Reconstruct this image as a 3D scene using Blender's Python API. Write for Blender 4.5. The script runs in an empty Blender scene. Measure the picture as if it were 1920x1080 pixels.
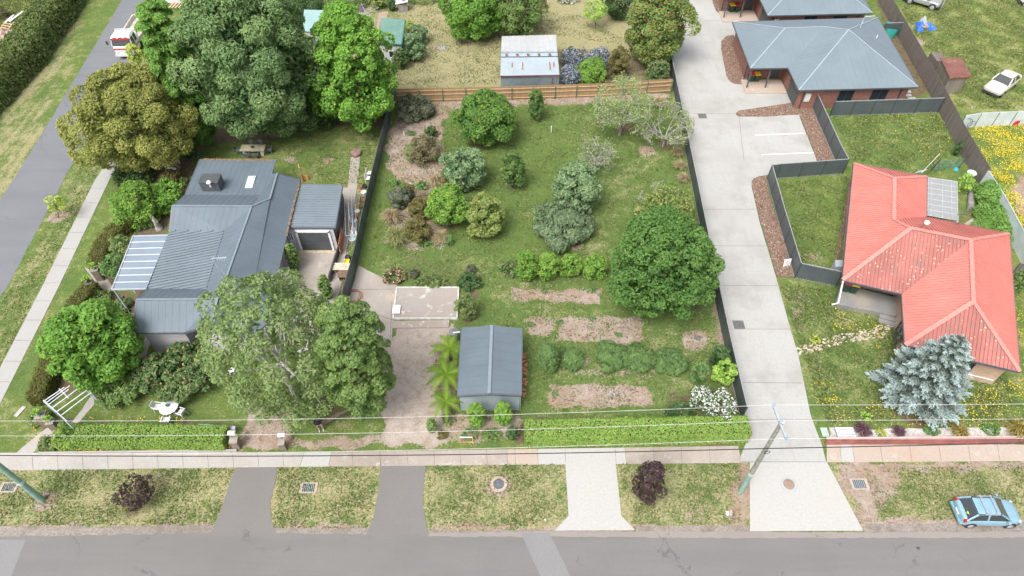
import bpy, math, random
import numpy as np
from mathutils import Vector
R=math.radians
sc=bpy.context.scene
# ---------------------------------------------------------------- camera
CH=42.0; F=1280.0; TH=R(49.4)
cam=bpy.data.cameras.new('camera'); co=bpy.data.objects.new('camera',cam); sc.collection.objects.link(co)
co.location=(0,0,CH); co.rotation_euler=(R(90)-TH,0,0)
cam.sensor_width=36; cam.lens=36*F/1920; cam.clip_start=0.5; cam.clip_end=3000
sc.camera=co
# ---------------------------------------------------------------- sky + sun
SUN_EL=R(58); SUN_AZ=R(215)      # azimuth clockwise from +Y
w=bpy.data.worlds.new('World'); sc.world=w; w.use_nodes=True
nt=w.node_tree; nt.nodes.clear()
sk=nt.nodes.new('ShaderNodeTexSky'); sk.sky_type='NISHITA'; sk.sun_disc=False
sk.sun_elevation=SUN_EL; sk.sun_rotation=SUN_AZ; sk.air_density=1.0; sk.dust_density=6.0; sk.ozone_density=1.0
bg=nt.nodes.new('ShaderNodeBackground'); bg.inputs[1].default_value=0.15
wo=nt.nodes.new('ShaderNodeOutputWorld')
hs=nt.nodes.new('ShaderNodeHueSaturation'); hs.inputs['Saturation'].default_value=0.4; hs.inputs['Value'].default_value=1.0
nt.links.new(sk.outputs[0],hs.inputs['Color']); nt.links.new(hs.outputs[0],bg.inputs[0]); nt.links.new(bg.outputs[0],wo.inputs[0])
sl=bpy.data.lights.new('sun','SUN'); sl.energy=1.3; sl.angle=R(26); sl.color=(1,0.97,0.92)
so=bpy.data.objects.new('sun',sl); sc.collection.objects.link(so); so.location=(0,0,60)
sd=Vector((math.sin(SUN_AZ)*math.cos(SUN_EL),math.cos(SUN_AZ)*math.cos(SUN_EL),math.sin(SUN_EL)))
so.rotation_euler=(-sd).to_track_quat('-Z','Y').to_euler()
sc.view_settings.view_transform='Standard'; sc.view_settings.look='None'
sc.view_settings.exposure=0.74; sc.view_settings.gamma=1
# ---------------------------------------------------------------- helpers
def P(px,py,z=0.0):
    """pixel of the 1920x1080 photograph -> point at height z"""
    a=(px-960)/F; b=(540-py)/F
    dy=math.cos(TH)+b*math.sin(TH); dz=-math.sin(TH)+b*math.cos(TH)
    t=(z-CH)/dz
    return Vector((a*t,dy*t,z))
def depth(p): return p.y*math.cos(TH)-(p.z-CH)*math.sin(TH)
COL=sc.collection
ORG={}
def setp(o,label=None,cat=None,group=None,kind=None):
    if label: o['label']=label
    if cat: o['category']=cat
    if group: o['group']=group
    if kind: o['kind']=kind
    return o
def thing(name,label,cat,loc,group=None,rz=0):
    o=bpy.data.objects.new(name,None); COL.objects.link(o); o.empty_display_size=.3
    o.location=loc; o.rotation_euler=(0,0,rz); ORG[o.name]=Vector(loc)
    return setp(o,label,cat,group)
def copy_tree(o,parent=None):
    c=o.copy(); COL.objects.link(c); ORG[c.name]=ORG.get(o.name,Vector())
    if parent: c.parent=parent
    for ch in list(o.children): copy_tree(ch,c)
    return c
def link(name,me,parent=None,org=None):
    o=bpy.data.objects.new(name,me); COL.objects.link(o)
    if parent is not None:
        o.parent=parent; ORG[o.name]=org
    else:
        o.location=org; ORG[o.name]=org
    return o
class MB:
    def __init__(s): s.v=[];s.f=[];s.m=[];s.cm=0
    def mat(s,i): s.cm=i; return s
    def face(s,pts):
        n=len(s.v); s.v+= [tuple(p) for p in pts]; s.f.append(list(range(n,n+len(pts)))); s.m.append(s.cm)
        return s
    def hexa(s,p):
        n=len(s.v); s.v+=[tuple(q) for q in p]
        for f in ((0,3,2,1),(4,5,6,7),(0,1,5,4),(1,2,6,5),(2,3,7,6),(3,0,4,7)):
            s.f.append([n+i for i in f]); s.m.append(s.cm)
        return s
    def box(s,x,y,z,sx,sy,sz,rz=0):
        """centre x,y ; bottom z"""
        c,si=math.cos(rz),math.sin(rz); p=[]
        for zz in (z,z+sz):
            for a,b in ((-.5,-.5),(.5,-.5),(.5,.5),(-.5,.5)):
                dx,dy=a*sx,b*sy; p.append((x+dx*c-dy*si,y+dx*si+dy*c,zz))
        return s.hexa(p)
    def bar(s,a,b,w,h,up=(0,0,1)):
        a=Vector(a);b=Vector(b);d=(b-a)
        if d.length<1e-6: return s
        d.normalize();u=Vector(up)
        if abs(d.dot(u))>.98: u=Vector((0,1,0))
        sd=d.cross(u).normalized()*w/2; u=sd.cross(d).normalized()*h/2
        return s.hexa([a-sd-u,a+sd-u,b+sd-u,b-sd-u,a-sd+u,a+sd+u,b+sd+u,b-sd+u])
    def tube(s,pts,rs,n=6,cap=True):
        pts=[Vector(p) for p in pts]
        if not isinstance(rs,(list,tuple)): rs=[rs]*len(pts)
        base=len(s.v)
        for i,p in enumerate(pts):
            d=(pts[min(i+1,len(pts)-1)]-pts[max(i-1,0)]).normalized()
            u=Vector((0,0,1)) if abs(d.z)<.9 else Vector((1,0,0))
            a=d.cross(u).normalized(); b=d.cross(a)
            for k in range(n):
                t=2*math.pi*k/n; s.v.append(tuple(p+(a*math.cos(t)+b*math.sin(t))*rs[i]))
        for i in range(len(pts)-1):
            for k in range(n):
                k2=(k+1)%n
                s.f.append([base+i*n+k,base+i*n+k2,base+(i+1)*n+k2,base+(i+1)*n+k]); s.m.append(s.cm)
        if cap:
            s.f.append([base+k for k in range(n)]); s.m.append(s.cm)
            s.f.append([base+(len(pts)-1)*n+k for k in range(n)][::-1]); s.m.append(s.cm)
        return s
    def cyl(s,x,y,z,r,h,n=16,r2=None):
        return s.tube([(x,y,z),(x,y,z+h)],[r,r if r2 is None else r2],n)
    def lathe(s,x,y,prof,n=16):
        return s.tube([(x,y,z) for r,z in prof],[max(r,.001) for r,z in prof],n) if False else s._lathe(x,y,prof,n)
    def _lathe(s,x,y,prof,n):
        base=len(s.v)
        for r,z in prof:
            for k in range(n):
                t=2*math.pi*k/n; s.v.append((x+r*math.cos(t),y+r*math.sin(t),z))
        for i in range(len(prof)-1):
            for k in range(n):
                k2=(k+1)%n; s.f.append([base+i*n+k,base+i*n+k2,base+(i+1)*n+k2,base+(i+1)*n+k]); s.m.append(s.cm)
        return s
    def prism(s,poly,z0,z1,top=True,bottom=False):
        poly=[(p[0],p[1]) for p in poly]
        ar=sum(poly[i][0]*poly[(i+1)%len(poly)][1]-poly[(i+1)%len(poly)][0]*poly[i][1] for i in range(len(poly)))
        if ar<0: poly=poly[::-1]
        n=len(poly)
        for i in range(n):
            a=poly[i];b=poly[(i+1)%n]
            s.face([(a[0],a[1],z0),(b[0],b[1],z0),(b[0],b[1],z1),(a[0],a[1],z1)])
        if top: s.face([(a[0],a[1],z1) for a in poly])
        if bottom: s.face([(a[0],a[1],z0) for a in poly[::-1]])
        return s
    def slab(s,pts,t):
        """polygon with thickness t downwards"""
        pts=[Vector(p) for p in pts]
        nrm=newell(pts)
        if nrm.z<0: pts=pts[::-1]
        lo=[p-Vector((0,0,t)) for p in pts]
        s.face(pts); s.face(lo[::-1]); n=len(pts)
        for i in range(n):
            j=(i+1)%n; s.face([lo[i],lo[j],pts[j],pts[i]])
        return s
    def build(s,name,mats,parent=None,org=None,smooth=False):
        if not isinstance(mats,(list,tuple)): mats=[mats]
        if parent is not None: org=ORG[parent.name]
        elif org is None:
            xs=[p[0] for p in s.v];ys=[p[1] for p in s.v];zs=[p[2] for p in s.v]
            org=Vector(((min(xs)+max(xs))/2,(min(ys)+max(ys))/2,min(zs)))
        org=Vector(org)
        me=bpy.data.meshes.new(name)
        me.from_pydata([(a-org.x,b-org.y,c-org.z) for a,b,c in s.v],[],s.f)
        for m in mats: me.materials.append(m)
        me.polygons.foreach_set('material_index',s.m)
        uv=me.uv_layers.new(name='UVMap'); dat=[0.0]*(2*len(me.loops)); li=0
        for fc in s.f:
            pts=[Vector(s.v[i]) for i in fc]; n=newell(pts)
            if n.length<1e-9: n=Vector((0,0,1))
            n.normalize()
            if abs(n.z)>.9995: h=Vector((1,0,0)); q=Vector((0,1,0))
            else: h=Vector((0,0,1)).cross(n).normalized(); q=n.cross(h)
            for p in pts:
                dat[li]=p.dot(h); dat[li+1]=p.dot(q); li+=2
        uv.data.foreach_set('uv',dat)
        if smooth: me.polygons.foreach_set('use_smooth',[True]*len(s.f))
        me.update()
        return link(name,me,parent,org)
def newell(pts):
    n=Vector((0,0,0))
    for i in range(len(pts)):
        a=pts[i];b=pts[(i+1)%len(pts)]
        n+=Vector(((a.y-b.y)*(a.z+b.z),(a.z-b.z)*(a.x+b.x),(a.x-b.x)*(a.y+b.y)))
    return n
def inset(poly,d):
    poly=[Vector((p[0],p[1])) for p in poly]
    ar=sum(poly[i].x*poly[(i+1)%len(poly)].y-poly[(i+1)%len(poly)].x*poly[i].y for i in range(len(poly)))
    if ar<0: poly=poly[::-1]
    out=[];n=len(poly)
    for i in range(n):
        a,b,c=poly[i-1],poly[i],poly[(i+1)%n]
        d1=(b-a).normalized();d2=(c-b).normalized()
        n1=Vector((-d1.y,d1.x));n2=Vector((-d2.y,d2.x)); k=1+n1.dot(n2)
        out.append(b+(n1+n2)*(d/max(k,.3)))
    return out
# ---------------------------------------------------------------- materials
def s2l(c): return tuple(((x/255)/12.92 if x/255<=.04045 else ((x/255+.055)/1.055)**2.4) for x in c)
class NT:
    def __init__(s,name):
        s.m=bpy.data.materials.new(name); s.m.use_nodes=True; s.t=s.m.node_tree; s.t.nodes.clear()
        s.out=s.n('ShaderNodeOutputMaterial'); s.b=s.n('ShaderNodeBsdfPrincipled'); s.l(s.b.outputs[0],s.out.inputs[0])
    def n(s,t,**k):
        x=s.t.nodes.new(t)
        for a,b in k.items(): setattr(x,a,b)
        return x
    def l(s,a,b): s.t.links.new(a,b)
    def val(s,sock,v):
        if hasattr(v,'links') or isinstance(v,bpy.types.NodeSocket): s.l(v,sock)
        else: sock.default_value=v
    def math(s,op,a,b=0.0,c=0.0,clamp=False):
        x=s.n('ShaderNodeMath',operation=op,use_clamp=clamp); s.val(x.inputs[0],a); s.val(x.inputs[1],b); s.val(x.inputs[2],c); return x.outputs[0]
    def mix(s,f,a,b,bt='MIX'):
        x=s.n('ShaderNodeMix',data_type='RGBA',blend_type=bt,clamp_factor=True)
        s.val(x.inputs[0],f)
        for i,v in ((6,a),(7,b)):
            if isinstance(v,tuple): v=tuple(v)+((1,) if len(v)==3 else ())
            s.val(x.inputs[i],v)
        return x.outputs[2]
    def noise(s,scale,detail=3,vec=None,rough=.6,out=0):
        x=s.n('ShaderNodeTexNoise'); x.inputs['Scale'].default_value=scale; x.inputs['Detail'].default_value=detail; x.inputs['Roughness'].default_value=rough
        s.l(vec if vec is not None else s.pos(),x.inputs['Vector']); return x.outputs[out]
    def pos(s):
        if not hasattr(s,'_p'): s._p=s.n('ShaderNodeNewGeometry').outputs['Position']
        return s._p
    def uv(s):
        if not hasattr(s,'_u'): s._u=s.n('ShaderNodeUVMap').outputs[0]
        return s._u
    def mapping(s,vec,scale=(1,1,1),rot=(0,0,0)):
        x=s.n('ShaderNodeMapping'); s.l(vec,x.inputs[0]); x.inputs['Scale'].default_value=scale; x.inputs['Rotation'].default_value=rot; return x.outputs[0]
    def attr(s,name):
        x=s.n('ShaderNodeAttribute'); x.attribute_name=name; return x
    def smooth(s,v,a,b):
        x=s.n('ShaderNodeMapRange',interpolation_type='SMOOTHSTEP'); s.val(x.inputs[0],v); x.inputs[1].default_value=a; x.inputs[2].default_value=b; return x.outputs[0]
    def bump(s,h,strength=.5,dist=.02):
        x=s.n('ShaderNodeBump'); x.inputs['Strength'].default_value=strength; x.inputs['Distance'].default_value=dist; s.l(h,x.inputs['Height']); s.l(x.outputs[0],s.b.inputs['Normal'])
    def fin(s,col,rough=.8,metal=0,spec=None):
        if isinstance(col,tuple): col=tuple(col)+((1,) if len(col)==3 else ())
        s.val(s.b.inputs['Base Color'],col); s.val(s.b.inputs['Roughness'],rough); s.val(s.b.inputs['Metallic'],metal)
        if spec is not None: s.b.inputs['Specular IOR Level'].default_value=spec
        return s.m
MC={}
def simple(name,c,rough=.7,var=.12,scale=3,metal=0,spec=None):
    if name in MC: return MC[name]
    n=NT(name); f=n.noise(scale,4)
    a=tuple(x*(1-var) for x in c); b=tuple(min(1,x*(1+var)) for x in c)
    m=n.fin(n.mix(n.smooth(f,.3,.7),a,b),rough,metal,spec); MC[name]=m; return m
def glassy(name,c,rough=.08):
    if name in MC: return MC[name]
    n=NT(name); m=n.fin(tuple(c),rough,0,.8); MC[name]=m; return m
def roofmat(name,c,var=.08,dirt=None,amt=.5,rough=.6,spots=None,spotamt=.6):
    n=NT(name); u=n.uv()
    f=n.noise(.5,4); g=n.noise(6,3,n.mapping(u,(1,.12,1)))
    col=n.mix(n.smooth(f,.3,.7),tuple(x*(1-var) for x in c),tuple(x*(1+var) for x in c))
    col=n.mix(n.math('MULTIPLY',n.smooth(g,.35,.75),.25),col,tuple(x*.8 for x in c))
    if dirt:
        d=n.noise(.9,5,rough=.7); col=n.mix(n.math('MULTIPLY',n.smooth(d,.5,.68),amt),col,dirt)
    if spots:
        v=n.n('ShaderNodeTexVoronoi'); v.inputs['Scale'].default_value=3.0; n.l(n.pos(),v.inputs[0])
        q=n.noise(.6,2); q2=n.noise(9,2)
        rr=n.math('ADD',v.outputs['Distance'],n.math('MULTIPLY',q2,.12))
        msk=n.math('MULTIPLY',n.math('LESS_THAN',rr,.25),n.smooth(q,.38,.5))
        col=n.mix(n.math('MULTIPLY',msk,spotamt),col,spots)
    st=n.noise(1.2,4,n.mapping(u,(2.2,.25,1)),rough=.7); col=n.mix(n.math('MULTIPLY',n.smooth(st,.48,.7),.3),col,tuple(x*.72+.02 for x in c))
    n.bump(n.noise(3,3),.15,.02)
    return n.fin(col,rough,0,.35)
def brickmat(name,c1,c2,mortar,sx=.24,sy=.086):
    n=NT(name); b=n.n('ShaderNodeTexBrick'); n.l(n.uv(),b.inputs[0])
    b.inputs['Color1'].default_value=tuple(c1)+(1,); b.inputs['Color2'].default_value=tuple(c2)+(1,); b.inputs['Mortar'].default_value=tuple(mortar)+(1,)
    b.inputs['Scale'].default_value=1; b.inputs['Brick Width'].default_value=sx; b.inputs['Row Height'].default_value=sy; b.inputs['Mortar Size'].default_value=.009; b.inputs['Mortar Smooth'].default_value=.2
    f=n.noise(1.3,4); col=n.mix(n.math('MULTIPLY',n.smooth(f,.35,.7),.3),b.outputs[0],tuple(x*.6 for x in c1))
    n.bump(b.outputs['Fac'],-.4,.01); return n.fin(col,.9)
def plankmat(name,c1,c2,w=.12,vertical=True,grey=None):
    n=NT(name); u=n.uv(); sp=n.n('ShaderNodeSeparateXYZ'); n.l(u,sp.inputs[0])
    k=n.math('DIVIDE',sp.outputs[0 if vertical else 1],w); fl=n.math('FLOOR',k)
    wn=n.n('ShaderNodeTexWhiteNoise',noise_dimensions='1D'); n.l(fl,wn.inputs['W'])
    col=n.mix(wn.outputs[0],c1,c2)
    fr=n.math('FRACT',k); ed=n.math('LESS_THAN',n.math('ABSOLUTE',n.math('SUBTRACT',fr,.5)),.45)
    g=n.noise(4,4,n.mapping(u,(6,.6,1) if vertical else (.6,6,1)))
    col=n.mix(n.math('MULTIPLY',n.smooth(g,.35,.7),.45),col,tuple(x*.6 for x in c1))
    if grey: col=n.mix(n.math('MULTIPLY',n.smooth(n.noise(.7,4),.45,.65),.6),col,grey)
    col=n.mix(ed,tuple(x*.25 for x in c1),col)
    n.bump(ed,.5,.02); return n.fin(col,.9)
def concmat(name,c,stain,amt=.5,var=.08,sc1=.35,pale=None,paleamt=.0,streak=False):
    n=NT(name); f=n.noise(sc1,6,rough=.65); g=n.noise(7,5,rough=.75); h=n.noise(.12,3)
    col=n.mix(n.smooth(g,.3,.7),tuple(x*(1-var) for x in c),tuple(x*(1+var) for x in c))
    col=n.mix(n.math('MULTIPLY',n.smooth(f,.45,.72),amt),col,stain)
    col=n.mix(n.math('MULTIPLY',n.smooth(h,.45,.65),amt*.5),col,stain)
    if streak:
        k=n.noise(2.2,4,n.mapping(n.pos(),(1,.1,1),(0,0,R(12)))); col=n.mix(n.math('MULTIPLY',n.smooth(k,.5,.75),.35),col,stain)
    if pale:
        k=n.noise(1.1,7,rough=.8); col=n.mix(n.math('MULTIPLY',n.smooth(k,.55,.66),paleamt),col,pale)
    n.bump(g,.1,.008); return n.fin(col,.88)
def asphmat(name,c,var=.1,band=True):
    n=NT(name); g=n.noise(22,3,rough=.8); f=n.noise(.25,4); 
    st=n.noise(.5,3,n.mapping(n.pos(),(.15,1.6,1)))
    col=n.mix(n.smooth(g,.25,.75),tuple(x*(1-var*1.7) for x in c),tuple(x*(1+var*1.7) for x in c))
    col=n.mix(n.math('MULTIPLY',n.smooth(f,.4,.7),.35),col,tuple(x*.8 for x in c))
    if band: col=n.mix(n.math('MULTIPLY',n.smooth(st,.42,.62),.4),col,tuple(x*.84 for x in c))
    cr=n.n('ShaderNodeTexVoronoi',feature='DISTANCE_TO_EDGE'); cr.inputs['Scale'].default_value=.22
    n.l(n.n('ShaderNodeVectorMath',operation='ADD').outputs[0],cr.inputs[0])
    va=n.t.nodes[-1]; n.l(n.pos(),va.inputs[0]); n.l(n.noise(1.5,4,out=1),va.inputs[1])
    col=n.mix(n.math('MULTIPLY',n.math('MULTIPLY',n.math('LESS_THAN',cr.outputs['Distance'],.006),n.smooth(n.noise(.3,2),.5,.6)),.5),col,tuple(x*.45 for x in c))
    n.bump(g,.35,.008); return n.fin(col,.9)
def leafmat(name,c1,c2,c3=None,tr=.25,f3=.12):
    n=NT(name); a=n.attr('var').outputs['Fac']
    col=n.mix(a,c1,c2)
    if c3: 
        b=n.attr('tint').outputs['Fac']; col=n.mix(n.math('GREATER_THAN',b,1-f3),col,c3)
    n.fin(col,.62,0,.25)
    t=n.n('ShaderNodeBsdfTranslucent'); n.l(n.mix(.4,col,(.25,.4,.05)),t.inputs[0])
    mx=n.n('ShaderNodeMixShader'); mx.inputs[0].default_value=tr*1.3; n.l(n.b.outputs[0],mx.inputs[1]); n.l(t.outputs[0],mx.inputs[2]); n.l(mx.outputs[0],n.out.inputs[0])
    return n.m
# ---------------------------------------------------------------- foliage
rng=np.random.default_rng(7); random.seed(7)
def leafmesh(name,C,N,S,mat,var,tint=None,parent=None,org=None,asp=1.6,fold=.0,ax=None):
    """one diamond leaf per row of C, normals N, size S"""
    C=np.asarray(C);N=np.asarray(N);n=len(C)
    N=N/np.maximum(np.linalg.norm(N,axis=1,keepdims=True),1e-6)
    if ax is None: ax=rng.normal(size=(n,3))
    T=ax-N*np.sum(ax*N,axis=1,keepdims=True); T/=np.maximum(np.linalg.norm(T,axis=1,keepdims=True),1e-6)
    B=np.cross(N,T); S=np.asarray(S).reshape(-1,1)
    V=np.empty((n,4,3)); V[:,0]=C-T*S*.5*asp; V[:,1]=C-B*S*.5+N*S*.12; V[:,2]=C+T*S*.5*asp; V[:,3]=C+B*S*.5+N*S*.12
    if parent is not None: org=ORG[parent.name]
    V=(V-np.array(org)).reshape(-1,3)
    me=bpy.data.meshes.new(name); me.vertices.add(4*n); me.vertices.foreach_set('co',V.astype(np.float32).ravel())
    me.loops.add(4*n); me.loops.foreach_set('vertex_index',np.arange(4*n,dtype=np.int32))
    me.polygons.add(n); me.polygons.foreach_set('loop_start',np.arange(0,4*n,4,dtype=np.int32))
    me.update(calc_edges=True)
    a=me.attributes.new('var','FLOAT','POINT'); a.data.foreach_set('value',np.repeat(np.clip(var,0,1),4).astype(np.float32))
    b=me.attributes.new('tint','FLOAT','POINT'); b.data.foreach_set('value',np.repeat(rng.random(n) if tint is None else tint,4).astype(np.float32))
    me.materials.append(mat)
    return link(name,me,parent,Vector(org))
def rdir(n):
    d=rng.normal(size=(n,3)); return d/np.linalg.norm(d,axis=1,keepdims=True)
def ellip(box,clear,sy=1.0):
    """crown ellipsoid (centre, rx, ry, rz) whose outline fills the pixel box, standing clear metres off the ground"""
    x0,y0,x1,y1=box; rz=1.0
    for _ in range(25):
        zc=clear+rz; c=P((x0+x1)/2,(y0+y1)/2,zc); d=depth(c)
        rx=(x1-x0)/2*d/F; hh=(y1-y0)/2*d/F
        dl=math.atan2(CH-zc,c.y); ry=rx*sy
        t=hh*hh-(ry*math.sin(dl))**2
        if t<(.35*hh*math.cos(dl))**2: rz2=.35*hh; 
        else: rz2=math.sqrt(t)/math.cos(dl)
        rz=.5*rz+.5*rz2
    if t<(.35*hh*math.cos(dl))**2: ry=max(.3*rx,math.sqrt(max(hh*hh-(rz*math.cos(dl))**2,.01))/math.sin(dl))
    return P((x0+x1)/2,(y0+y1)/2,clear+rz),rx,ry,rz
def profile(kind,t):
    if kind=='cone': return np.clip(1.08*(1-t)**.75,.08,1)*np.clip(t*9+.5,0,1)
    if kind=='tear': return np.clip(np.where(t<.3,.75+.25*t/.3,(1-((t-.3)/.72)**1.7)),.05,1)
    if kind=='egg': return np.sqrt(np.clip(1-(2*t-1)**2,0,1))*(1.15-.35*t)
    if kind=='dome': return np.clip(1-t**2.2,.02,1)**.5*np.clip(t*5+.6,0,1)
    return np.sqrt(np.clip(1-(2*t-1)**2,0.0,1))
SPEC={}
def spec(k,c1,c2,c3=None,size=.2,K=60,lobes=60,lr=.3,prof='round',asp=1.5,up=.5,core=.5,bark=(.16,.12,.09),f3=.12,tr=.25,shape='lobe'):
    m_=lambda c,f:None if c is None else tuple(min(.9,x*f) for x in c)
    ds=lambda c:tuple(x*.86+.14*(sum(c)/3) for x in c)
    fm=1.0 if k in('ceanothus','daisy','rosef','purple') else 1.78
    SPEC[k]=dict(mat=leafmat('leaf_'+k,ds(m_(c1,fm*1.3)),ds(m_(c2,fm*1.02)),m_(c3,1.15 if fm>1 else 1),tr,f3),size=size*(.78 if size>.1 else 1),K=K*(1.5 if size>.1 else 1),lobes=lobes,lr=lr,prof=prof,asp=asp,up=up,core=core,bark=bark,shape=shape)
def barkmat(c):
    k='bark_%d_%d_%d'%tuple(int(x*100) for x in c); return simple(k,c,.95,.35,6)
def crownpts(c,rx,ry,rz,sp,dens=1.0):
    c=np.array(c); area=4*math.pi*((rx*ry)**1.6+(rx*rz)**1.6+(ry*rz)**1.6)**(1/1.6)/3**(1/1.6)
    nl=max(8,int(sp['lobes'])); n=int(area*sp['K']*dens)
    t=(rng.random(nl)**.85); t=np.sort(t); ph=np.arange(nl)*2.39996+rng.random(nl)*.9
    ph0=rng.random()*6; r=profile(sp['prof'],t)*(1-.3*rng.random(nl)**2)*(1+.09*np.sin(3*ph+ph0)+.06*np.sin(5*ph+2*ph0+4*t))*np.where(rng.random(nl)<.12,1.13,1)
    LC=np.stack([c[0]+rx*(1-sp['lr']*.8)*r*np.cos(ph),c[1]+ry*(1-sp['lr']*.8)*r*np.sin(ph),c[2]-rz+2*rz*(.06+.88*t)],1)
    LR=sp['lr']*min(rx,(rx+ry+rz)/3)*(.55+.8*rng.random(nl))
    wgt=LR**2; li=rng.choice(nl,size=n,p=wgt/wgt.sum())
    D=rdir(n); out=LC[li]-c; out[:,2]*=.6; out/=np.maximum(np.linalg.norm(out,axis=1,keepdims=True),1e-6)
    D=D+out*.75+np.array([0,0,.35]); D/=np.linalg.norm(D,axis=1,keepdims=True)
    rad=LR[li]*(.72+.36*rng.random(n)**.7)
    C=LC[li]+D*rad[:,None]*np.array([1,1,.8])
    lv=rng.random(nl)
    var=.45*lv[li]+.55*rng.random(n)
    # raised clump noise
    N=D*(1-sp['up'])+np.array([0,0,1])*sp['up']+rng.normal(size=(n,3))*.45
    S=sp['size']*(.65+.7*rng.random(n))
    if sp['core']>0:
        m=int(n*sp['core']*.45); ph=rng.random(m)*6.283; tt=rng.random(m); rr=profile(sp['prof'],tt)*.78*np.sqrt(rng.random(m)*.6+.4)
        C2=np.stack([c[0]+rx*rr*np.cos(ph),c[1]+ry*rr*np.sin(ph),c[2]-rz*.95+2*rz*.9*tt],1)
        C=np.concatenate([C,C2]); N=np.concatenate([N,rdir(m)+np.array([0,0,.6])]); S=np.concatenate([S,np.full(m,sp['size']*1.8)]); var=np.concatenate([var,rng.random(m)*.3])  # inner leaves keep to darker tones, crown shade put into the colour
    keep=C[:,2]>.03
    return C[keep],N[keep],S[keep],var[keep],LC
def tree(name,label,cat,box,k,clear=1.5,group=None,trunk=True,sy=1.0,dens=1.0,tr=None,base=None,multi=1,trunk_r=None):
    sp=SPEC[k]; c,rx,ry,rz=ellip(box,clear,sy)
    b=Vector((c.x,c.y,0)) if base is None else P(*base)
    if trunk:
        root=thing(name,label,cat,b,group)
    C,N,S,var,LC=crownpts(c,rx,ry,rz,sp,dens)
    if not trunk:
        o=leafmesh(name,C,N,S,sp['mat'],var,org=b,asp=sp['asp']); setp(o,label,cat,group); return o
    leafmesh('crown',C,N,S,sp['mat'],var,parent=root,asp=sp['asp'])
    mb=MB(); r0=trunk_r or max(.05,.035*(rx+rz)); top=Vector((c.x,c.y,c.z+rz*.35)); mid=b.lerp(Vector((c.x,c.y,clear+.2*rz)),.9)
    mb.tube([b,b.lerp(mid,.5)+Vector((random.uniform(-.1,.1)*r0*4,0,0)),mid,top],[r0*1.25,r0,r0*.8,r0*.25],8)
    for q in random.sample(list(range(len(LC))),min(len(LC),10)):
        e=Vector(LC[q]); s=mid.lerp(top,random.uniform(0,.7)); m_=s.lerp(e,.5)+Vector((0,0,.12*rz*random.random()))
        mb.tube([s,m_,e],[r0*.45,r0*.28,r0*.07],5)
    mb.build('trunk',barkmat(sp['bark']),root)
    return root
def shrub(name,label,box,k,clear=.0,group=None,cat='shrub',**kw): return tree(name,label,cat,box,k,clear,group,trunk=False,**kw)
def hedge(name,label,line,width,height,k,group=None,taper=.85,dens=1.0,cat='hedge',sz=None,wob=.1):
    """polyline of ground points (Vectors)"""
    sp=SPEC[k]; size=sz or sp['size']; pts=[np.array(p) for p in line]
    Cs=[];Ns=[]
    segs=[(pts[i],pts[i+1]) for i in range(len(pts)-1)]
    for a,b in segs:
        d=b-a; L=np.linalg.norm(d); d=d/L; s=np.array([-d[1],d[0],0]); per=width*taper+2*height
        n=int(L*per*sp['K']*dens)
        u=rng.random(n)*L; q=rng.random(n)*per-per/2; 
        hw=width*taper/2; top=np.abs(q)<hw
        side=np.sign(q); zz=np.where(top,height,height-(np.abs(q)-hw)); frac=zz/height
        off=np.where(top,q,side*(hw+(width/2-hw)*(1-frac)))
        rd=np.clip((np.abs(off)-hw*.7)/(hw*.3),0,1)*top; zz=zz-rd**2*.12*height
        C=a+d*u[:,None]+s*off[:,None]; C[:,2]=zz
        N=np.where(top[:,None],np.array([0,0,1.0]),s*side[:,None]+np.array([0,0,.35]))
        C=C+N*(rng.random(n)*wob*2-wob*1.2)[:,None]
        w1=np.sin(u*2.1+pts[0][0])*.5+np.sin(u*5.3)*.3; C[:,2]+=w1*wob*.35*(zz/height); C=C+s*(w1*wob*.4)[:,None]
        Cs.append(C);Ns.append(N+rng.normal(size=(n,3))*.5)
    for e,sg in ((segs[0],0),(segs[-1],1)):
        a,b=e; d=(b-a)/np.linalg.norm(b-a); s=np.array([-d[1],d[0],0]); n=int(width*height*sp['K']*dens)
        off=(rng.random(n)-.5)*width*taper; zz=rng.random(n)*height; o=a if sg==0 else b; sd_=-d if sg==0 else d
        C=o+s*off[:,None]+sd_*(rng.random(n)*wob)[:,None]; C[:,2]=zz; Cs.append(C); Ns.append(sd_+rng.normal(size=(n,3))*.5)
    C=np.concatenate(Cs);N=np.concatenate(Ns);n=len(C); keep=C[:,2]>.02; C=C[keep];N=N[keep];n=len(C)
    ph=np.sin(C[:,0]*1.7)*np.cos(C[:,1]*1.3)
    var=np.clip(.35*rng.random(n)+.4*(.5+.5*ph)*rng.random(n)+.25*rng.random(n)+.1,0,1)
    org=Vector(((pts[0][0]+pts[-1][0])/2,(pts[0][1]+pts[-1][1])/2,0))
    root=thing(name,label,cat,org,group)
    leafmesh('foliage',C,N,size*(.7+.6*rng.random(n)),sp['mat'],var,parent=root,asp=sp['asp'])
    mb=MB()
    for a,b in segs: mb.bar((a[0],a[1],height*.42),(b[0],b[1],height*.42),width*.72,height*.8)
    mb.build('dark_core',barkmat((.05,.045,.03)),root)  # solid dark filler, not bark: the hedge's inner shade put in as colour
    return root
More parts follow.
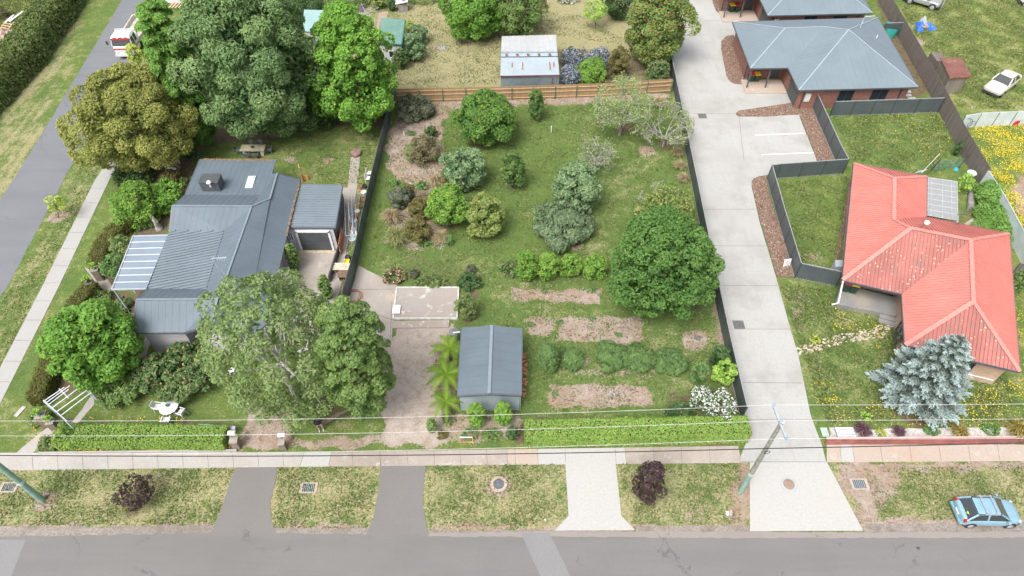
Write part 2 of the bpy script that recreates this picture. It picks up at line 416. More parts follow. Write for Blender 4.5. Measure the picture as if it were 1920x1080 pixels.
def tuft(name,label,box,c1,c2,n=260,cat='grass tuft',group=None,h=None,wd=.035,droop=1.0,c3=None,f3=.1):
    x0,y0,x1,y1=box; d=depth(P((x0+x1)/2,(y0+y1)/2)); r=(x1-x0)/2*d/F; h=h or r*1.1
    b=P((x0+x1)/2,(y0+y1)/2,h*.45); b.z=0
    V=[];Fc=[];var=[];tint=[]
    for i in range(n):
        a=random.uniform(0,6.283); sp_=random.random()**.7; l=r*(.35+.7*sp_); hh=h*(1.05-.55*sp_)*random.uniform(.7,1.15)
        dx,dy=math.cos(a),math.sin(a); ox,oy=random.gauss(0,r*.12),random.gauss(0,r*.12); px_,py_=-dy*wd/2,dx*wd/2; v=random.random(); tn=random.random(); k=len(V)
        for t in (0,.4,.75,1.0):
            q=l*t**1.2; z=hh*(math.sin(min(t*2.0*droop+.15,3.0))) if droop>0 else hh*t
            ww=(1,.9,.6,.1)[int(round(t*3))] if t in(0,1) else (.9 if t<.5 else .6)
            V.append((ox+dx*q-px_*ww,oy+dy*q-py_*ww,max(z,.02))); V.append((ox+dx*q+px_*ww,oy+dy*q+py_*ww,max(z,.02)))
        for j in range(3): Fc.append((k+2*j,k+2*j+1,k+2*j+3,k+2*j+2))
        var+=[v]*8; tint+=[tn]*8
    me=bpy.data.meshes.new(name); me.from_pydata(V,[],Fc)
    a=me.attributes.new('var','FLOAT','POINT'); a.data.foreach_set('value',var)
    a=me.attributes.new('tint','FLOAT','POINT'); a.data.foreach_set('value',tint)
    mk='tuft_%s_%s'%(str(tuple(round(x,3) for x in c1)),str(c3)); 
    if mk not in MC: MC[mk]=leafmat(name+'_blade',c1,c2,c3,.2,f3)
    me.materials.append(MC[mk]); me.update()
    o=link(name,me,None,b); return setp(o,label,cat,group)
def branches(mb,p,d,l,r,lv,tips,droop=0.0,spread=.7,n=3):
    e=p+d*l; m=p.lerp(e,.5)+Vector((random.gauss(0,.06),random.gauss(0,.06),random.gauss(0,.04)))*l
    mb.tube([p,m,e],[r,r*.8,r*.6],5 if lv>1 else 4,cap=False)
    tips.append(e)
    if lv==0: return
    for i in range(n):
        q=(d+Vector((random.gauss(0,spread),random.gauss(0,spread),random.gauss(-droop,spread*.55)))).normalized()
        branches(mb,e if i<2 else m,q,l*random.uniform(.6,.85),r*.58,lv-1,tips,droop,spread,n)
def baretree(name,label,box,k,clear,levels=4,leafn=900,barkc=(.27,.26,.245),spread=.65,group=None,lsz=.1,droop=.15,r0=.13,cat='tree'):
    c,rx,ry,rz=ellip(box,clear); b=Vector((c.x,c.y,0)); root=thing(name,label,cat,b,group)
    mb=MB(); tips=[]; mb.tube([b,b+Vector((.05,0,clear+.3))],[r0*1.2,r0],7)
    s=b+Vector((.05,0,clear+.3))
    for i in range(6):
        a=i*1.05+random.random()*.5; d=Vector((math.cos(a)*rx,math.sin(a)*ry,rz*1.1)).normalized()
        branches(mb,s,d,(rx+rz)*.36,r0*.6,levels,tips,droop,spread)
    # keep the twigs inside the crown
    vv=[]
    for v in mb.v:
        q=Vector(v)-c; e=math.sqrt((q.x/rx)**2+(q.y/ry)**2+(q.z/rz)**2)
        if e>1.05 and v[2]>clear: q=q*(1.05/e)*(.97+.06*random.random()); v=tuple(c+q)
        vv.append(v)
    mb.v=vv; mb.build('trunk',barkmat(barkc),root)
    T=np.array([list(t) for t in tips]); q=T-np.array(c); e=np.sqrt((q[:,0]/rx)**2+(q[:,1]/ry)**2+(q[:,2]/rz)**2)
    f=np.where(e>1.0,1.0/e,1.0); T=np.array(c)+q*f[:,None]
    if leafn:
        idx=rng.integers(0,len(T),leafn); C=T[idx]+rng.normal(size=(leafn,3))*.16*(rx/3+.3)
        leafmesh('crown',C,rdir(leafn)+np.array([0,0,.7]),lsz*(.7+.6*rng.random(leafn)),SPEC[k]['mat'],rng.random(leafn),parent=root,asp=1.5)
    return root
# ================================================================ GROUND
gx=np.concatenate([[-2500,-900,-300,-150,-100],np.arange(-78,78.01,.25),[100,150,300,900,2500]])
gy=np.concatenate([[-2500,-900,-200,-50,-10,4],np.arange(9,93.01,.25),[100,130,200,400,1000,3000]])
GX,GY=np.meshgrid(gx,gy); nx,ny=len(gx),len(gy)
def wob(x,y,s=1.0): return (np.sin(x*1.9*s+y*.7*s)+np.sin(x*.6*s-y*2.3*s+1.3)+.6*np.sin(x*4.1*s+y*3.3*s+.4))/2.6
def W_(poly): return np.array([[P(*p).x,P(*p).y] for p in poly])
def mask(poly,soft=.6,jit=.35,world=False):
    p=np.array(poly) if world else W_(poly)
    x=GX+wob(GX,GY)*jit; y=GY+wob(GY,GX)*jit
    ins=np.zeros(GX.shape,bool); dm=np.full(GX.shape,1e9); n=len(p)
    for i in range(n):
        x1,y1=p[i];x2,y2=p[(i+1)%n]
        cnd=((y1>y)!=(y2>y)); xi=(x2-x1)*(y-y1)/((y2-y1) if abs(y2-y1)>1e-9 else 1e-9)+x1
        ins^=cnd&(x<xi)
        L=(x2-x1)**2+(y2-y1)**2; t=np.clip(((x-x1)*(x2-x1)+(y-y1)*(y2-y1))/max(L,1e-9),0,1)
        dm=np.minimum(dm,np.hypot(x-x1-t*(x2-x1),y-y1-t*(y2-y1)))
    sdist=np.where(ins,dm,-dm)
    return np.clip(.5+sdist/(2*soft),0,1)
def ring(px,py,r,soft=.4,sx=1):
    c=P(px,py); return np.clip(.5+(r-np.hypot((GX-c.x)/sx,GY-c.y))/(2*soft),0,1)
def mx(A,poly,v,**k): m=mask(poly,**k); return A*(1-m)+v*m
dry=np.full(GX.shape,.3); dirt=np.zeros(GX.shape); mul=np.zeros(GX.shape); lush=np.full(GX.shape,.35)
# dryness of the lawns
dry=mx(dry,[(-900,-300),(240,-300),(0,560),(-900,560)],.55,soft=1)
dry=mx(dry,[(297,0),(236,125),(100,400),(0,560),(-800,1000),(0,790),(215,300),(330,-20)],.42,soft=.6)
dry=mx(dry,[(-900,876),(2800,862),(2800,1000),(-900,1006)],.6,soft=.3)
dry=mx(dry,[(735,-60),(1270,-60),(1255,165),(735,165)],.8,soft=1)
dry=mx(dry,[(640,-80),(735,-80),(720,120),(640,150)],.6,soft=1)
dry=mx(dry,[(718,190),(1256,185),(1280,270),(1340,560),(1390,790),(860,790),(860,560),(680,500),(700,350)],.16,soft=.5)
dry=mx(dry,[(1030,190),(1256,185),(1280,270),(1335,540),(1200,600),(1120,400)],.27,soft=2.5)
dry=mx(dry,[(1180,260),(1240,260),(1190,380),(1110,540),(1080,480)],.38,soft=1.5)
dry=mx(dry,[(900,480),(1060,500),(1130,600),(960,640),(900,560)],.36,soft=1.5)
dry=mx(dry,[(690,480),(960,470),(960,520),(700,520)],.3,soft=1.5)
dry=mx(dry,[(1000,580),(1390,560),(1400,800),(980,790)],.36,soft=1.5)
dry=mx(dry,[(505,220),(715,220),(670,345),(520,345)],.34,soft=.8)
dry=mx(dry,[(640,200),(722,200),(685,340),(630,340)],.42,soft=.8)
dry=mx(dry,[(140,690),(540,690),(540,800),(100,800)],.3,soft=1)
dry=mx(dry,[(1440,560),(1700,560),(1920,700),(1920,800),(1545,800)],.38,soft=1)
dry=mx(dry,[(1460,335),(1600,325),(1570,520),(1500,510)],.25,soft=.5)
dry=mx(dry,[(1690,-60),(2600,-60),(2500,230),(1810,230),(1700,80)],.4,soft=.8)
lush=mx(lush,[(1690,-60),(2600,-60),(2500,560),(1910,520),(1780,200),(1690,60)],.85,soft=1)
lush=mx(lush,[(-900,-300),(140,-300),(0,190),(-900,400)],.9,soft=1)
lush=mx(lush,[(718,190),(1256,185),(1390,790),(860,790),(680,500)],.15,soft=.5)
dry=mx(dry,[(-900,-300),(140,-300),(0,190),(-900,400)],.4,soft=1)
# bare soil
D=lambda poly,v=1,**k: globals().__setitem__('dirt',np.maximum(dirt,v*mask(poly,**k)))
D([(735,612),(858,605),(862,700),(856,745),(815,838),(715,838),(712,760),(700,690),(728,640)],1,soft=.5,jit=.5)
D([(735,222),(838,200),(832,250),(828,345),(745,345),(730,300),(727,260)],1,soft=.5,jit=.6)
D([(770,340),(850,340),(846,465),(770,475),(715,450),(735,380)],.62,soft=.8,jit=.6)
D([(955,538),(1130,541),(1128,571),(958,566)],.8,soft=.4,jit=.3)
D([(980,593),(1040,592),(1036,634),(984,630)],.8,soft=.4,jit=.3)
D([(1040,594),(1205,594),(1204,645),(1046,642)],.85,soft=.4,jit=.3)
D([(1027,722),(1215,722),(1222,760),(1028,764)],1.0,soft=.3,jit=.2)
D([(1090,690),(1290,695),(1260,705),(1060,706)],.7,soft=.4)
D([(1085,665),(1115,665),(1105,690),(1075,695)],.6,soft=.4)
D([(1330,560),(1352,560),(1395,745),(1360,740)],.75,soft=.8)
D([(742,184),(1258,172),(1262,186),(1100,196),(742,212)],.7,soft=.5)
D([(806,770),(985,768),(985,832),(806,836)],.62,soft=.5)
D([(545,818),(715,818),(715,840),(545,842)],.7,soft=.3)
D([(1558,868),(1700,868),(1690,905),(1655,945),(1640,990),(1618,995)],.95,soft=.6,jit=.4)
D([(1385,868),(1407,868),(1407,996),(1362,994),(1380,930)],.9,soft=.4)
D([(1540,866),(2600,860),(2600,880),(1700,884)],.8,soft=.35)
D([(1230,958),(1370,985),(1180,992)],.3,soft=.6)
D([(1640,970),(2600,968),(2600,1000),(1620,998)],.85,soft=.4)
D([(-900,984),(560,978),(700,980),(700,1010),(-900,1010)],.6,soft=.25)
D([(800,980),(1405,980),(1405,1002),(800,1003)],.62,soft=.25)
D([(1455,530),(1530,530),(1520,640),(1490,640)],.5,soft=.9)
D([(1510,560),(1545,560),(1545,650),(1500,650)],.4,soft=.9)
D([(1525,680),(1560,690),(1600,790),(1570,800)],.45,soft=.9)
D([(1600,745),(1780,740),(1780,760),(1600,775)],.4,soft=.9)
D([(1545,800),(2500,795),(2500,840),(1545,840)],.5,soft=.3)
D([(1900,330),(1990,300),(1990,430),(1895,400)],.8,soft=.8)
D([(1485,475),(1555,465),(1560,505),(1505,500)],.55,soft=.9)
D([(1700,65),(1735,75),(1730,88),(1700,84)],.8,soft=.4)
D([(60,30),(85,30),(-10,220),(-40,220)],0,soft=.3)
D([(137,0),(150,0),(12,178),(-60,270),(-70,250)],.8,soft=.45)
D([(550,345),(700,345),(650,560),(520,560)],.5,soft=.6)
D([(470,760),(560,760),(540,845),(445,845)],1,soft=.3)
D([(540,560),(640,560),(610,680),(540,640)],.8,soft=.6)
D([(210,-20),(330,-20),(300,130),(240,130)],.35,soft=.8)
for q in ((110,405,.75),(330,295,.5),(935,912,.65),(1300,640,.8),(1310,632,.6),(85,940,.6),(820,90,.5),(545,300,.4),(1010,60,.0),(615,300,.35),(1200,205,.0),(1213,283,.7),(1405,925,.6),(1390,925,.7),(960,345,.5),(900,300,0),(1010,460,0),(1080,460,.5),(1115,275,.0),(1035,420,.4)):
    if q[2]: dirt=np.maximum(dirt,.8*ring(q[0],q[1],q[2]+.25,.45))
for q in ((870,97,.9,.5),(470,303,.9,.4),(1160,210,.7,.5),(1305,962,1,.5),(1150,740,1.0,.5)):
    dirt=np.maximum(dirt,q[3]*ring(q[0],q[1],q[2],.5))
# leaf litter and mulch under shrubs
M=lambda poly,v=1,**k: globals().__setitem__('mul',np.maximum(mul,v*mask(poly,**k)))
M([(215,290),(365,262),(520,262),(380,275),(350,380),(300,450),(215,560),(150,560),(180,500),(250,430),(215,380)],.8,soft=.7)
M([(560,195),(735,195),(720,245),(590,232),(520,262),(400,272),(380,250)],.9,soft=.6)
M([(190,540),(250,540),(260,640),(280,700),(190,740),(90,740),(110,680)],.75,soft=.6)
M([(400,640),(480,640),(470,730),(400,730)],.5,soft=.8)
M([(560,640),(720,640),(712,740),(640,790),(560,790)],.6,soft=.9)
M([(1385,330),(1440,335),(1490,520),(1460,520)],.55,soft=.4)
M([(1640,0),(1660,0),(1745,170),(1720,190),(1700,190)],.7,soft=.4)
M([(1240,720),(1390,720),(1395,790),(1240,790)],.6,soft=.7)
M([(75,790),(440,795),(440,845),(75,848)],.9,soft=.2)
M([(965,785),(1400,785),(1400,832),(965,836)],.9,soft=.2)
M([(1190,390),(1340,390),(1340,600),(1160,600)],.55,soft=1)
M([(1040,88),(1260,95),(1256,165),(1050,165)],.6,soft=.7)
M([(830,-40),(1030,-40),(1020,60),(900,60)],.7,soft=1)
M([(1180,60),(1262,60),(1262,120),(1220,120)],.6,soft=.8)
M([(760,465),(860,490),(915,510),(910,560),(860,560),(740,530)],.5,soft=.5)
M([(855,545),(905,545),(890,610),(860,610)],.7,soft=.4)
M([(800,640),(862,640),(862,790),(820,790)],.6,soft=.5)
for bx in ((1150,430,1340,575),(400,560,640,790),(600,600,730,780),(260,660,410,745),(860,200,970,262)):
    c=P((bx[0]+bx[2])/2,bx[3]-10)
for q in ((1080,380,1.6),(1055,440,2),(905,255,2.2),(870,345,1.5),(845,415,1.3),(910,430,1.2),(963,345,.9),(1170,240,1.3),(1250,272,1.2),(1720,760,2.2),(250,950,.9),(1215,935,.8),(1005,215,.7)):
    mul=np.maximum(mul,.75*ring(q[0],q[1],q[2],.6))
pale=.85*mask([(735,612),(858,605),(850,700),(830,838),(715,838),(705,760),(700,690),(728,640)],soft=.8); stk=mask([(-900,-300),(240,-300),(0,560),(-900,560)],soft=1)+.8*mask([(297,0),(236,125),(100,400),(0,560),(-800,1000),(0,790),(215,300),(330,-20)],soft=.6); ws=wob(GX*.5,GY*.5); gz=np.where((np.abs(GX)<79)&(GY<93.5)&(GY>8.5),.0,0)
me=bpy.data.meshes.new('ground'); V=np.stack([GX,GY,np.zeros_like(GX)-.004],2).reshape(-1,3)
idx=np.arange(nx*ny).reshape(ny,nx); Q=np.stack([idx[:-1,:-1],idx[:-1,1:],idx[1:,1:],idx[1:,:-1]],2).reshape(-1,4)
me.vertices.add(len(V)); me.vertices.foreach_set('co',V.astype(np.float32).ravel())
me.loops.add(Q.size); me.loops.foreach_set('vertex_index',Q.astype(np.int32).ravel())
me.polygons.add(len(Q)); me.polygons.foreach_set('loop_start',np.arange(0,Q.size,4,dtype=np.int32)); me.update(calc_edges=True)
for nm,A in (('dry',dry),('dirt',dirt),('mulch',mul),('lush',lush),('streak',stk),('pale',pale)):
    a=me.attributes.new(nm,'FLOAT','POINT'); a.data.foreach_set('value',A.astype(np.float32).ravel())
n=NT('ground_grass')
_a,_b=P(67,270),P(229,0); STR=90-math.degrees(math.atan2(_b.y-_a.y,_b.x-_a.x)); STR=-STR
big=n.noise(.35,4,rough=.6); mid=n.noise(1.6,5,rough=.7); fine=n.noise(7,4,rough=.75); gr=n.noise(26,2,rough=.8)
A_=lambda s:n.attr(s).outputs['Fac']
g=n.mix(n.smooth(mid,.3,.7),(.072,.132,.034),(.148,.22,.06))
g=n.mix(n.smooth(fine,.3,.72),n.mix(.5,g,(.058,.102,.028)),n.mix(.42,g,(.215,.28,.095)))
g=n.mix(n.math('MULTIPLY',A_('lush'),n.smooth(big,.3,.7)),g,n.mix(fine,(.15,.21,.035),(.31,.34,.09)))
k=n.math('ADD',n.math('ADD',n.math('MULTIPLY',n.math('SUBTRACT',mid,.5),.95),n.math('MULTIPLY',n.math('SUBTRACT',big,.5),.9)),n.math('MULTIPLY',n.math('SUBTRACT',fine,.5),.9))
k=n.math('ADD',k,n.math('MULTIPLY',n.math('SUBTRACT',n.noise(.9,5,rough=.75),.5),.7)); k=n.math('ADD',k,n.math('MULTIPLY',n.math('SUBTRACT',n.noise(1.1,4,n.mapping(n.pos(),(1,.09,1),(0,0,R(-STR))),rough=.7),.5),n.math('MULTIPLY',A_('streak'),1.5))); kd=n.smooth(n.math('ADD',k,A_('dry')),.3,.8)
straw=n.mix(n.smooth(fine,.3,.7),(.28,.245,.125),(.52,.45,.29))
g=n.mix(n.math('MULTIPLY',kd,.8),g,straw)
soil=n.mix(n.smooth(fine,.3,.7),(.23,.17,.13),(.45,.36,.29)); soil=n.mix(n.smooth(n.noise(.9,5,rough=.75),.42,.62),soil,n.mix(fine,(.32,.26,.21),(.54,.46,.4))); soil=n.mix(n.math('MULTIPLY',n.smooth(n.noise(2.6,4,rough=.8),.56,.64),.7),soil,(.17,.12,.09)); soil=n.mix(n.math('MULTIPLY',n.smooth(gr,.6,.7),.5),soil,(.08,.055,.04))
soil=n.mix(n.math('MULTIPLY',n.smooth(n.noise(.23,3),.45,.6),.5),soil,n.mix(fine,(.26,.17,.11),(.42,.3,.2)))
soil=n.mix(n.math('MULTIPLY',A_('pale'),n.smooth(n.noise(1.3,5,rough=.8),.3,.6)),soil,n.mix(fine,(.4,.34,.29),(.66,.59,.53)))
ks=n.smooth(n.math('ADD',n.math('ADD',n.math('MULTIPLY',n.math('SUBTRACT',fine,.5),1.0),n.math('MULTIPLY',n.math('SUBTRACT',mid,.5),.7)),A_('dirt')),.42,.62)
g=n.mix(ks,g,soil)
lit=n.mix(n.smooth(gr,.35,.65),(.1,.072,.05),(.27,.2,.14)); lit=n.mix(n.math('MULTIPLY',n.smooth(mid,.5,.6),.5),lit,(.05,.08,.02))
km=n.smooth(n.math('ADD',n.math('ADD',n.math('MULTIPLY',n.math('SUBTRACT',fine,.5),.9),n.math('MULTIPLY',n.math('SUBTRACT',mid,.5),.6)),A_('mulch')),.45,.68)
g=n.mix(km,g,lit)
g=n.mix(n.math('MULTIPLY',n.smooth(gr,.3,.75),.25),g,n.mix(.45,g,(.0,.0,.0),))
n.bump(n.math('ADD',fine,n.math('MULTIPLY',gr,.7)),.9,.07)
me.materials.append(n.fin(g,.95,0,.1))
gro=link('ground',me,None,Vector((0,0,0))); setp(gro,kind='structure')
# ---------------------------------------------------------------- paved sheets
def densify(pts,step,jit,closed=True):
    out=[];n=len(pts)
    for i in range(n if closed else n-1):
        a=Vector(pts[i]);b=Vector(pts[(i+1)%n]); k=max(1,int((b-a).length/step))
        nrm=(b-a).normalized(); nrm=Vector((-nrm.y,nrm.x,0))
        for j in range(k):
            t=j/k; q=a.lerp(b,t)
            if j: q=q+nrm*random.uniform(-jit,jit)
            out.append(q)
    return out
def sheet(name,px,z,mat,jit=0,step=.5,thick=0,label=None,world=False,cat=None,kind='structure'):
    pts=[Vector((p[0],p[1],z)) for p in px] if world else [Vector((P(*p).x,P(*p).y,z)) for p in px]
    if jit: pts=densify(pts,step,jit)
    mb=MB()
    if thick: mb.prism(pts,z-thick,z)
    else:
        if newell(pts).z<0: pts=pts[::-1]
        mb.face(pts)
    o=mb.build(name,mat); o['kind']=kind if kind else ''
    if label: o['label']=label
    return o
ASP=asphmat('asphalt_front',(.17,.164,.16)); ASP2=asphmat('asphalt_side',(.165,.175,.19)); ASP3=asphmat('asphalt_drive',(.175,.165,.16),band=False); ASP4=asphmat('asphalt_patch',(.205,.205,.205),band=False)
CNEW=concmat('concrete_new',(.4,.395,.38),(.42,.39,.35),.35); CDRV=concmat('concrete_drive',(.385,.385,.37),(.3,.292,.272),.8,streak=True)
CPATH=concmat('concrete_path',(0.376,0.36,0.336),(.33,.29,.26),.6,pale=(.6,.58,.55),paleamt=.3); COLD=concmat('concrete_old',(0.361,0.318,0.28),(.25,.21,.18),.7,pale=(.6,.58,.55),paleamt=.5)
CTAN=concmat('concrete_tan',(.4,.335,.285),(.4,.29,.22),.55,pale=(.62,.55,.48),paleamt=.4); CSIDE=concmat('concrete_side',(0.36,0.356,0.344),(.33,.31,.29),.5)
CSLAB=concmat('concrete_slab',(.33,.3,.275),(.3,.23,.19),.7,pale=(.62,.6,.57),paleamt=.75); CYARD=concmat('concrete_yard',(0.357,0.323,0.289),(.27,.225,.19),.75,pale=(.55,.52,.48),paleamt=.4)
JOINT=simple('joint_dark',(.16,.14,.12),.95,.2)
GRAV=concmat('gravel_edge',(.25,.22,.195),(.14,.115,.095),.8,.35,1.2)
sheet('road',[(-1500,1009),(0,1006),(390,1000),(560,1000),(700,1002),(1041,996),(1406,997),(1618,998),(1930,996),(3400,990),(3400,1500),(-1500,1500)],.008,ASP,.045,.35)
sheet('gravel_shoulder',[(-900,988),(0,986),(200,988),(400,984),(400,1012),(-900,1016)],.003,GRAV,.1,.35)
sheet('gravel_shoulder',[(515,990),(690,990),(690,1012),(515,1012)],.003,GRAV,.1,.35)
sheet('gravel_shoulder',[(803,994),(1041,994),(1041,1002),(803,1004)],.003,GRAV,.05,.35)
sheet('gravel_shoulder',[(1192,986),(1404,986),(1404,1006),(1192,1006)],.003,GRAV,.08,.35)
sheet('gravel_shoulder',[(1622,982),(2200,976),(2200,1006),(1622,1006)],.003,GRAV,.08,.35)
sheet('road',[(-1500,1014),(0,1012),(48,1012),(20,1085),(-20,1180),(-1500,1200)],.012,ASP4,.02)
sheet('road',[(976,999),(1030,999),(1072,1085),(1120,1200),(1062,1200),(1015,1085)],.012,ASP4,.015)
sheet('road',[(262,-70),(330,-70),(297,0),(236,125),(140,299),(15,535),(-420,1180),(-900,1000),(-300,800),(0,376),(67,270),(229,0)],.006,ASP2,.04,.4)
sheet('road',[(803,999),(1041,996),(1406,997),(1618,998),(1930,996),(2800,993),(2800,1004),(1930,1008),(1400,1009),(1100,1007),(803,1006)],.010,asphmat('asphalt_edge',(.25,.225,.205),band=False),.04,.35)
sheet('footpath',[(235,270),(268,270),(211,325),(109,540),(0,758),(-60,873),(-140,860),(0,690),(78,540),(178,338),(205,300)],.02,CSIDE,0,thick=.03)
mb=MB()
for (a,b,c,d) in ((166,353,205,353),(160,380,193,381),(145,407,173,407),(131,436,158,436),(117,466,146,467),(98,498,128,498),(78,531,109,530),(64,564,96,564),(46,600,77,600),(27,638,59,639),(9,677,39,678),(-10,716,18,716)):
    mb.bar(P(a,b,.0205),P(c,d,.0205),.03,.006)
o=mb.build('footpath_joint',JOINT); o['kind']='structure'
def path_seg(x0,x1,mat,top=None,bot=None,sk0=0,sk1=0):
    T=lambda x: 848-(x)*.0 if x<480 else 848-(x-480)*.0152 if x<1540 else 832-(x-1540)*.0
    Bt=lambda x: 882-(x/480)*6 if x<480 else 876-(x-480)*.0085 if x<1540 else 867-(x-1540)*.006
    sheet('footpath',[(x0,T(x0)+2),(x1,T(x1)+2),(x1+sk1,Bt(x1)),(x0+sk0,Bt(x0))],.03,mat,0,thick=.05)
segs=[(-900,570,CPATH,0,-8),(570.6,622,CNEW,-8,-6),(622.6,712,COLD,-6,1),(712.6,813,COLD,1,2),(813.6,950,COLD,2,2),(950.6,1007,CTAN,2,2),(1007.6,1059,CNEW,2,2),(1059.6,1153,CNEW,2,2),(1153.6,1171,CNEW,2,3),(1171.6,1384,COLD,3,6),(1550,1575,CTAN,0,2),(1575.6,1597,CNEW,2,5),(1597.6,2700,CTAN,5,0)]
for a,b,m,s0,s1 in segs: path_seg(a,b,m,sk0=s0,sk1=s1)
mb=MB()
for x in list(range(60,560,47))+[660,712,763,862,912,965,1225,1277,1330,1650,1705,1760,1815,1870]:
    t=848 if x<480 else 848-(x-480)*.0152 if x<1540 else 832; q=882-(x/480)*6 if x<480 else 876-(x-480)*.0085
    mb.bar(P(x,t+3,.0305),P(x+(2 if x<1500 else 5),q-1,.0305),.025,.006)
o=mb.build('footpath_joint',JOINT); o['kind']='structure'
sheet('driveway',[(442,876),(520,874),(517,900),(507,940),(508,975),(520,1003),(392,1006),(413,960),(428,915)],.014,ASP3,.02,.4)
sheet('driveway',[(714,872),(799,871),(795,905),(793,945),(799,985),(805,1003),(686,1005),(700,970),(708,930)],.014,ASP3,.02,.4)
sheet('driveway',[(1060,867),(1154,866),(1165,967),(1191,994),(1041,995),(1066,967)],.02,CNEW,0,thick=.03)
sheet('driveway',[(1406,866),(1550,866),(1618,995),(1406,996)],.02,CNEW,0,thick=.03)
def arc(c,r,a0,a1,n=6): return [(c[0]+r*math.cos(a0+(a1-a0)*i/n),c[1]+r*math.sin(a0+(a1-a0)*i/n)) for i in range(n+1)]
sheet('driveway',[(1384,867),(1549,867),(1540,832),(1520,780),(1497,668),(1480,610),(1455,520),(1425,420),(1409,350),(1410,338),(1420,332),(1438,328),(1531,305),(1531,300),(1498,217),(1510,190),(1490,150),(1440,160),(1400,128),(1374,41),(1480,25),(1440,-30),(1400,-80),(1270,-80),(1262,120),(1285,270),(1338,540),(1392,787),(1398,832)],.026,CDRV,0,thick=.03)
mb=MB()
for a,b in (((1300,213),(1385,213)),((1320,393),(1418,392)),((1335,461),(1439,461)),((1350,535),(1460,536)),((1367,617),(1482,617)),((1381,717),(1504,718)),((1392,787),(1522,787)),((1386,866),(1548,866)),((1385,213),(1395,300)),((1285,40),(1365,38))):
    mb.bar(P(*a,.0275),P(*b,.0275),.03,.006)
o=mb.build('driveway_joint',JOINT); o['kind']='structure'
WHITE=simple('white_paint',(.75,.75,.74),.6,.06)
mb=MB()
for a,b in (((1416,253),(1508,250)),((1428,290),(1531,286))): mb.bar(P(*a,.029),P(*b,.029),.1,.006)
o=mb.build('parking_marking',WHITE); o['kind']='structure'
MULCH=concmat('bark_mulch',(.2,.11,.075),(.1,.06,.04),.5,.45); 
n_=NT('bark_chips'); v=n_.n('ShaderNodeTexVoronoi'); v.inputs['Scale'].default_value=15; n_.l(n_.mapping(n_.pos(),(1,.6,1)),v.inputs[0])
sp_=n_.n('ShaderNodeSeparateColor'); n_.l(v.outputs['Color'],sp_.inputs[0])
cc=n_.mix(sp_.outputs[0],(.1,.06,.045),(.27,.18,.13)); cc=n_.mix(n_.math('GREATER_THAN',sp_.outputs[1],.95),cc,(.42,.32,.25)); n_.bump(sp_.outputs[2],.8,.03); CHIP=n_.fin(cc,.95)
def bed(px,jit=0): 
    sheet('garden_bed',px,.06,CHIP,jit,.4,thick=.05)
bed([(1375,66),(1362,68),(1352,78),(1352,92),(1362,143),(1368,153),(1378,158),(1402,159),(1400,130)])
bed([(1333,-40),(1336,5),(1343,22),(1352,28),(1363,30),(1355,-10),(1350,-40)])
bed([(1380,216),(1380,212),(1386,208),(1440,200),(1486,193),(1490,200),(1524,200),(1566,302),(1532,301),(1499,215),(1440,219),(1386,219)])
bed([(1410,352),(1409,342),(1413,335),(1424,331),(1437,330),(1438,350),(1490,520),(1456,520),(1440,462),(1424,410)],.05)
sheet('bedding_edge',[(1592,340),(1598,340),(1570,505),(1563,505)],.05,CHIP,.03,.3,thick=.05)
# left house concrete
sheet('path',[(700-41,283),(677,283),(668,360),(655,440),(640,530),(622,620),(600,620),(612,530),(632,440),(640,352),(652,352)],.02,CYARD,.03,.5,thick=.03)
sheet('courtyard',[(560,466),(634,466),(640,470),(626,560),(610,640),(545,640),(520,560),(540,490)],.026,CYARD,.03,.5,thick=.03)
sheet('path',[(130,800),(175,738),(178,758),(150,790),(105,815),(60,850),(30,850),(75,812),(100,795)],.02,CPATH,.03,.4,thick=.03)
sheet('path',[(258,668),(280,612),(292,612),(272,672),(250,712),(242,700)],.016,CYARD,.04,.4)
sheet('path',[(158,500),(200,520),(215,545),(190,545)],.016,CYARD,.04,.4)
# old house slabs on the lot
sheet('concrete_apron',[(672,498),(745,536),(740,590),(733,640),(700,640),(652,585),(655,560)],.02,CYARD,.03,.5,thick=.03)
sheet('house_slab',[(745,540),(859,540),(856,597),(738,597)],.13,CSLAB,0,thick=.13)
sheet('slab_step',[(734,603),(843,601),(841,615),(735,616)],.07,CSLAB,0,thick=.07)
mb=MB()
q=[P(744,539,.13),P(860,539,.13),P(857,597,.13),P(737,597,.13)]
for i in range(4): mb.bar(q[i]+Vector((0,0,-.05)),q[(i+1)%4]+Vector((0,0,-.05)),.09,.22)
o=mb.build('slab_kerb',simple('white_kerb',(.6,.58,.55),.8,.2)); o['kind']='structure'
mb=MB(); mb.bar(P(655,543,.022),P(740,542,.022),.04,.006); mb.bar(P(690,585,.022),P(737,600,.022),.04,.006); mb.bar(P(736,545,.022),P(731,640,.022),.03,.006)
o=mb.build('apron_joint',JOINT); o['kind']='structure'
# brick kerb along the two hedges
mb=MB(); mb.bar(P(74,850,.1),P(444,845,.1),.12,.22); o=mb.build('kerb',CPATH); o['kind']='structure'
mb=MB(); mb.bar(P(1010,832,.1),P(1397,824,.1),.12,.22); o=mb.build('kerb',CNEW); o['kind']='structure'
# stone path
mb=MB(); 
cl=[(1495,660),(1520,652),(1545,645),(1572,637),(1600,632),(1625,629),(1648,625),(1660,612),(1672,604)]
for i in range(len(cl)-1):
    a=P(*cl[i]);b=P(*cl[i+1]); L=(b-a).length; d=(b-a).normalized(); s=Vector((-d.y,d.x,0))
    for j in range(int(L*26)):
        q=a+d*random.random()*L+s*random.uniform(-.42,.42); mb.box(q.x,q.y,.0,random.uniform(.12,.26),random.uniform(.08,.15),random.uniform(.03,.06),random.uniform(0,.5))
o=mb.build('stone_path',simple('pale_stones',(.5,.42,.34),.9,.35,5)); o['kind']='structure'
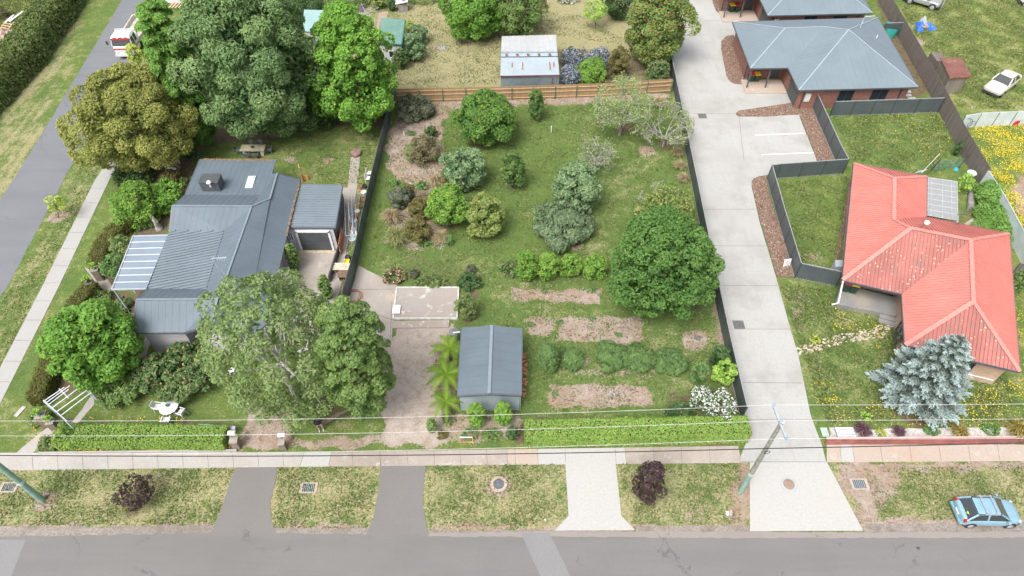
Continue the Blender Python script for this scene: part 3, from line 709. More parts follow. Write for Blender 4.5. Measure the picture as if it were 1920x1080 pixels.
# ================================================================ BUILDINGS
GREY=roofmat('roof_grey',(.125,.16,.19),.07); GREY2=roofmat('roof_grey_rib',(.17,.21,.24),.07); UGREY=roofmat('roof_unit',(.17,.215,.245),.05)
GTRIM=simple('grey_trim',(.08,.095,.11),.5,.1); LTRIM=simple('light_grey_trim',(.42,.46,.5),.5,.08); RCAP=simple('grey_cap',(.2,.245,.275),.45,.06)
RED=roofmat('roof_red',(.55,.2,.17),.09,(.47,.22,.19),.5,.65); REDL=roofmat('roof_red_lichen',(.36,.14,.12),.16,(.26,.15,.13),.8,.7,(.55,.5,.4),.8); REDC=simple('red_cap',(.58,.23,.2),.6,.1)
BRICK=brickmat('brick_red',(.31,.12,.085),(.2,.075,.06),(.34,.26,.22)); TANB=brickmat('brick_tan',(.52,.36,.25),(.4,.26,.17),(.5,.42,.35))
WB=plankmat('weatherboard',(.55,.55,.58),(.62,.62,.65),.16,False); GLASS=glassy('window_glass',(.03,.04,.05),.06); DARK=simple('dark_frame',(.05,.055,.06),.5,.1); WFR=simple('white_frame',(.72,.73,.76),.5,.06)
CB=simple('dark_sheet',(.075,.085,.09),.5,.12,1.2); RUST=simple('rust',(.25,.1,.05),.9,.4,4); GUT=simple('gutter_grey',(.1,.11,.13),.45,.1)
def tess(pts):
    from mathutils.geometry import tessellate_polygon
    return [tuple(t) for t in tessellate_polygon([pts])]
def ribs(mb,pts,pitch,w,h,off=0.0):
    pts=[Vector(p) for p in pts]; n=newell(pts).normalized()
    if n.z<0: n=-n
    hd=Vector((0,0,1)).cross(n); hd.z=0
    hd=hd.normalized() if hd.length>1e-4 else Vector((1,0,0))
    us=[p.dot(hd) for p in pts]; u=min(us)+pitch*.5+off; tr=tess(pts)
    while u<max(us):
        for t in tr:
            q=[pts[i] for i in t]; xs=[]
            for i in range(3):
                a=q[i];b=q[(i+1)%3]; ua=a.dot(hd);ub=b.dot(hd)
                if (ua>u)!=(ub>u): xs.append(a.lerp(b,(u-ua)/(ub-ua)))
            if len(xs)==2 and (xs[0]-xs[1]).length>.08:
                mb.bar(xs[0]+n*h*.4,xs[1]+n*h*.4,w,h,up=n)
        u+=pitch
def mkroof(parent,V,faces,mats,ridges=(),eaves=(),capmat=RCAP,gut=GUT,rib=None,capw=.2,thick=.06,name='roof'):
    mb=MB()
    for f in faces:
        vs,mi=(f if isinstance(f,tuple) and isinstance(f[0],(list,tuple)) else (f,0))
        mb.mat(mi); pp=[Vector(V[k]) for k in vs]
        for t in tess(pp): 
            q=[pp[i] for i in t]
            if newell(q).z<0: q=q[::-1]
            mb.face(q)
            mb.face([x-Vector((0,0,thick)) for x in q[::-1]])
        for i in range(len(pp)):
            x,y=pp[i],pp[(i+1)%len(pp)]; dz=Vector((0,0,thick)); mb.face([x-dz,y-dz,y,x])
        if rib and rib.get(mi): ribs(mb,pp,*rib[mi])
    r=mb.build(name,mats,parent)
    for a,b in ridges:
        m=MB(); m.bar(V[a]+Vector((0,0,.035)),V[b]+Vector((0,0,.035)),capw,.05); o=m.build('ridge_cap',capmat,parent); o.parent=r
    for a,b in eaves:
        m=MB(); m.bar(V[a]+Vector((0,0,-.07)),V[b]+Vector((0,0,-.07)),.13,.14); o=m.build('gutter',gut,parent); o.parent=r
    return r
def window(parent,a,b,z0,z1,out,frame=DARK,mull=1,glass=GLASS,name='window'):
    """a,b: ground points of the opening, out: outward unit vector"""
    a=Vector((a[0],a[1],0));b=Vector((b[0],b[1],0)); o=Vector((out[0],out[1],0)).normalized(); d=(b-a).normalized(); zc=(z0+z1)/2
    mb=MB(); t=.06
    A=a+o*.03;B=b+o*.03
    for z in (z0,z1): mb.bar(A+Vector((0,0,z)),B+Vector((0,0,z)),.07,t)
    for k in range(mull+2):
        q=A.lerp(B,k/(mull+1)); mb.bar(q+Vector((0,0,z0)),q+Vector((0,0,z1)),.07,t,up=o)
    w_=mb.build(name,frame,parent)
    m=MB(); m.face([A-o*.012+Vector((0,0,z0)),B-o*.012+Vector((0,0,z0)),B-o*.012+Vector((0,0,z1)),A-o*.012+Vector((0,0,z1))])
    g=m.build('pane',glass,parent); g.parent=w_
    return w_
Z=lambda p,z: Vector((p[0],p[1],z))
# ---------------------------------------------------------------- left grey roofed house
V=dict(a=P(375,298,3.0),b=P(518,299,3.0),b2=P(510,325,3.18),c=P(347,365,3.4),d=P(490,366,3.45),e=P(323,386,4.5),f=P(472,387,4.5),g=P(318,433,3.25),h=P(420,433,3.7),
 i=P(278,541,3.2),j=P(387,542,3.6),k=P(256,562,4.5),l=P(408,561,4.5),m=P(249,623,3.1),n=P(346,623,3.1),o=P(395,609,4.3),
 p=P(520,325,3.95),q=P(562,336,2.95),r=P(506,373,4.05),s=P(512,545,2.95),t=P(420,534,4.5),u=P(474,545,3.62),t2=P(419,538,4.4),w=P(495,612,2.95),w0=P(511,547,2.9),o2=P(455,640,3.0),v0=P(487,350,3.5))
h=thing('grey_house','low grey metal roofed weatherboard house with several joined gables at the side street','house',Z(P(420,480),0))
faces=[(('a','b','b2','d','c'),0),(('c','d','f','e'),0),(('e','f','h','g'),0),(('g','h','j','i'),1),(('i','j','l','k'),0),(('k','l','n','m'),0),(('l','o','n'),0),(('f','t','l','j','h'),0),
 (('p','q','s','u','t','f','r'),0),(('b2','p','r','f','d'),0),(('t2','w0','w','o2','o','l'),0)]
mkroof(h,V,faces,[GREY,GREY2],[('e','f'),('f','t'),('t2','l'),('l','o'),('k','l'),('p','r'),('r','f'),('t','u'),('u','s')],[('a','c'),('c','e'),('e','g'),('i','k'),('k','m'),('m','n'),('n','o'),('q','s'),('p','q'),('w0','w')],
 rib={1:(.3,.13,.1),0:(.5,.05,.012)},capw=.13)
mb=MB()
mb.prism(inset([V['a'],V['b'],V['b2'],V['d'],V['c']],.35),0,2.85)
mb.prism(inset([V['c'],V['d'],V['h'],V['g']],.35),0,3.3)
mb.prism(inset([V['i'],V['j'],V['n'],V['m']],.4),0,3.0)
mb.prism([V['h']+Vector((-.5,1,0)),V['q']+Vector((-.5,-.4,0)),V['s']+Vector((-.5,.2,0)),V['j']+Vector((-.3,0,0))],0,2.88)
mb.prism(inset([V['n'],V['j'],V['s'],V['w'],V['o2']],.5),0,2.85)
mb.prism(inset([V['g'],V['h'],V['j'],V['i']],.6),0,3.1)
for a,b,c in (('m','k','i'),('g','e','c')):
    A,B,C=V[a],V[b],V[c]; off=Vector((.35,0,-.1)); mb.face([A+off,B+off,C+off])
mb.face([V['n']+Vector((-.3,.35,-.1)),V['o']+Vector((0,.4,-.12)),V['o2']+Vector((0,.4,-.1)),V['n']+Vector((1.2,.3,-.25))])
mb.build('wall',WB,h)
s=MB(); A=P(466,334,3.3);
c0=P(470,343,3.25)
s.box(c0.x,c0.y,3.22,.62,1.55,.16,R(3)); s.build('skylight',WHITE,h)
s=MB(); c0=P(396,362,3.35); s.box(c0.x,c0.y+.75,3.25,1.55,1.15,1.05,0); s.box(c0.x,c0.y+.75,4.3,1.62,1.2,.06,0); s.build('evaporative_cooler',CB,h)
s=MB(); c0=P(393,346,4.36); s.lathe(c0.x,c0.y,[(.0,4.75),(.12,4.72),(.2,4.62),(.2,4.55),(.06,4.54),(.06,4.1)],14); s.build('roof_vent',WHITE,h)
s=MB(); b0=P(418,523,4.6); t0=b0+Vector((0,0,2.2)); s.tube([b0,t0],.025,5); s.bar(t0+Vector((-.1,0,0)),t0+Vector((.95,.05,0)),.05,.04); 
for k in range(6): s.bar(t0+Vector((.0+k*.17,-.22,0)),t0+Vector((.0+k*.17,.22,0)),.015,.015)
s.tube([t0+Vector((0,0,-.5)),P(440,535,4.1)],.012,4); s.build('antenna',LTRIM,h)
LL=leafmat('leaf_dry',(.25,.14,.08),(.45,.3,.18),None,.1)
def litterline(par,a,b,w_,n_):
    t=rng.random(n_)**1.0; C=np.array(a)+(np.array(b)-np.array(a))*t[:,None]+rng.normal(size=(n_,3))*[w_,w_,.01]; C[:,2]+=.03; leafmesh('leaf_litter',C,rdir(n_)*.4+[0,0,1],np.full(n_,.07),LL,rng.random(n_),parent=par)
litterline(h,V['a']+Vector((.3,-.12,0)),V['b']+Vector((-.3,-.12,0)),.07,600); litterline(h,V['q']+Vector((.02,-.6,-.02)),V['s'].lerp(V['q'],.45),.06,330); litterline(h,V['d']+Vector((-.2,-.4,.1)),V['r']+Vector((-.2,-.1,.05)),.06,160)
# weatherboard window at the drive side, white door
fy=V['n']; 
window(h,P(528,512),P(536,470),1.0,2.2,(1,-.1),WFR,1)
window(h,P(300,648),P(330,648),1.0,2.2,(0,-1),WFR,1)
# carport roof over the veranda
pr=thing('veranda','sloping translucent grey veranda roof with seven white battens on posts','veranda',Z(P(270,500),0))
A,B,C,D_=P(250,443,2.75),P(315,441,3.1),P(274,542,3.1),P(210,543,2.75)
mb=MB(); mb.slab([A,B,C,D_],.04); mb.build('roof',roofmat('veranda_sheet',(.2,.25,.31),.07),pr)
mb=MB()
for k in range(1,8): mb.bar(A.lerp(D_,k/8)+Vector((0,0,.03)),B.lerp(C,k/8)+Vector((0,0,.03)),.045,.04)
mb.build('batten',WFR,pr)
mb=MB(); mb.bar(A,D_,.08,.14); mb.bar(A,B,.08,.1); mb.bar(D_,C,.08,.1); mb.build('beam',LTRIM,pr)
for k in (0,.33,.66,1):
    q=A.lerp(D_,k)+Vector((.15,0,0)); mb=MB(); mb.bar(Z(q,0),Z(q,2.7),.1,.1); mb.build('post',LTRIM,pr)
mb=MB(); mb.prism([Z(A,0)+Vector((.2,-.1,0)),Z(B,0)+Vector((-.1,-.1,0)),Z(C,0),Z(D_,0)+Vector((.3,.1,0))],0,.25); mb.build('deck',plankmat('deck_boards',(.14,.1,.08),(.2,.15,.12),.12),pr)
# garage
A,B,C,D_=P(564,345,2.75),P(642,347,2.55),P(628,427,2.55),P(543,426,2.75)
g=thing('garage','small garage with ribbed grey roof and dark roller door beside the grey house','garage',Z((A+C)/2,0))
V2=dict(a=A,b=B,c=C,d=D_); mkroof(g,V2,[(('a','b','c','d'),0)],[GREY2],[],[('a','b'),('b','c'),('c','d')],rib={0:(.3,.1,.05)})
# ribs run across in the photo: lay battens along the other direction
fp=inset([A,B,C,D_],.12); 
mb=MB(); mb.prism(fp,0,2.5); mb.build('wall',CB,g)
fl=P(573,462);fr=P(628,461); gy_=Z(C,0).y+.1; 
x0,x1=P(545,462).x,Z(C,0).x-.12; y=min(p.y for p in fp)
mb=MB(); mb.box((x0+x1)/2+.1,y-.02,0,(x1-x0)-.3,.06,2.45); mb.build('front_wall',WB,g)
xl=P(571,461).x; xr=P(626,461).x
mb=MB(); mb.box((xl+xr)/2,y-.1,.05,xr-xl,.05,2.1)
for k in range(12): mb.box((xl+xr)/2,y-.13,.1+k*.17,xr-xl-.04,.02,.05)
d=mb.build('roller_door',CB,g)
mb=MB(); 
for x in (xl-.09,xr+.09): mb.box(x,y-.12,0,.16,.12,2.3)
mb.box((xl+xr)/2,y-.12,2.15,xr-xl+.34,.12,.17); q=mb.build('door_frame',WFR,g)
window(g,(x0+.3,y-.05),(xl-.5,y-.05),1.2,2.1,(0,-1),WFR,1)
mb=MB(); mb.box((xl+xr)/2,y-.35,0,xr-xl+.9,.35,.08); mb.build('threshold',simple('pale_timber',(.45,.38,.28),.9,.25,5),g)
# ---------------------------------------------------------------- lot shed
A,B,C,D_=P(866,614,2.1),P(978.5,615,2.1),P(977,741,2.1),P(858,742,2.1); r1=P(922,611,2.62); r2=P(917,738,2.62)
g=thing('garden_shed','grey gabled steel garden shed behind the front shrubs','shed',Z((A+C)/2,0))
V2=dict(a=A,b=B,c=C,d=D_,r=r1,s=r2); mkroof(g,V2,[(('a','r','s','d'),0),(('r','b','c','s'),0)],[GREY],[('r','s')],[('a','d'),('b','c'),('d','s'),('s','c')],rib={0:(.8,.05,.015)},capw=.22)
fp=inset([A,B,C,D_],.1); ys=min(p.y for p in fp); yn=max(p.y for p in fp); 
mb=MB(); mb.prism(fp,0,2.05)
mb.face([(fp[0].x,0,0)]*3) if False else None
xs=sorted(p.x for p in fp); xm=r2.x
for yy in (ys,yn): mb.face([(xs[0],yy,2.05),(xs[-1],yy,2.05),(xm,yy,2.55)])
for k in range(46):
    t=(k+.5)/46; x=xs[0]+(xs[-1]-xs[0])*t; top=2.05+.5*(1-abs(x-xm)/(xs[-1]-xs[0])*2)
    mb.box(x,ys-.012,0,.035,.025,max(top,2.0))
mb.build('wall',roofmat('shed_wall',(.4,.47,.5),.05),g)
mb=MB(); 
for t in (.1,.35,.6,.85): q=B.lerp(C,t); mb.box(q.x-.06,q.y,1.9,.06,.06,.06)
mb.build('bracket',WFR,g)
# ---------------------------------------------------------------- corrugated back shed
A,B,C,D_=P(941,68,2.4),P(1042,65,2.4),P(1049,140,2.3),P(938,142,2.3); r1=P(939.5,98,3.3); r2=P(1045,97,3.3); 
g=thing('corrugated_shed','old corrugated iron shed with pale and rust streaked roof behind the paling fence','shed',Z((A+C)/2,0))
WHR=roofmat('zinc_white',(.47,.48,.49),.06,(.36,.37,.38),.5,.6); BLR=roofmat('zinc_blue',(.32,.38,.42),.08,(.3,.34,.38),.4,.5,(.28,.13,.08),.5)
V2=dict(a=A,b=B,c=C,d=D_,r=r1,s=r2,t=r1.lerp(D_,.22),u=r2.lerp(C,.22))
mkroof(g,V2,[(('a','r','s','b'),0),(('r','t','u','s'),1),(('t','d','c','u'),1)],[WHR,BLR],[('r','s')],[('a','b'),('d','c')],capmat=BLR,gut=simple('maroon_gutter',(.16,.06,.06),.6,.2),rib={0:(.62,.04,.03),1:(.31,.05,.02)},capw=.3)
mb=MB(); mb.bar(V2['t']+Vector((0,0,.03)),V2['u']+Vector((0,0,.03)),.06,.08); q=mb.build('lap_strip',GTRIM,g)
mb=MB()
for k in range(5):
    q=V2['r'].lerp(V2['s'],.1+k*.19).lerp(V2['t'].lerp(V2['u'],.1+k*.19),.5)+Vector((0,0,.03)); mb.box(q.x,q.y,q.z,.28,.5,.012,.1)
for k,(t,l) in enumerate(((.2,.5),(.38,.8),(.85,.9),(.92,.6))):
    q=V2['t'].lerp(V2['u'],t); e=D_.lerp(C,t); mb.bar(q.lerp(e,.3)+Vector((0,0,.028)),q.lerp(e,.3+.5*l)+Vector((0,0,.028)),.13,.012)
mb.build('rust_patch',RUST,g)
fp=inset([A,B,C,D_],.1); mb=MB(); mb.prism(fp,0,2.2)
for x in (min(p.x for p in fp),max(p.x for p in fp)): mb.face([(x,A.y-.1,2.2),(x,C.y+.1,2.2),(x,r1.y,3.2)])
for k in range(40):
    a,b=Z(D_,0),Z(C,0); q=a.lerp(b,(k+.5)/40); mb.box(q.x,min(p.y for p in fp)-.01,0,.05,.03,2.2)
mb.build('wall',roofmat('shed_wall_old',(.24,.3,.32),.1,(.16,.18,.18),.6,.7),g)
mb=MB(); q=P(1033,160); mb.box(q.x,min(p.y for p in fp)-.05,.7,.12,.06,1.3); mb.build('downpipe',RUST,g)
# ---------------------------------------------------------------- green roofed hut
A,B,C,D_=P(716,33,2.3),P(760,37,2.7),P(753,83,2.7),P(710,79,2.3)
g=thing('green_hut','small pale hut with green skillion roof beside two round bushes','hut',Z((A+C)/2,0))
V2=dict(a=A,b=B,c=C,d=D_); mkroof(g,V2,[(('a','b','c','d'),0)],[roofmat('roof_green',(.14,.26,.22),.08,(.22,.36,.3),.4,.6)],[],[('d','c'),('b','c')],gut=simple('green_gutter',(.03,.12,.09),.6),rib={0:(.4,.05,.02)})
fp=inset([A,B,C,D_],.15); mb=MB(); mb.prism(fp,0,2.25); mb.build('wall',simple('pale_render',(.5,.5,.52),.9,.1),g)
a,b=P(738,103),P(746,104); window(g,(fp[0].x+1.0,min(p.y for p in fp)-.02),(fp[0].x+1.6,min(p.y for p in fp)-.02),1.0,1.8,(0,-1),WFR,0)
# tiny timber outhouse
A,B,C,D_=P(743,14,1.9),P(761,2,2.2),P(762,10,2.2),P(746,18,1.9); g=thing('outhouse','tiny weathered timber outhouse with tilted tin roof in the dry back yard','outhouse',Z((A+C)/2,0))
c0=P(755,23); mb=MB(); mb.box(c0.x,c0.y+.6,0,1.1,1.1,1.0,R(12)); mb.build('wall',plankmat('grey_boards',(.3,.28,.27),(.42,.4,.38),.14),g)
mb=MB(); q=[Vector((c0.x+sx*.8,c0.y+.6+sy*.75,1.08+(.3 if sx>0 else 0))) for sx,sy in ((-1,-1),(1,-1),(1,1),(-1,1))]; mb.slab(q,.04); r_=mb.build('roof',WHR,g)
mb=MB(); mb.box(c0.x+.25,c0.y+.55,1.31,.4,.35,.02,.2); r2_=mb.build('rust_patch',CB,g); r2_.parent=r_
# ---------------------------------------------------------------- brick units
def unit(name,label,dx,dy,full=True):
    def Q(px,py,z): p=P(px,py,z); return Vector((p.x+dx,p.y+dy,z))
    E_=2.6
    A,B,C,D_,K,L=Q(1374,41,E_),Q(1646,33,E_),Q(1721,163,E_),Q(1498,169,E_),Q(1478,127,E_),Q(1407,128,E_)
    r=Q(1472,53,4.25); r2=Q(1546,50.5,4.3); r3=Q(1591,56,4.95)
    g=thing(name,label,'house',Z((A+C)/2,0))
    V2=dict(a=A,b=B,c=C,d=D_,k=K,l=L,r=r,s=r2,t=r3)
    mkroof(g,V2,[(('a','r','l'),0),(('a','b','t','s','r'),0),(('b','c','t'),0),(('d','t','c'),0),(('k','s','t','d'),0),(('l','r','s','k'),0)],[UGREY],
      [('a','r'),('r','l'),('r','s'),('s','t'),('t','b'),('t','c'),('t','d')],[('a','b'),('b','c'),('c','d'),('d','k'),('k','l'),('l','a')],capmat=simple('unit_cap',(.33,.39,.43),.45,.05),gut=CB,rib={0:(.6,.05,.01)},capw=.1)
    fp=inset([A,B,C,D_,K+Vector((0,1.6,0)),L+Vector((0,1.6,0))],.5)
    mb=MB(); mb.prism(fp,0,2.55); mb.build('wall',BRICK,g)
    mb=MB(); mb.slab([A,B,C,D_,K,L][::1],.03); o=mb.build('soffit',simple('soffit_pale',(.45,.45,.44),.8),g)
    for v_ in o.data.vertices: v_.co.z-=.14
    # porch under the left wing: floor, two posts, door, window, garage door
    px0,px1=L.x+.45,K.x+.4; yw=K.y+1.6-.5+1.0
    ymax=min(p.y for p in fp if abs(p.y-(K.y+1.1))<1.5)
    mb=MB(); mb.box((L.x+K.x)/2+.2,K.y+.4,0,4.4,2.6,.12); mb.build('porch_floor',CTAN,g)
    for px_ in (L.x+.3,(L.x+K.x)/2+.3):
        mb=MB(); mb.box(px_,K.y+.15,0,.12,.12,2.5); mb.build('post',GTRIM,g)
    yb=K.y+2.1
    window(g,(L.x+1.6,yb),(L.x+2.9,yb),1.0,2.0,(0,-1),DARK,1)
    mb=MB(); mb.box(K.x-.3,yb-.03,.1,.9,.06,2.05); dd=mb.build('door',CB,g)
    # garage door on the west face of the front wing
    xw=D_.x+.5
    mb=MB(); mb.box(xw-.03,(D_.y+K.y)/2+.2,.05,.06,2.6,2.15)
    for k in range(5): mb.box(xw-.075,(D_.y+K.y)/2+.2,.1+.42*k,.03,2.56,.03)
    mb.build('garage_door',CB,g)
    yf=min(p.y for p in fp)
    dirf=(C-D_).normalized(); nf=Vector((dirf.y,-dirf.x,0))
    def on(t,): return Z(D_.lerp(C,t)-nf*.5,0)
    window(g,on(.38),on(.50),.1,2.1,nf,DARK,1); window(g,on(.66),on(.79),.75,2.05,nf,DARK,1)
    mb=MB(); q=on(.115)+nf*.08; mb.box(q.x,q.y,.95,.55,.14,.9,math.atan2(dirf.y,dirf.x)); mb.build('meter_box',simple('box_grey',(.6,.6,.6),.5),g)
    for t in (.075,.9):
        mb=MB(); q=on(t)+nf*.07; mb.box(q.x,q.y,0,.1,.08,2.5); mb.build('downpipe',DARK,g)
    mb=MB(); q=Z(L,0)+Vector((.42,2.1,0)); mb.box(q.x,q.y,0,.1,.08,2.5); mb.build('downpipe',DARK,g)
    if full:
        mb=MB(); q=Q(1643,72,3.6); mb.tube([q,q+Vector((0,0,.4))],.05,8); mb.build('vent_pipe',WFR,g)
        mb=MB(); q=Q(1611,56,3.9); t0=q+Vector((.0,0,1.5)); mb.tube([q,t0],.02,5); mb.bar(t0,t0+Vector((1.2,.15,.02)),.03,.03)
        for k in range(7): mb.bar(t0+Vector((.1+k*.17,-.25,0)),t0+Vector((.1+k*.17,.3,0)),.012,.012)
        mb.build('antenna',WFR,g)
    return g,(A,B,C,D_,K,L)
u1,U1=unit('brick_unit','red brick unit with blue grey hip roof behind the dark steel fence',0,0)
sh=P(1440,29,2.6)-P(1498,169,2.6)
u2,U2=unit('brick_unit','upper red brick unit with blue grey hip roof cut by the top of the photo',sh.x,sh.y,False)
# ---------------------------------------------------------------- red roofed house
E_=2.6
V=dict(A=P(1601,306,E_),B=P(1738,331,E_),C=P(1737,407,E_),D=P(1892,438,E_),G=P(1912,697,E_),K2=P(1697,647,E_),K=P(1691,551,E_),L=P(1580,525,E_),
 r=P(1677,334,4.1),r2=P(1676,412,4.1),r3=P(1708,428,4.85),r4=P(1820,450,4.8),r5=P(1825,566,4.5))
V['x1']=P(1604,503,3.0); V['x2']=P(1700,524,3.02)
g=thing('red_roofed_house','tan brick house with faded red ribbed metal roof spotted with lichen','house',Z(P(1750,520),0))
mkroof(g,V,[(('A','B','r'),0),(('B','C','r2','r'),0),(('A','r','r2','r3','L'),0),(('C','D','r4','r3','r2'),0),(('L','r3','r4','K'),1),(('D','G','r5','r4'),0),(('K','r4','r5','K2'),0),(('K2','r5','G'),1)],
 [RED,REDL],[('A','r'),('r','B'),('r','r2'),('r2','r3'),('r3','L'),('r3','r4'),('r4','D'),('r4','r5'),('r5','G'),('r5','K2')],[('A','B'),('B','C'),('C','D'),('D','G'),('G','K2'),('K2','K'),('K','L'),('L','A')],
 capmat=REDC,gut=simple('gutter_dark',(.085,.09,.12),.5,.1),rib={0:(.26,.05,.075),1:(.26,.05,.075)},capw=.3)
fp=inset([V[k] for k in ('A','B','C','D','G','K2')]+[V['K']+(V['D']-V['C']).normalized()*0+Vector((.0,.0,0)),V['K']+Vector((.6,1.7,0)),V['L']+Vector((.75,1.75,0))],.5)
mb=MB(); mb.prism(fp,0,2.5); mb.build('wall',TANB,g)
mb=MB(); mb.slab([V[k] for k in ('A','B','C','D','G','K2','K','L')],.03); o=mb.build('soffit',simple('soffit_dark',(.2,.17,.16),.8),g)
for v_ in o.data.vertices: v_.co.z-=.15
# porch slab, steps and side wall
a=P(1567,570,.45);b=P(1577,532,.45);c=P(1690,560,.45);d_=P(1680,592,.45)
mb=MB(); mb.prism([a,b,c,d_],0,.45); mb.build('porch_floor',concmat('porch_paint',(.14,.16,.19),(.34,.3,.24),.8,.2),g)
mb=MB()
for k,(z0,z1) in enumerate(((0,.3),(0,.16))):
    e=P(1649,588,.3);f=P(1681,596,.3); off=Vector((-.1,-.32,0)).normalized()*.36*(k)
    mb.prism([Z(e,0)+off,Z(f,0)+off,Z(f,0)+off+Vector((-.12,-.36,0)),Z(e,0)+off+Vector((-.12,-.36,0))],z0,z1)
mb.build('step',concmat('step_paint',(.2,.2,.21),(.32,.28,.24),.6),g)
mb=MB(); p0=V['L']+Vector((-.0,-.1,0)); mb.tube([p0,P(1572,568,.9),P(1560,571,.85)],.07,8); mb.build('downpipe',WFR,g)
dG=(V['G']-V['K2']).normalized(); nG=Vector((dG.y,-dG.x,0))
onG=lambda t: Z(V['K2'].lerp(V['G'],t)-nG*.5,0)
window(g,onG(.42),onG(.68),.9,2.1,nG,DARK,1)
mb=MB(); mb.bar(onG(.08)+nG*.04+Vector((0,0,.55)),onG(.92)+nG*.04+Vector((0,0,.55)),.06,.07); mb.build('trim',WFR,g)
window(g,Z(V['K2'],0)+Vector((.52,1.2,0)),Z(V['K2'],0)+Vector((1.0,2.6,0)),.9,2.1,(-.93,.36),DARK,1)
q=P(1729,432,4.6); mb=MB(); mb.tube([q,q+Vector((0,0,.75))],.16,10); fl=mb.build('flue',simple('flue_red',(.4,.14,.12),.6),g)
mb=MB(); mb.cyl(q.x,q.y,q.z+.75,.2,.16,12); cc_=mb.build('cowl',WFR,g); cc_.parent=fl
q=P(1797,420,3.5); mb=MB(); mb.tube([q,q+Vector((.0,0,.7))],.03,6)
n_seg=18; cen=q+Vector((0,.15,.85)); ax=Vector((-.1,.55,.83)).normalized(); u_=ax.cross(Vector((1,0,0))).normalized(); v_=ax.cross(u_)
rim=[cen+(u_*math.cos(i*6.283/n_seg)*.36+v_*math.sin(i*6.283/n_seg)*.42)+ax*.06 for i in range(n_seg)]
for i in range(n_seg): mb.face([cen,rim[i],rim[(i+1)%n_seg]])
mb.bar(cen,cen+ax*.5+Vector((0,0,.1)),.02,.02); mb.build('satellite_dish',simple('dish_grey',(.12,.1,.13),.5),g)
q=P(1804,421,3.0); mb=MB(); mb.tube([q,q+Vector((.65,.6,.9))],.03,5); mb.build('roof_pole',RUST,g)
# pergola roof
pg=thing('pergola_roof','flat translucent white pergola roof against the red roofed house','pergola',Z(P(1765,380),0))
A,B,C,D_=P(1739,333,2.55),P(1794,341,2.45),P(1796,414,2.45),P(1738,404,2.55)
mt=NT('polycarbonate'); cN=mt.noise(1.5,4); mt.b.inputs['Transmission Weight'].default_value=.25
PC=mt.fin(mt.mix(cN,(.32,.34,.35),(.4,.41,.41)),.4)
mb=MB(); mb.slab([A,B,C,D_],.02); mb.build('roof_sheet',PC,pg)
mb=MB()
for k in range(8): mb.bar(A.lerp(D_,k/7)+Vector((0,0,.03)),B.lerp(C,k/7)+Vector((0,0,.03)),.035,.04)
for k in (0.02,.12,.5,.8,1): mb.bar(A.lerp(B,k)+Vector((0,0,.04)),D_.lerp(C,k)+Vector((0,0,.04)),.035,.04)
mb.build('frame',simple('frame_grey',(.5,.51,.52),.5),pg)
for q in (B,C): mb=MB(); mb.bar(Z(q,0),Z(q,2.4),.09,.09); mb.build('post',WFR,pg)
sheet('paving',[(1745,420),(1800,425),(1836,400),(1840,425),(1835,440),(1745,440)],.02,CTAN,0,thick=.03)
# ---------------------------------------------------------------- paddock hut
g=thing('timber_hut','leaning weathered timber hut with rusty red tin roof in the paddock','hut',Z(P(1785,160),0))
A,B,C,D_=P(1763,108,2.3),P(1803,108,2.3),P(1821,142,2.2),P(1781,145,2.2)
V2=dict(a=A,b=B,c=C,d=D_); mkroof(g,V2,[(('a','b','c','d'),0)],[roofmat('rust_roof',(.2,.09,.075),.2,(.32,.2,.17),.5,.8)],[],[('d','c')],gut=RUST,rib={0:(.25,.04,.03)})
fp=inset([A,B,C,D_],.15); mb=MB(); mb.prism(fp,0,2.15); mb.build('wall',plankmat('hut_boards',(.2,.17,.14),(.3,.27,.23),.2,True,(.22,.22,.12)),g)
# teal shed behind the maple, grey house roof at the top edge
g=thing('teal_shed','pale teal roofed shed mostly hidden behind the bright maple crown','shed',Z(P(592,40),0))
A,B,C,D_=P(570,18,2.4),P(608,19,2.4),P(602,60,2.4),P(568,58,2.4)
mb=MB(); mb.slab([A,B,C,D_],.06); mb.build('roof',roofmat('roof_teal',(.28,.42,.42),.06),g)
fp=inset([A,B,C,D_],.15); mb=MB(); mb.prism(fp,0,2.3); mb.build('wall',simple('pale_render2',(.5,.5,.48),.9,.1),g)
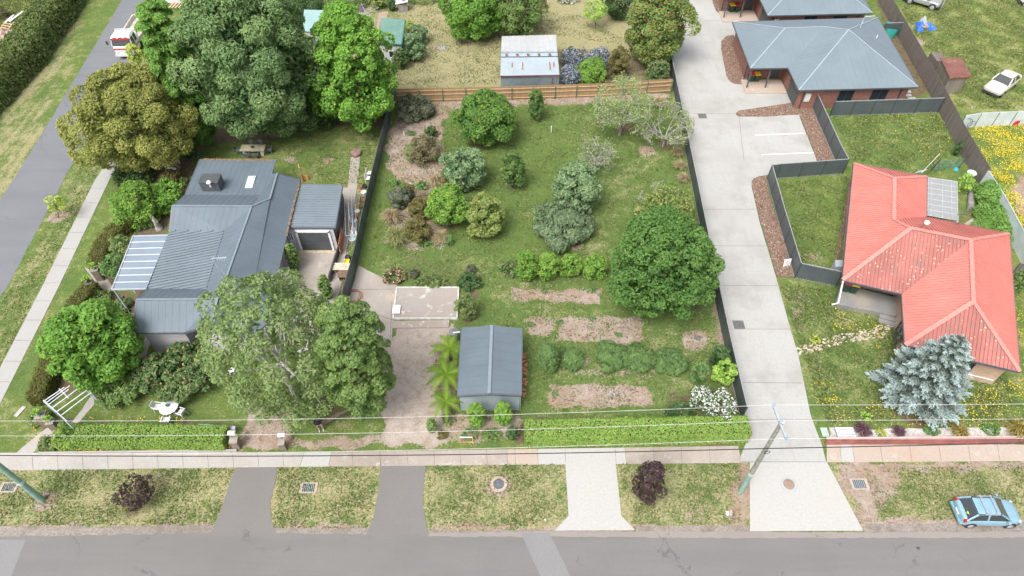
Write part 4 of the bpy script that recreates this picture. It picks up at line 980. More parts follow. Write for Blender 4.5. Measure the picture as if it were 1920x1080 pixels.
# ================================================================ FENCES
def fence(name,label,line,h,kind,mats,bay=2.4,group=None,cat='fence',side=1,rails=2):
    pts=[Z(P(*p),0) for p in line]; root=thing(name,label,cat,Z((pts[0]+pts[-1])/2,0),group)
    for i in range(len(pts)-1):
        a,b=pts[i],pts[i+1]; L=(b-a).length; n=max(1,round(L/bay)); d=(b-a)/L; s=Vector((-d.y,d.x,0))*side; an=math.atan2(d.y,d.x)
        for k in range(n):
            p,q=a.lerp(b,k/n),a.lerp(b,(k+1)/n); mb=MB(); m=(p+q)/2; bl=(q-p).length
            if kind=='steel':
                mb.box(m.x,m.y,.06,bl-.06,.025,h-.1,an)
                for j in range(int(bl/.2)):
                    c=p.lerp(q,(j+.5)/int(bl/.2)); mb.box(c.x+s.x*.02,c.y+s.y*.02,.06,.09,.03,h-.12,an)
            else:
                nb=int(bl/.1)
                for j in range(nb):
                    c=p.lerp(q,(j+.5)/nb); hh=h*(1+random.uniform(-.012,.012)); mb.box(c.x+s.x*random.uniform(.02,.034),c.y+s.y*.028,.02,bl/nb-.008,.02,hh,an)
            mb.build('panel',mats[0],root)
            for z in ([.06,h-.04] if kind=='steel' else [.25,h*.55,h-.25][:3] if rails==3 else [.4,h-.35]):
                off=s*(0 if kind=='steel' else -.03); mb=MB(); mb.bar(p+off+Vector((0,0,z)),q+off+Vector((0,0,z)),.05,.08); mb.build('rail',mats[1],root)
        for k in range(n+(1 if i==len(pts)-2 else 0)):
            p=a.lerp(b,k/n); mb=MB(); o_=s*(0 if kind=='steel' else -.07); mb.box(p.x+o_.x,p.y+o_.y,0,.07 if kind=='steel' else .1,.08 if kind=='steel' else .1,h-.01 if kind=='steel' else h-.1,an); mb.build('post',mats[2],root)
    return root
CBP=simple('steel_panel_dark',(.07,.085,.088),.5,.1,1.0); CBR=simple('steel_rail',(.3,.32,.33),.5,.08); CBK=simple('steel_post',(.05,.06,.063),.5,.1)
UFP=simple('steel_panel_slate',(.085,.105,.11),.5,.1,1.0)
fence('steel_fence','long dark steel fence between the middle garden and the concrete driveway',[(1236,20),(1252,120),(1282,270),(1335,540),(1362,668),(1389,787)],1.75,'steel',[CBP,CBR,CBK])
fence('steel_fence','dark steel fence between the grey house and the empty lot',[(743,178),(717,285),(690,400),(669,500),(652,562),(612,700)],1.7,'steel',[CBP,CBP,CBK],side=-1)
fence('steel_fence','short slate steel fence across the back lawn below the brick unit',[(1555,218),(1668,214),(1757,211)],1.8,'steel',[UFP,CBR,CBK],side=-1)
fence('steel_fence','slate steel fence running down from the brick unit beside the parking bays',[(1522,202),(1566,302),(1579,326)],1.8,'steel',[UFP,CBR,CBK])
fence('steel_fence','slate steel fence across the foot of the parking bays',[(1579,326),(1455,335),(1438,337)],1.8,'steel',[UFP,CBR,CBK])
fence('steel_fence','slate steel fence along the bark bed beside the concrete driveway',[(1438,337),(1462,425),(1490,521)],1.8,'steel',[UFP,CBR,CBK])
fence('steel_fence','short slate steel fence from the driveway corner to the red roofed house',[(1490,521),(1566,537)],1.8,'steel',[UFP,CBR,CBK],side=-1)
fence('steel_fence','short slate steel fence between the brick unit and the weathered paling fence',[(1650,70),(1690,68)],1.8,'steel',[UFP,CBR,CBK],side=-1)
PAL=plankmat('new_palings',(.38,.245,.13),(.46,.32,.19),.105); PRL=simple('pine_rail',(.55,.38,.22),.85,.15,4); PPG=simple('treated_post',(.13,.17,.11),.9,.2)
fence('paling_fence','orange brown paling fence with green posts along the back of the lot',[(745,192),(960,187),(1120,182),(1257,173)],1.6,'paling',[PAL,PRL,PPG],side=1,rails=3)
OLD=plankmat('old_palings',(.14,.12,.105),(.23,.2,.18),.11,True,(.19,.17,.15)); 
fence('paling_fence','weathered grey paling fence between the brick units and the paddock',[(1610,-60),(1645,0),(1745,180),(1795,278),(1835,348)],2.1,'paling',[OLD,OLD,OLD],side=-1)
fence('paling_fence','weathered paling fence behind the red roofed house at the right edge',[(1893,520),(1990,545)],1.7,'paling',[OLD,OLD,OLD],side=-1)
WFP=simple('zincalume_panel',(.52,.58,.6),.45,.1,1.0); 
fence('corrugated_fence','pale corrugated fence with green posts beside the yellow flowers',[(1795,243),(1825,238),(1990,231)],1.7,'steel',[WFP,WFP,PPG],bay=2.0,side=-1)
fence('corrugated_fence','pale blue corrugated fence behind the three clipped bushes',[(1835,348),(1866,398),(1928,520)],1.8,'steel',[WFP,WFP,WFP],side=1)
fence('corrugated_fence','grey corrugated fence along the top of the dry back yard',[(725,2),(860,0),(980,-4)],1.4,'steel',[roofmat('grey_fence',(.3,.33,.35),.1)]*3,side=-1)
# low red front wall
rw=thing('front_wall','low red painted timber sleeper wall along the tan footpath','wall',Z(P(1750,830),0))
mb=MB()
for k in range(3):
    a=P(1547,832.5,0)+Vector((0,.06*k,0));b=P(2100,829,0)+Vector((0,.06*k,0)); mb.bar(a+Vector((0,0,.08+.15*k)),b+Vector((0,0,.08+.15*k)),.14,.13)
mb.build('sleeper',simple('red_sleeper',(.27,.1,.085),.8,.25,1.5),rw)
mb=MB(); a=P(1547,832.5,0)+Vector((0,.2,.47));b=P(2100,829,0)+Vector((0,.2,.47)); mb.bar(a,b,.1,.04); mb.build('capping',simple('cap_pink',(.55,.4,.37),.8),rw)
sheet('gravel_bed',[(1560,806),(2100,798),(2100,826),(1552,829)],.03,concmat('white_gravel',(.5,.46,.44),(.3,.27,.25),.4,.35),.05,.5)
# ================================================================ VEGETATION
spec('pine',(.05,.1,.035),(.16,.24,.08),(.19,.23,.1),size=.17,K=75,lobes=150,lr=.19,prof='egg',asp=2.6,up=.35,core=.5,f3=.06)
spec('maple',(.05,.13,.012),(.14,.29,.03),(.27,.4,.06),size=.25,K=48,lobes=170,lr=.15,prof='tear',asp=1.1,up=.6,core=.5,f3=.12)
spec('feather',(.055,.13,.02),(.13,.26,.035),(.2,.3,.06),size=.2,K=60,lobes=80,lr=.26,prof='egg',asp=2.2,up=.3,core=.45)
spec('gold',(.085,.1,.02),(.24,.245,.05),(.3,.3,.08),size=.15,K=85,lobes=130,lr=.17,prof='round',asp=2,up=.45,core=.5)
spec('cypress',(.05,.065,.02),(.15,.14,.055),None,size=.16,K=70,lobes=40,lr=.3,prof='cone',asp=2,up=.4)
spec('darkbush',(.02,.05,.015),(.06,.11,.035),(.12,.17,.06),size=.16,K=60,lobes=30,lr=.35)
spec('bright',(.05,.12,.015),(.15,.27,.03),(.3,.38,.06),size=.15,K=80,lobes=50,lr=.3,asp=1.6,up=.5,f3=.1)
spec('robinia',(.045,.12,.012),(.13,.26,.03),(.2,.34,.05),size=.2,K=60,lobes=70,lr=.25,asp=1.8,up=.55)
spec('rose',(.03,.07,.02),(.1,.16,.05),(.34,.27,.14),size=.17,K=62,lobes=60,lr=.24,asp=1.5,up=.5,f3=.16)
spec('birch',(.065,.105,.03),(.165,.225,.075),(.25,.3,.12),size=.15,K=50,lobes=150,lr=.16,prof='round',asp=1.8,up=.25,core=.22,bark=(.55,.52,.48),f3=.1)
spec('elm',(.055,.1,.025),(.145,.215,.055),(.19,.28,.07),size=.17,K=56,lobes=110,lr=.19,asp=1.5,up=.5,core=.45)
spec('walnut',(.03,.085,.014),(.095,.19,.03),(.2,.26,.04),size=.2,K=60,lobes=55,lr=.26,asp=1.5,up=.55)
spec('bigdark',(.025,.07,.012),(.09,.18,.035),(.15,.26,.06),size=.19,K=60,lobes=150,lr=.17,prof='egg',asp=1.3,up=.5)
spec('citrus',(.05,.1,.045),(.15,.23,.1),(.33,.4,.2),size=.15,K=75,lobes=40,lr=.28,asp=2,up=.3,f3=.14)
spec('citrusdark',(.03,.07,.015),(.1,.17,.04),(.22,.26,.08),size=.15,K=75,lobes=40,lr=.28,asp=1.8)
spec('citrusyel',(.06,.1,.02),(.17,.23,.05),(.36,.34,.12),size=.15,K=75,lobes=40,lr=.26,asp=1.9,f3=.22)
spec('olive',(.05,.085,.04),(.14,.2,.1),(.25,.3,.18),size=.14,K=70,lobes=50,lr=.26,asp=2.4,up=.25)
spec('greybush',(.045,.055,.032),(.12,.135,.085),None,size=.12,K=90,lobes=30,lr=.3,asp=2.4,up=.2)
spec('brownbush',(.07,.06,.03),(.2,.16,.09),(.12,.16,.05),size=.12,K=70,lobes=30,lr=.3,asp=2)
spec('olivebrown',(.06,.055,.015),(.15,.13,.04),None,size=.12,K=90,lobes=26,lr=.32,asp=2)
spec('lime',(.1,.19,.02),(.25,.38,.05),None,size=.15,K=45,lobes=26,lr=.3,asp=1.5,up=.5,core=.2)
spec('yellowgreen',(.15,.2,.02),(.36,.4,.05),None,size=.15,K=50,lobes=22,lr=.3)
spec('hedgeg',(.075,.14,.02),(.2,.31,.05),(.34,.38,.12),size=.085,K=430,lobes=1,asp=1.5,f3=.1)
spec('hedgeo',(.045,.055,.008),(.12,.115,.02),None,size=.08,K=260,lobes=1,asp=1.6)
spec('hedgebig',(.03,.055,.012),(.11,.15,.04),(.2,.19,.07),size=.16,K=75,lobes=1,asp=2)
spec('clip',(.06,.14,.02),(.16,.28,.05),None,size=.09,K=170,lobes=30,lr=.35,asp=1.6,up=.4,core=.5)
spec('purple',(.035,.02,.024),(.1,.055,.065),(.25,.14,.15),size=.14,K=60,lobes=30,lr=.3,asp=1.4,up=.4,core=.3,f3=.06)
spec('red_tinge',(.06,.1,.02),(.15,.22,.05),(.32,.19,.08),size=.2,K=58,lobes=70,lr=.24,asp=1.4,f3=.16)
spec('ceanothus',(.04,.07,.03),(.1,.13,.06),(.42,.46,.68),size=.13,K=75,lobes=50,lr=.25,asp=1.3,up=.6,f3=.45)
spec('rosef',(.05,.1,.03),(.14,.2,.06),(.8,.45,.38),size=.11,K=80,lobes=22,lr=.3,f3=.25)
spec('daisy',(.04,.09,.03),(.1,.17,.05),(.85,.85,.82),size=.12,K=75,lobes=30,lr=.28,up=.8,f3=.4)
spec('gardenb',(.05,.09,.025),(.14,.2,.06),(.34,.32,.13),size=.11,K=90,lobes=26,lr=.3,f3=.14)
spec('fern_low',(.05,.11,.03),(.13,.22,.06),None,size=.11,K=80,lobes=20,lr=.3)
spec('asparagus',(.05,.1,.03),(.13,.21,.06),None,size=.05,K=420,lobes=60,lr=.34,asp=7,up=.0,core=.6)
spec('lichen',(.09,.14,.04),(.25,.33,.1),(.4,.42,.15),size=.11,K=1,lobes=1)
# ---- back left
tree('conifer_tree','bright feathery green conifer beside the parked truck','tree',(280,-4,374,254),'feather',1.2)
tree('pine_tree','huge dark blue green pine behind the grey house','tree',(338,-75,588,262),'pine',.6,dens=1.0,trunk_r=.5)
tree('cypress_tree','narrow olive brown cypress between the pine and the bright maple','tree',(520,14,594,220),'cypress',.3)
tree('maple_tree','big bright green maple left of the green roofed hut','tree',(562,2,750,220),'maple',1.6,dens=1.1,trunk_r=.4,base=(648,206))
tree('wattle_tree','wide golden olive tree overhanging the end of the side footpath','tree',(138,126,360,322),'gold',1.0,trunk_r=.35,base=(338,318))
shrub('shrub','dark leafy shrub in the shade below the maple and the cypress',(545,165,650,245),'darkbush')
shrub('shrub','low dark shrub at the foot of the maple trunk',(650,185,735,222),'elm')
shrub('shrub','mid green shrub filling the gap between the wattle and the pine',(340,180,400,272),'feather')
shrub('shrub','small dark shrub by the two white rings',(335,255,372,300),'darkbush')
shrub('hedge_shrub','dark bush row at the top edge behind the maple crown',(500,-22,620,24),'darkbush')
shrub('hedge_shrub','mid green bush behind the clothesline at the top edge',(600,-24,712,20),'gardenb')
shrub('hedge_shrub','golden bush at the top edge above the brick path',(690,-16,728,14),'citrusyel')
shrub('shrub','small dark bush beside the tiny outhouse',(726,0,743,20),'darkbush')
tree('sapling','yellow green sapling in front of the truck cab','tree',(236,84,268,118),'yellowgreen',1.6,base=(262,130),trunk_r=.05)
tree('sapling','thin yellow leaved street sapling on the verge by the side road','tree',(84,366,121,398),'yellowgreen',1.2,base=(110,408),trunk_r=.04,dens=.45)
shrub('shrub','dark glossy shrub under the wattle beside the footpath',(207,302,296,352),'darkbush')
shrub('shrub','round bright yellow green bush beside the grey house',(212,342,300,424),'bright')
shrub('shrub','mid green round bush touching the grey house roof corner',(268,340,346,402),'robinia')
shrub('shrub','brown leaved low shrub near the white rings',(300,318,345,352),'olivebrown')
shrub('shrub','small yellow green shrub at the side of the grey roof',(325,332,352,352),'citrusyel')
B_=lambda *p:[Z(P(*q),0) for q in p]
hedge('hedge','tall wide untrimmed hedge along the far side of the side road',B_((150,-35),(112,32),(52,118),(-15,190),(-120,300)),4.2,2.6,'hedgebig',wob=.35,taper=.7,sz=.17)
hedge('hedge','curved low olive brown hedge beside the side footpath above the pillars',B_((243,428),(212,452),(196,480),(188,508)),1.5,1.1,'hedgeo',wob=.08)
hedge('hedge','long low olive brown hedge beside the side footpath below the pillars',B_((182,545),(150,585),(128,640),(100,700),(80,760)),1.35,1.2,'hedgeo',wob=.08)
hedge('hedge','bright clipped green hedge in front of the grey house garden',B_((118,826),(260,826),(430,828)),1.55,1.1,'hedgeg',wob=.06)
shrub('hedge_end','rounded bright green end of the front hedge by the garden arch',(96,790,150,842),'hedgeg',dens=.6)
hedge('hedge','bright clipped green hedge in front of the vegetable garden',B_((985,819),(1200,815),(1396,811)),1.62,1.15,'hedgeg',wob=.06)
shrub('shrub','flowering garden bed shrub below the first olive hedge',(205,440,258,500),'gardenb'); shrub('shrub','pale green garden shrub under the veranda edge',(190,475,238,525),'fern_low')
shrub('shrub','green shrub left of the veranda posts',(158,540,215,580),'gardenb'); shrub('shrub','low orange flowered shrub under the veranda corner',(208,556,250,590),'rose')
shrub('shrub','wispy pale shrub under the statue',(248,405,290,432),'fern_low')
tree('round_tree','large round bright green tree left of the grey house front','tree',(91,566,256,728),'robinia',.6,dens=1.15)
tree('round_tree','smaller round green tree beside the garden arch','tree',(172,682,278,768),'elm',.2)
tree('apple_tree','spreading dull green tree with orange tints above the white patio table','tree',(256,640,414,752),'rose',.5,dens=1.1)
shrub('shrub','yellow flowering shrub on the street corner by the concrete path',(66,812,118,850),'gardenb'); shrub('shrub','yellow daisy clump outside the garden arch',(50,765,100,800),'gardenb')
tree('elm_tree','bright green tree leaning over the left side of the empty lot','tree',(590,564,738,792),'elm',1.2,dens=1.05,base=(600,796),trunk_r=.16)
bt=tree('birch_tree','grey green birch with white limbs in front of the grey house','tree',(388,506,640,806),'birch',1.0,dens=.72,trunk_r=.22)
mb=MB(); random.seed(3)
for (bx,by,tx,ty,z0,z1) in ((526,640,532,585,4.5,9.4),(526,660,527,608,4,8.6),(512,655,500,612,4,8.4),(545,630,562,588,5,9.2),(505,672,483,640,3.5,7),(480,655,505,668,6,6.5),(560,660,590,655,6,7),(468,628,452,612,5,6.4)):
    a=P(bx,by,z0);b=P(tx,ty,z1); m=a.lerp(b,.5)+Vector((random.uniform(-.3,.3),0,.2)); mb.tube([a,m,b],[.13,.09,.04],6)
    mb.tube([m,m+Vector((random.uniform(-.9,.9),random.uniform(-.4,.4),1.1))],[.05,.02],4)
mb.build('limb',barkmat((.62,.6,.57)),bt)
shrub('shrub','climbing shrub on the wall by the roller door',(535,455,560,508),'elm'); shrub('shrub','small leafy shrub in the concrete courtyard',(598,515,622,562),'elm')
# ---- the lot
shrub('shrub','large grey green shrub in the back left corner of the lot',(737,176,820,228),'greybush',dens=1.2)
tree('walnut_tree','round green tree with yellow specks against the back paling fence','tree',(848,172,969,270),'walnut',.5,dens=1.15)
tree('small_tree','small upright dark tree in front of the paling fence','tree',(990,168,1022,222),'citrusdark',.3)
tree('citrus_tree','pale tipped bushy citrus tree below the round tree','tree',(826,275,919,356),'citrus',.2)
tree('citrus_tree','small dark upright citrus tree on the open lawn','tree',(939,285,986,351),'citrusdark',.3)
tree('citrus_tree','mid green citrus tree left of the yellow tipped one','tree',(801,350,881,425),'bright',.3,dens=1.0)
tree('citrus_tree','citrus tree with upright yellow tipped shoots','tree',(868,365,951,444),'citrusyel',.2)
shrub('shrub','rust brown bushy shrub in the bare garden bed',(765,252,829,306),'brownbush',dens=.9); shrub('shrub','tiny round dark green bush at the top of the bare bed',(797,236,819,258),'darkbush')
shrub('shrub','small yellow flowered plant under the brown shrub',(757,270,790,304),'gardenb'); shrub('shrub','round grey green mound shrub in the middle bed',(727,350,771,390),'greybush',dens=1.2)
shrub('shrub','small olive shrub beside the grey green mound',(753,345,778,372),'olivebrown'); shrub('shrub','dark olive upright shrub in the middle bed',(764,368,806,412),'olivebrown'); shrub('shrub','dark olive spreading shrub above the tan tuft',(760,405,808,455),'olivebrown')
shrub('shrub','low green plant among the pale stones',(779,338,803,358),'fern_low'); shrub('shrub','low green clump at the end of the middle bed',(776,445,812,464),'fern_low'); shrub('shrub','small green clump right of the lowest tan tuft',(832,440,852,460),'fern_low'); shrub('shrub','small green clump left of the middle bed',(730,335,748,350),'fern_low')
TAN1,TAN2=(.28,.22,.12),(.52,.43,.27)
tuft('grass_tuft','round tan grass tuft left in the middle bed',(711,386,756,426),TAN1,TAN2,420,wd=.04); tuft('grass_tuft','green and yellow spiky tuft at the front of the middle bed',(717,420,769,466),(.14,.18,.06),(.42,.42,.18),520,wd=.05)
tuft('grass_tuft','tan grass tuft at the right end of the middle bed',(805,425,845,462),TAN1,TAN2,420,wd=.04); tuft('grass_tuft','tall tan grass between the bare bed and the citrus tree',(800,318,840,358),TAN1,TAN2,380,wd=.035); tuft('grass_tuft','tan grey grass in the middle of the bed',(776,352,812,384),(.25,.2,.12),(.45,.37,.26),320); tuft('grass_tuft','thin tan grass beside the mid green citrus tree',(790,385,815,420),TAN1,TAN2,240)
shrub('rose_bush','rose bush with many small pink flowers above the old slab',(714,500,765,535),'rosef',cat='rose bush'); shrub('shrub','silvery low plant right of the pink roses',(766,505,786,522),'greybush'); shrub('shrub','low mixed plants along the top of the old slab',(770,515,850,542),'gardenb',dens=.8)
shrub('shrub','dark green rounded shrub at the top right of the old slab',(852,512,908,546),'darkbush'); shrub('shrub','green orange shrub at the right edge of the old slab',(855,548,892,602),'gardenb'); shrub('shrub','purplish low plant on the lawn right of the roses',(872,495,896,514),'greybush'); shrub('shrub','loose reddish leafed plant left of the low bright bushes',(935,488,975,520),'rose',dens=.5)
shrub('shrub','leafy conifer like bush under the left half of the shed wall',(878,755,911,802),'bright'); shrub('shrub','leafy conifer like bush under the right half of the shed wall',(926,754,962,800),'bright')
shrub('shrub','small dark clipped bush by the gravel at the front',(800,784,818,812),'elm'); shrub('shrub','rounded olive bush left of the small front frame',(818,806,842,824),'olivebrown'); shrub('shrub','dark rounded bush right of the small front frame',(903,802,942,828),'elm'); shrub('shrub','dark low bush tucked at the left end of the long hedge',(950,800,972,826),'darkbush')
shrub('shrub','bluish low plants behind the small front frame',(862,800,900,828),'fern_low',dens=.6); shrub('shrub','straggly plants between the tree ferns and the front bushes',(822,770,860,800),'gardenb',dens=.5)
shrub('shrub','low green bushes in the grass under the elm near the street',(665,765,705,790),'fern_low',dens=.6)
# tree ferns
def fern(label,px,py,h,r,nf=11):
    b=P(px,py,h); b.z=0; root=thing('tree_fern',label,'fern',b,'tree ferns along the garden shed')
    mb=MB(); mb.tube([(b.x,b.y,0),(b.x,b.y,h*.5),(b.x,b.y,h)],[.14,.11,.12],8); mb.build('trunk',barkmat((.07,.045,.03)),root)
    for i in range(nf):
        lvl=i%2; a=6.283*i/nf+random.uniform(-.15,.15); L=r*random.uniform(.82,1.1); d=Vector((math.cos(a),math.sin(a),0)); s=Vector((-d.y,d.x,0)); V=[];Fc=[]; n=26
        for k in range(n+1):
            t=k/n; q=d*L*t+Vector((0,0,h+(.5-.25*lvl)*math.sin(t*2.6)*r*.55-(.3+.2*lvl)*t*t*r*.8)); wdt=.24*r*math.sin(math.pi*min(1,t*.84+.14))**.8
            V+=[tuple(q-s*.012),tuple(q+s*.012),tuple(q-s*wdt+d*.12-Vector((0,0,.05))),tuple(q+s*wdt+d*.12-Vector((0,0,.05)))]
        for k in range(n):
            i0=4*k;i1=4*(k+1); Fc+=[(i0,i0+1,i1+1,i1),(i0,i1,i0+2),(i1+1,i0+1,i0+3)]
        me=bpy.data.meshes.new('frond'); me.from_pydata(V,[],Fc); at=me.attributes.new('var','FLOAT','POINT'); fv=random.uniform(.2,.9); at.data.foreach_set('value',[min(1,max(0,fv+random.uniform(-.15,.15))) for _ in V]); me.materials.append(FERNM); link('frond',me,root,ORG[root.name])
FERNM=leafmat('leaf_frond',(.1,.2,.02),(.27,.4,.05),None,.3)
fern('upper yellow green tree fern beside the garden shed roof',843,652,1.6,1.45); fern('large middle tree fern beside the garden shed',838,700,1.7,1.6,12); fern('lower tree fern beside the front corner of the garden shed',836,752,1.2,1.35,9)
# ---- vegetable garden side
baretree('plum_tree','lichen covered grey branched tree at the top right of the garden',(1118,138,1222,252),'lichen',.6,4,5500,group=None); baretree('plum_tree','nearly bare grey tree leaning on the steel fence',(1205,190,1298,276),'lichen',.5,4,1500)
baretree('plum_tree','sparse small grey tree behind the round bushes',(1085,255,1156,322),'lichen',.4,4,700)
tree('round_bush','dense blue green round tree right of the open lawn','tree',(1033,302,1132,398),'citrus',.2,dens=1.1); tree('olive_tree','wide soft grey green tree below the round bush','tree',(990,372,1122,466),'olive',.3,dens=1.1)
tree('old_apple_tree','yellowing thin tree behind the big dark tree','tree',(1190,348,1312,440),'citrusyel',.8,dens=.5); baretree('apple_tree','pale bare branches beside the big dark tree',(1200,340,1290,410),'lichen',.6,3,300)
tree('big_tree','big dense dark green tree beside the steel fence','tree',(1136,384,1346,598),'bigdark',.8,dens=1.15,trunk_r=.35)
for i,(b,l) in enumerate((((966,470,1010,528),'leftmost of the four low bright bushes in a row'),((1005,474,1050,526),'second from left of the four low bright bushes in a row'),((1045,476,1092,520),'third from left of the four low bright bushes in a row'),((1085,476,1142,524),'rightmost of the four low bright bushes in a row'))):
    shrub('currant_bush',l,b,'bright',group='low bright bushes in a row')
for b,l in (((1256,270,1284,300),'upper of the three tan tufts at the steel fence'),((1260,295,1290,325),'middle of the three tan tufts at the steel fence'),((1266,318,1296,348),'lowest of the three tan tufts at the steel fence'),((1222,180,1256,205),'wispy tan tuft in the top corner by the steel fence')):
    tuft('grass_tuft',l,b,TAN1,TAN2,260,wd=.04)
for b,l in (((1008,645,1050,696),'bluish feathery asparagus clump at the left'),((1045,650,1096,694),'greener feathery asparagus clump second from left'),((1112,640,1180,696),'third feathery asparagus clump in the row'),((1165,645,1232,700),'fourth feathery asparagus clump in the row'),((1222,652,1292,704),'rightmost feathery asparagus clump')):
    shrub('asparagus_plant',l,b,'asparagus',group='feathery asparagus plants',cat='plant')
shrub('shrub','dark upright shrub against the steel fence',(1331,648,1368,690),'darkbush'); shrub('shrub','light green round shrub against the steel fence',(1338,670,1380,722),'lime',dens=1.4)
shrub('daisy_bush','white flowered daisy bush, upper left one',(1292,722,1335,770),'daisy'); shrub('daisy_bush','large white flowered daisy bush beside the steel fence',(1320,730,1382,792),'daisy'); shrub('shrub','dark green plants at the left of the white daisies',(1245,752,1310,792),'darkbush',dens=.7); shrub('shrub','small red tinged plant above the long hedge',(1262,752,1300,785),'rose',dens=.5)
shrub('shrub','low weeds at the right of the asparagus row',(1295,675,1330,720),'fern_low',dens=.5)
for i,(x,y,l) in enumerate(((1110,545,'small weed at the right end of the top soil bed'),(1020,545,'small weed in the middle of the top soil bed'),(995,608,'weed at the left end of the long soil bed'),(1110,598,'weed clump at the top of the long soil bed'),(1160,628,'dark weed clump in the long soil bed'),(1050,605,'pale weed beside the long soil bed'),(1040,740,'tiny weed in the lowest soil bed'),(770,250,'weed in the bare garden bed'))):
    shrub('weed',l,(x-9,y-6,x+9,y+5),'fern_low',cat='weed',dens=.8)
# ---- back yard behind the fence
tree('bush_tree','large dark leafy bush at the top centre, left half','tree',(830,-45,945,70),'robinia',.2,dens=1.0); tree('bush_tree','large dark leafy bush at the top centre, right half','tree',(918,-40,1022,68),'elm',.2)
tree('lime_tree','small lime green tree on the dry lawn','tree',(1092,0,1140,38),'lime',1.3,base=(1117,46),trunk_r=.05,dens=.8)
tree('dark_tree','dark evergreen bush at the top edge beside the red tinged tree','tree',(1128,-40,1190,32),'darkbush',.3)
tree('crab_apple_tree','tall red tinged tree beside the upper driveway','tree',(1172,-25,1298,112),'red_tinge',.8); shrub('shrub','bright green bush below the red tinged tree',(1204,66,1262,124),'robinia')
shrub('shrub','olive brown upright bush right of the blue flowering bushes',(1141,90,1182,142),'olivebrown'); shrub('shrub','reddish green bush in the corner by the steel fence',(1212,112,1256,158),'rose')
shrub('lilac_bush','blue flowering bush behind the corrugated shed, top left one',(1052,88,1100,125),'ceanothus',dens=.8); shrub('lilac_bush','blue flowering bush at the top right of the group',(1095,90,1146,132),'ceanothus',dens=.8); shrub('lilac_bush','blue flowering bush beside the corrugated shed wall',(1048,122,1090,165),'ceanothus',dens=.8)
shrub('shrub','fresh green bush in the middle of the blue flowers',(1080,110,1138,162),'bright'); shrub('shrub','brown twiggy bush behind the paling fence',(1100,138,1180,168),'brownbush')
shrub('round_bush','upper round grey green bush beside the green hut',(765,47,802,84),'citrus',dens=1.1); shrub('round_bush','lower round grey green bush beside the green hut',(751,66,795,112),'citrus',dens=1.1); shrub('shrub','yellow bush at the corner of the green hut',(758,38,780,66),'yellowgreen'); shrub('shrub','reddish flowered shrub between the maple and the round bushes',(736,92,766,128),'rose')
shrub('shrub','row of flowers along the top grey fence',(740,-8,850,6),'gardenb',dens=.6); shrub('shrub','white flowered bush beside the rusty barrel',(1040,-10,1090,8),'daisy',dens=.5)
# ---- right side
tree('blue_spruce','silver blue spruce in front of the red roofed house','tree',(1624,598,1800,790),'clip',.3,base=(1722,760)) if False else None
def spruce(label,box,base,H):
    b=P(*base); root=thing('blue_spruce',label,'tree',b)
    mb=MB(); mb.tube([b,b+Vector((0,0,H*.6)),b+Vector((0,0,H))],[.28,.14,.03],8); mb.build('trunk',barkmat((.14,.1,.08)),root)
    C=[];N=[];AX=[];S=[];v=[];mb2=MB(); random.seed(11)
    for i in range(150):
        t=(i+.5)/150; z=.3+(H-.6)*t; R_=2.8*(1-t)**.74*random.uniform(.62,1.15)+.2; a=i*2.39996+random.random()*.4; d=Vector((math.cos(a),math.sin(a),0)); lv=random.random(); s=Vector((-d.y,d.x,0))
        mbz=b+Vector((0,0,z)); mb2.tube([mbz,mbz+d*R_*.5+Vector((0,0,R_*.06)),mbz+d*R_*.9],[.045,.03,.012],4)
        ntw=int(3+R_*5)
        for j in range(ntw):
            u0=.3+.7*(j+.5)/ntw; sg=-1 if j%2 else 1; tl=R_*.3*(1.25-u0)+.12; dd=(d*.75+s*sg*.75*(1 if u0<.93 else 0)).normalized(); p0=mbz+d*R_*u0+Vector((0,0,R_*(.18*u0-.24*u0*u0)))
            for k in range(int(16+tl*60)):
                u=random.random(); q=p0+dd*tl*u+Vector((random.gauss(0,.045),random.gauss(0,.045),random.gauss(0,.035)+.04))
                C.append(q[:]);N.append((random.gauss(0,.5),random.gauss(0,.5),1)); AX.append(tuple(dd+s*random.gauss(0,.5)+Vector((0,0,.25)))); S.append(.065*random.uniform(.7,1.3)); v.append(min(1,.05+.15*lv+.85*max(0,u0-.5)/.5*random.uniform(.6,1)))  # pale tips; needles darken inward, inner shade painted by tone
    mb2.build('branch',barkmat((.12,.09,.07)),root)
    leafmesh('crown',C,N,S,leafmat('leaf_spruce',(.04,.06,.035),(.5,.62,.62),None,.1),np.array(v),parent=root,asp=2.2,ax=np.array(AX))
    return root
spruce('silver blue spruce in front of the red roofed house',None,(1712,744),7.2)
for b,l in (((1824,340,1882,388),'top one of the three clipped bushes behind the red house'),((1824,372,1894,424),'middle one of the three clipped bushes behind the red house'),((1828,402,1908,456),'lowest one of the three clipped bushes behind the red house')):
    shrub('clipped_bush',l,b,'clip',group='clipped bushes behind the red house',cat='bush',dens=.9)
shrub('shrub','small green bush at the foot of the weathered fence',(1792,262,1804,292),'darkbush'); shrub('shrub','green plants by the house side fence near the bins',(1896,500,1925,560),'elm'); shrub('shrub','long grass clump behind the pergola',(1795,325,1825,362),'lime',dens=.8)
tree('street_tree','left purple leaved street tree on the grass verge','tree',(207,890,294,958),'purple',.7,base=(262,948),trunk_r=.06,dens=.75); tree('street_tree','right purple leaved street tree near the power pole','tree',(1184,868,1252,942),'purple',.6,trunk_r=.06,dens=.9)
PUR1,PUR2=(.07,.03,.045),(.22,.12,.15)
tuft('flax_plant','left dark purple flax by the red sleeper wall',(1601,790,1636,822),PUR1,PUR2,340,cat='flax',wd=.05); tuft('flax_plant','smaller right dark purple flax by the red sleeper wall',(1672,798,1700,820),PUR1,PUR2,260,cat='flax',wd=.05)
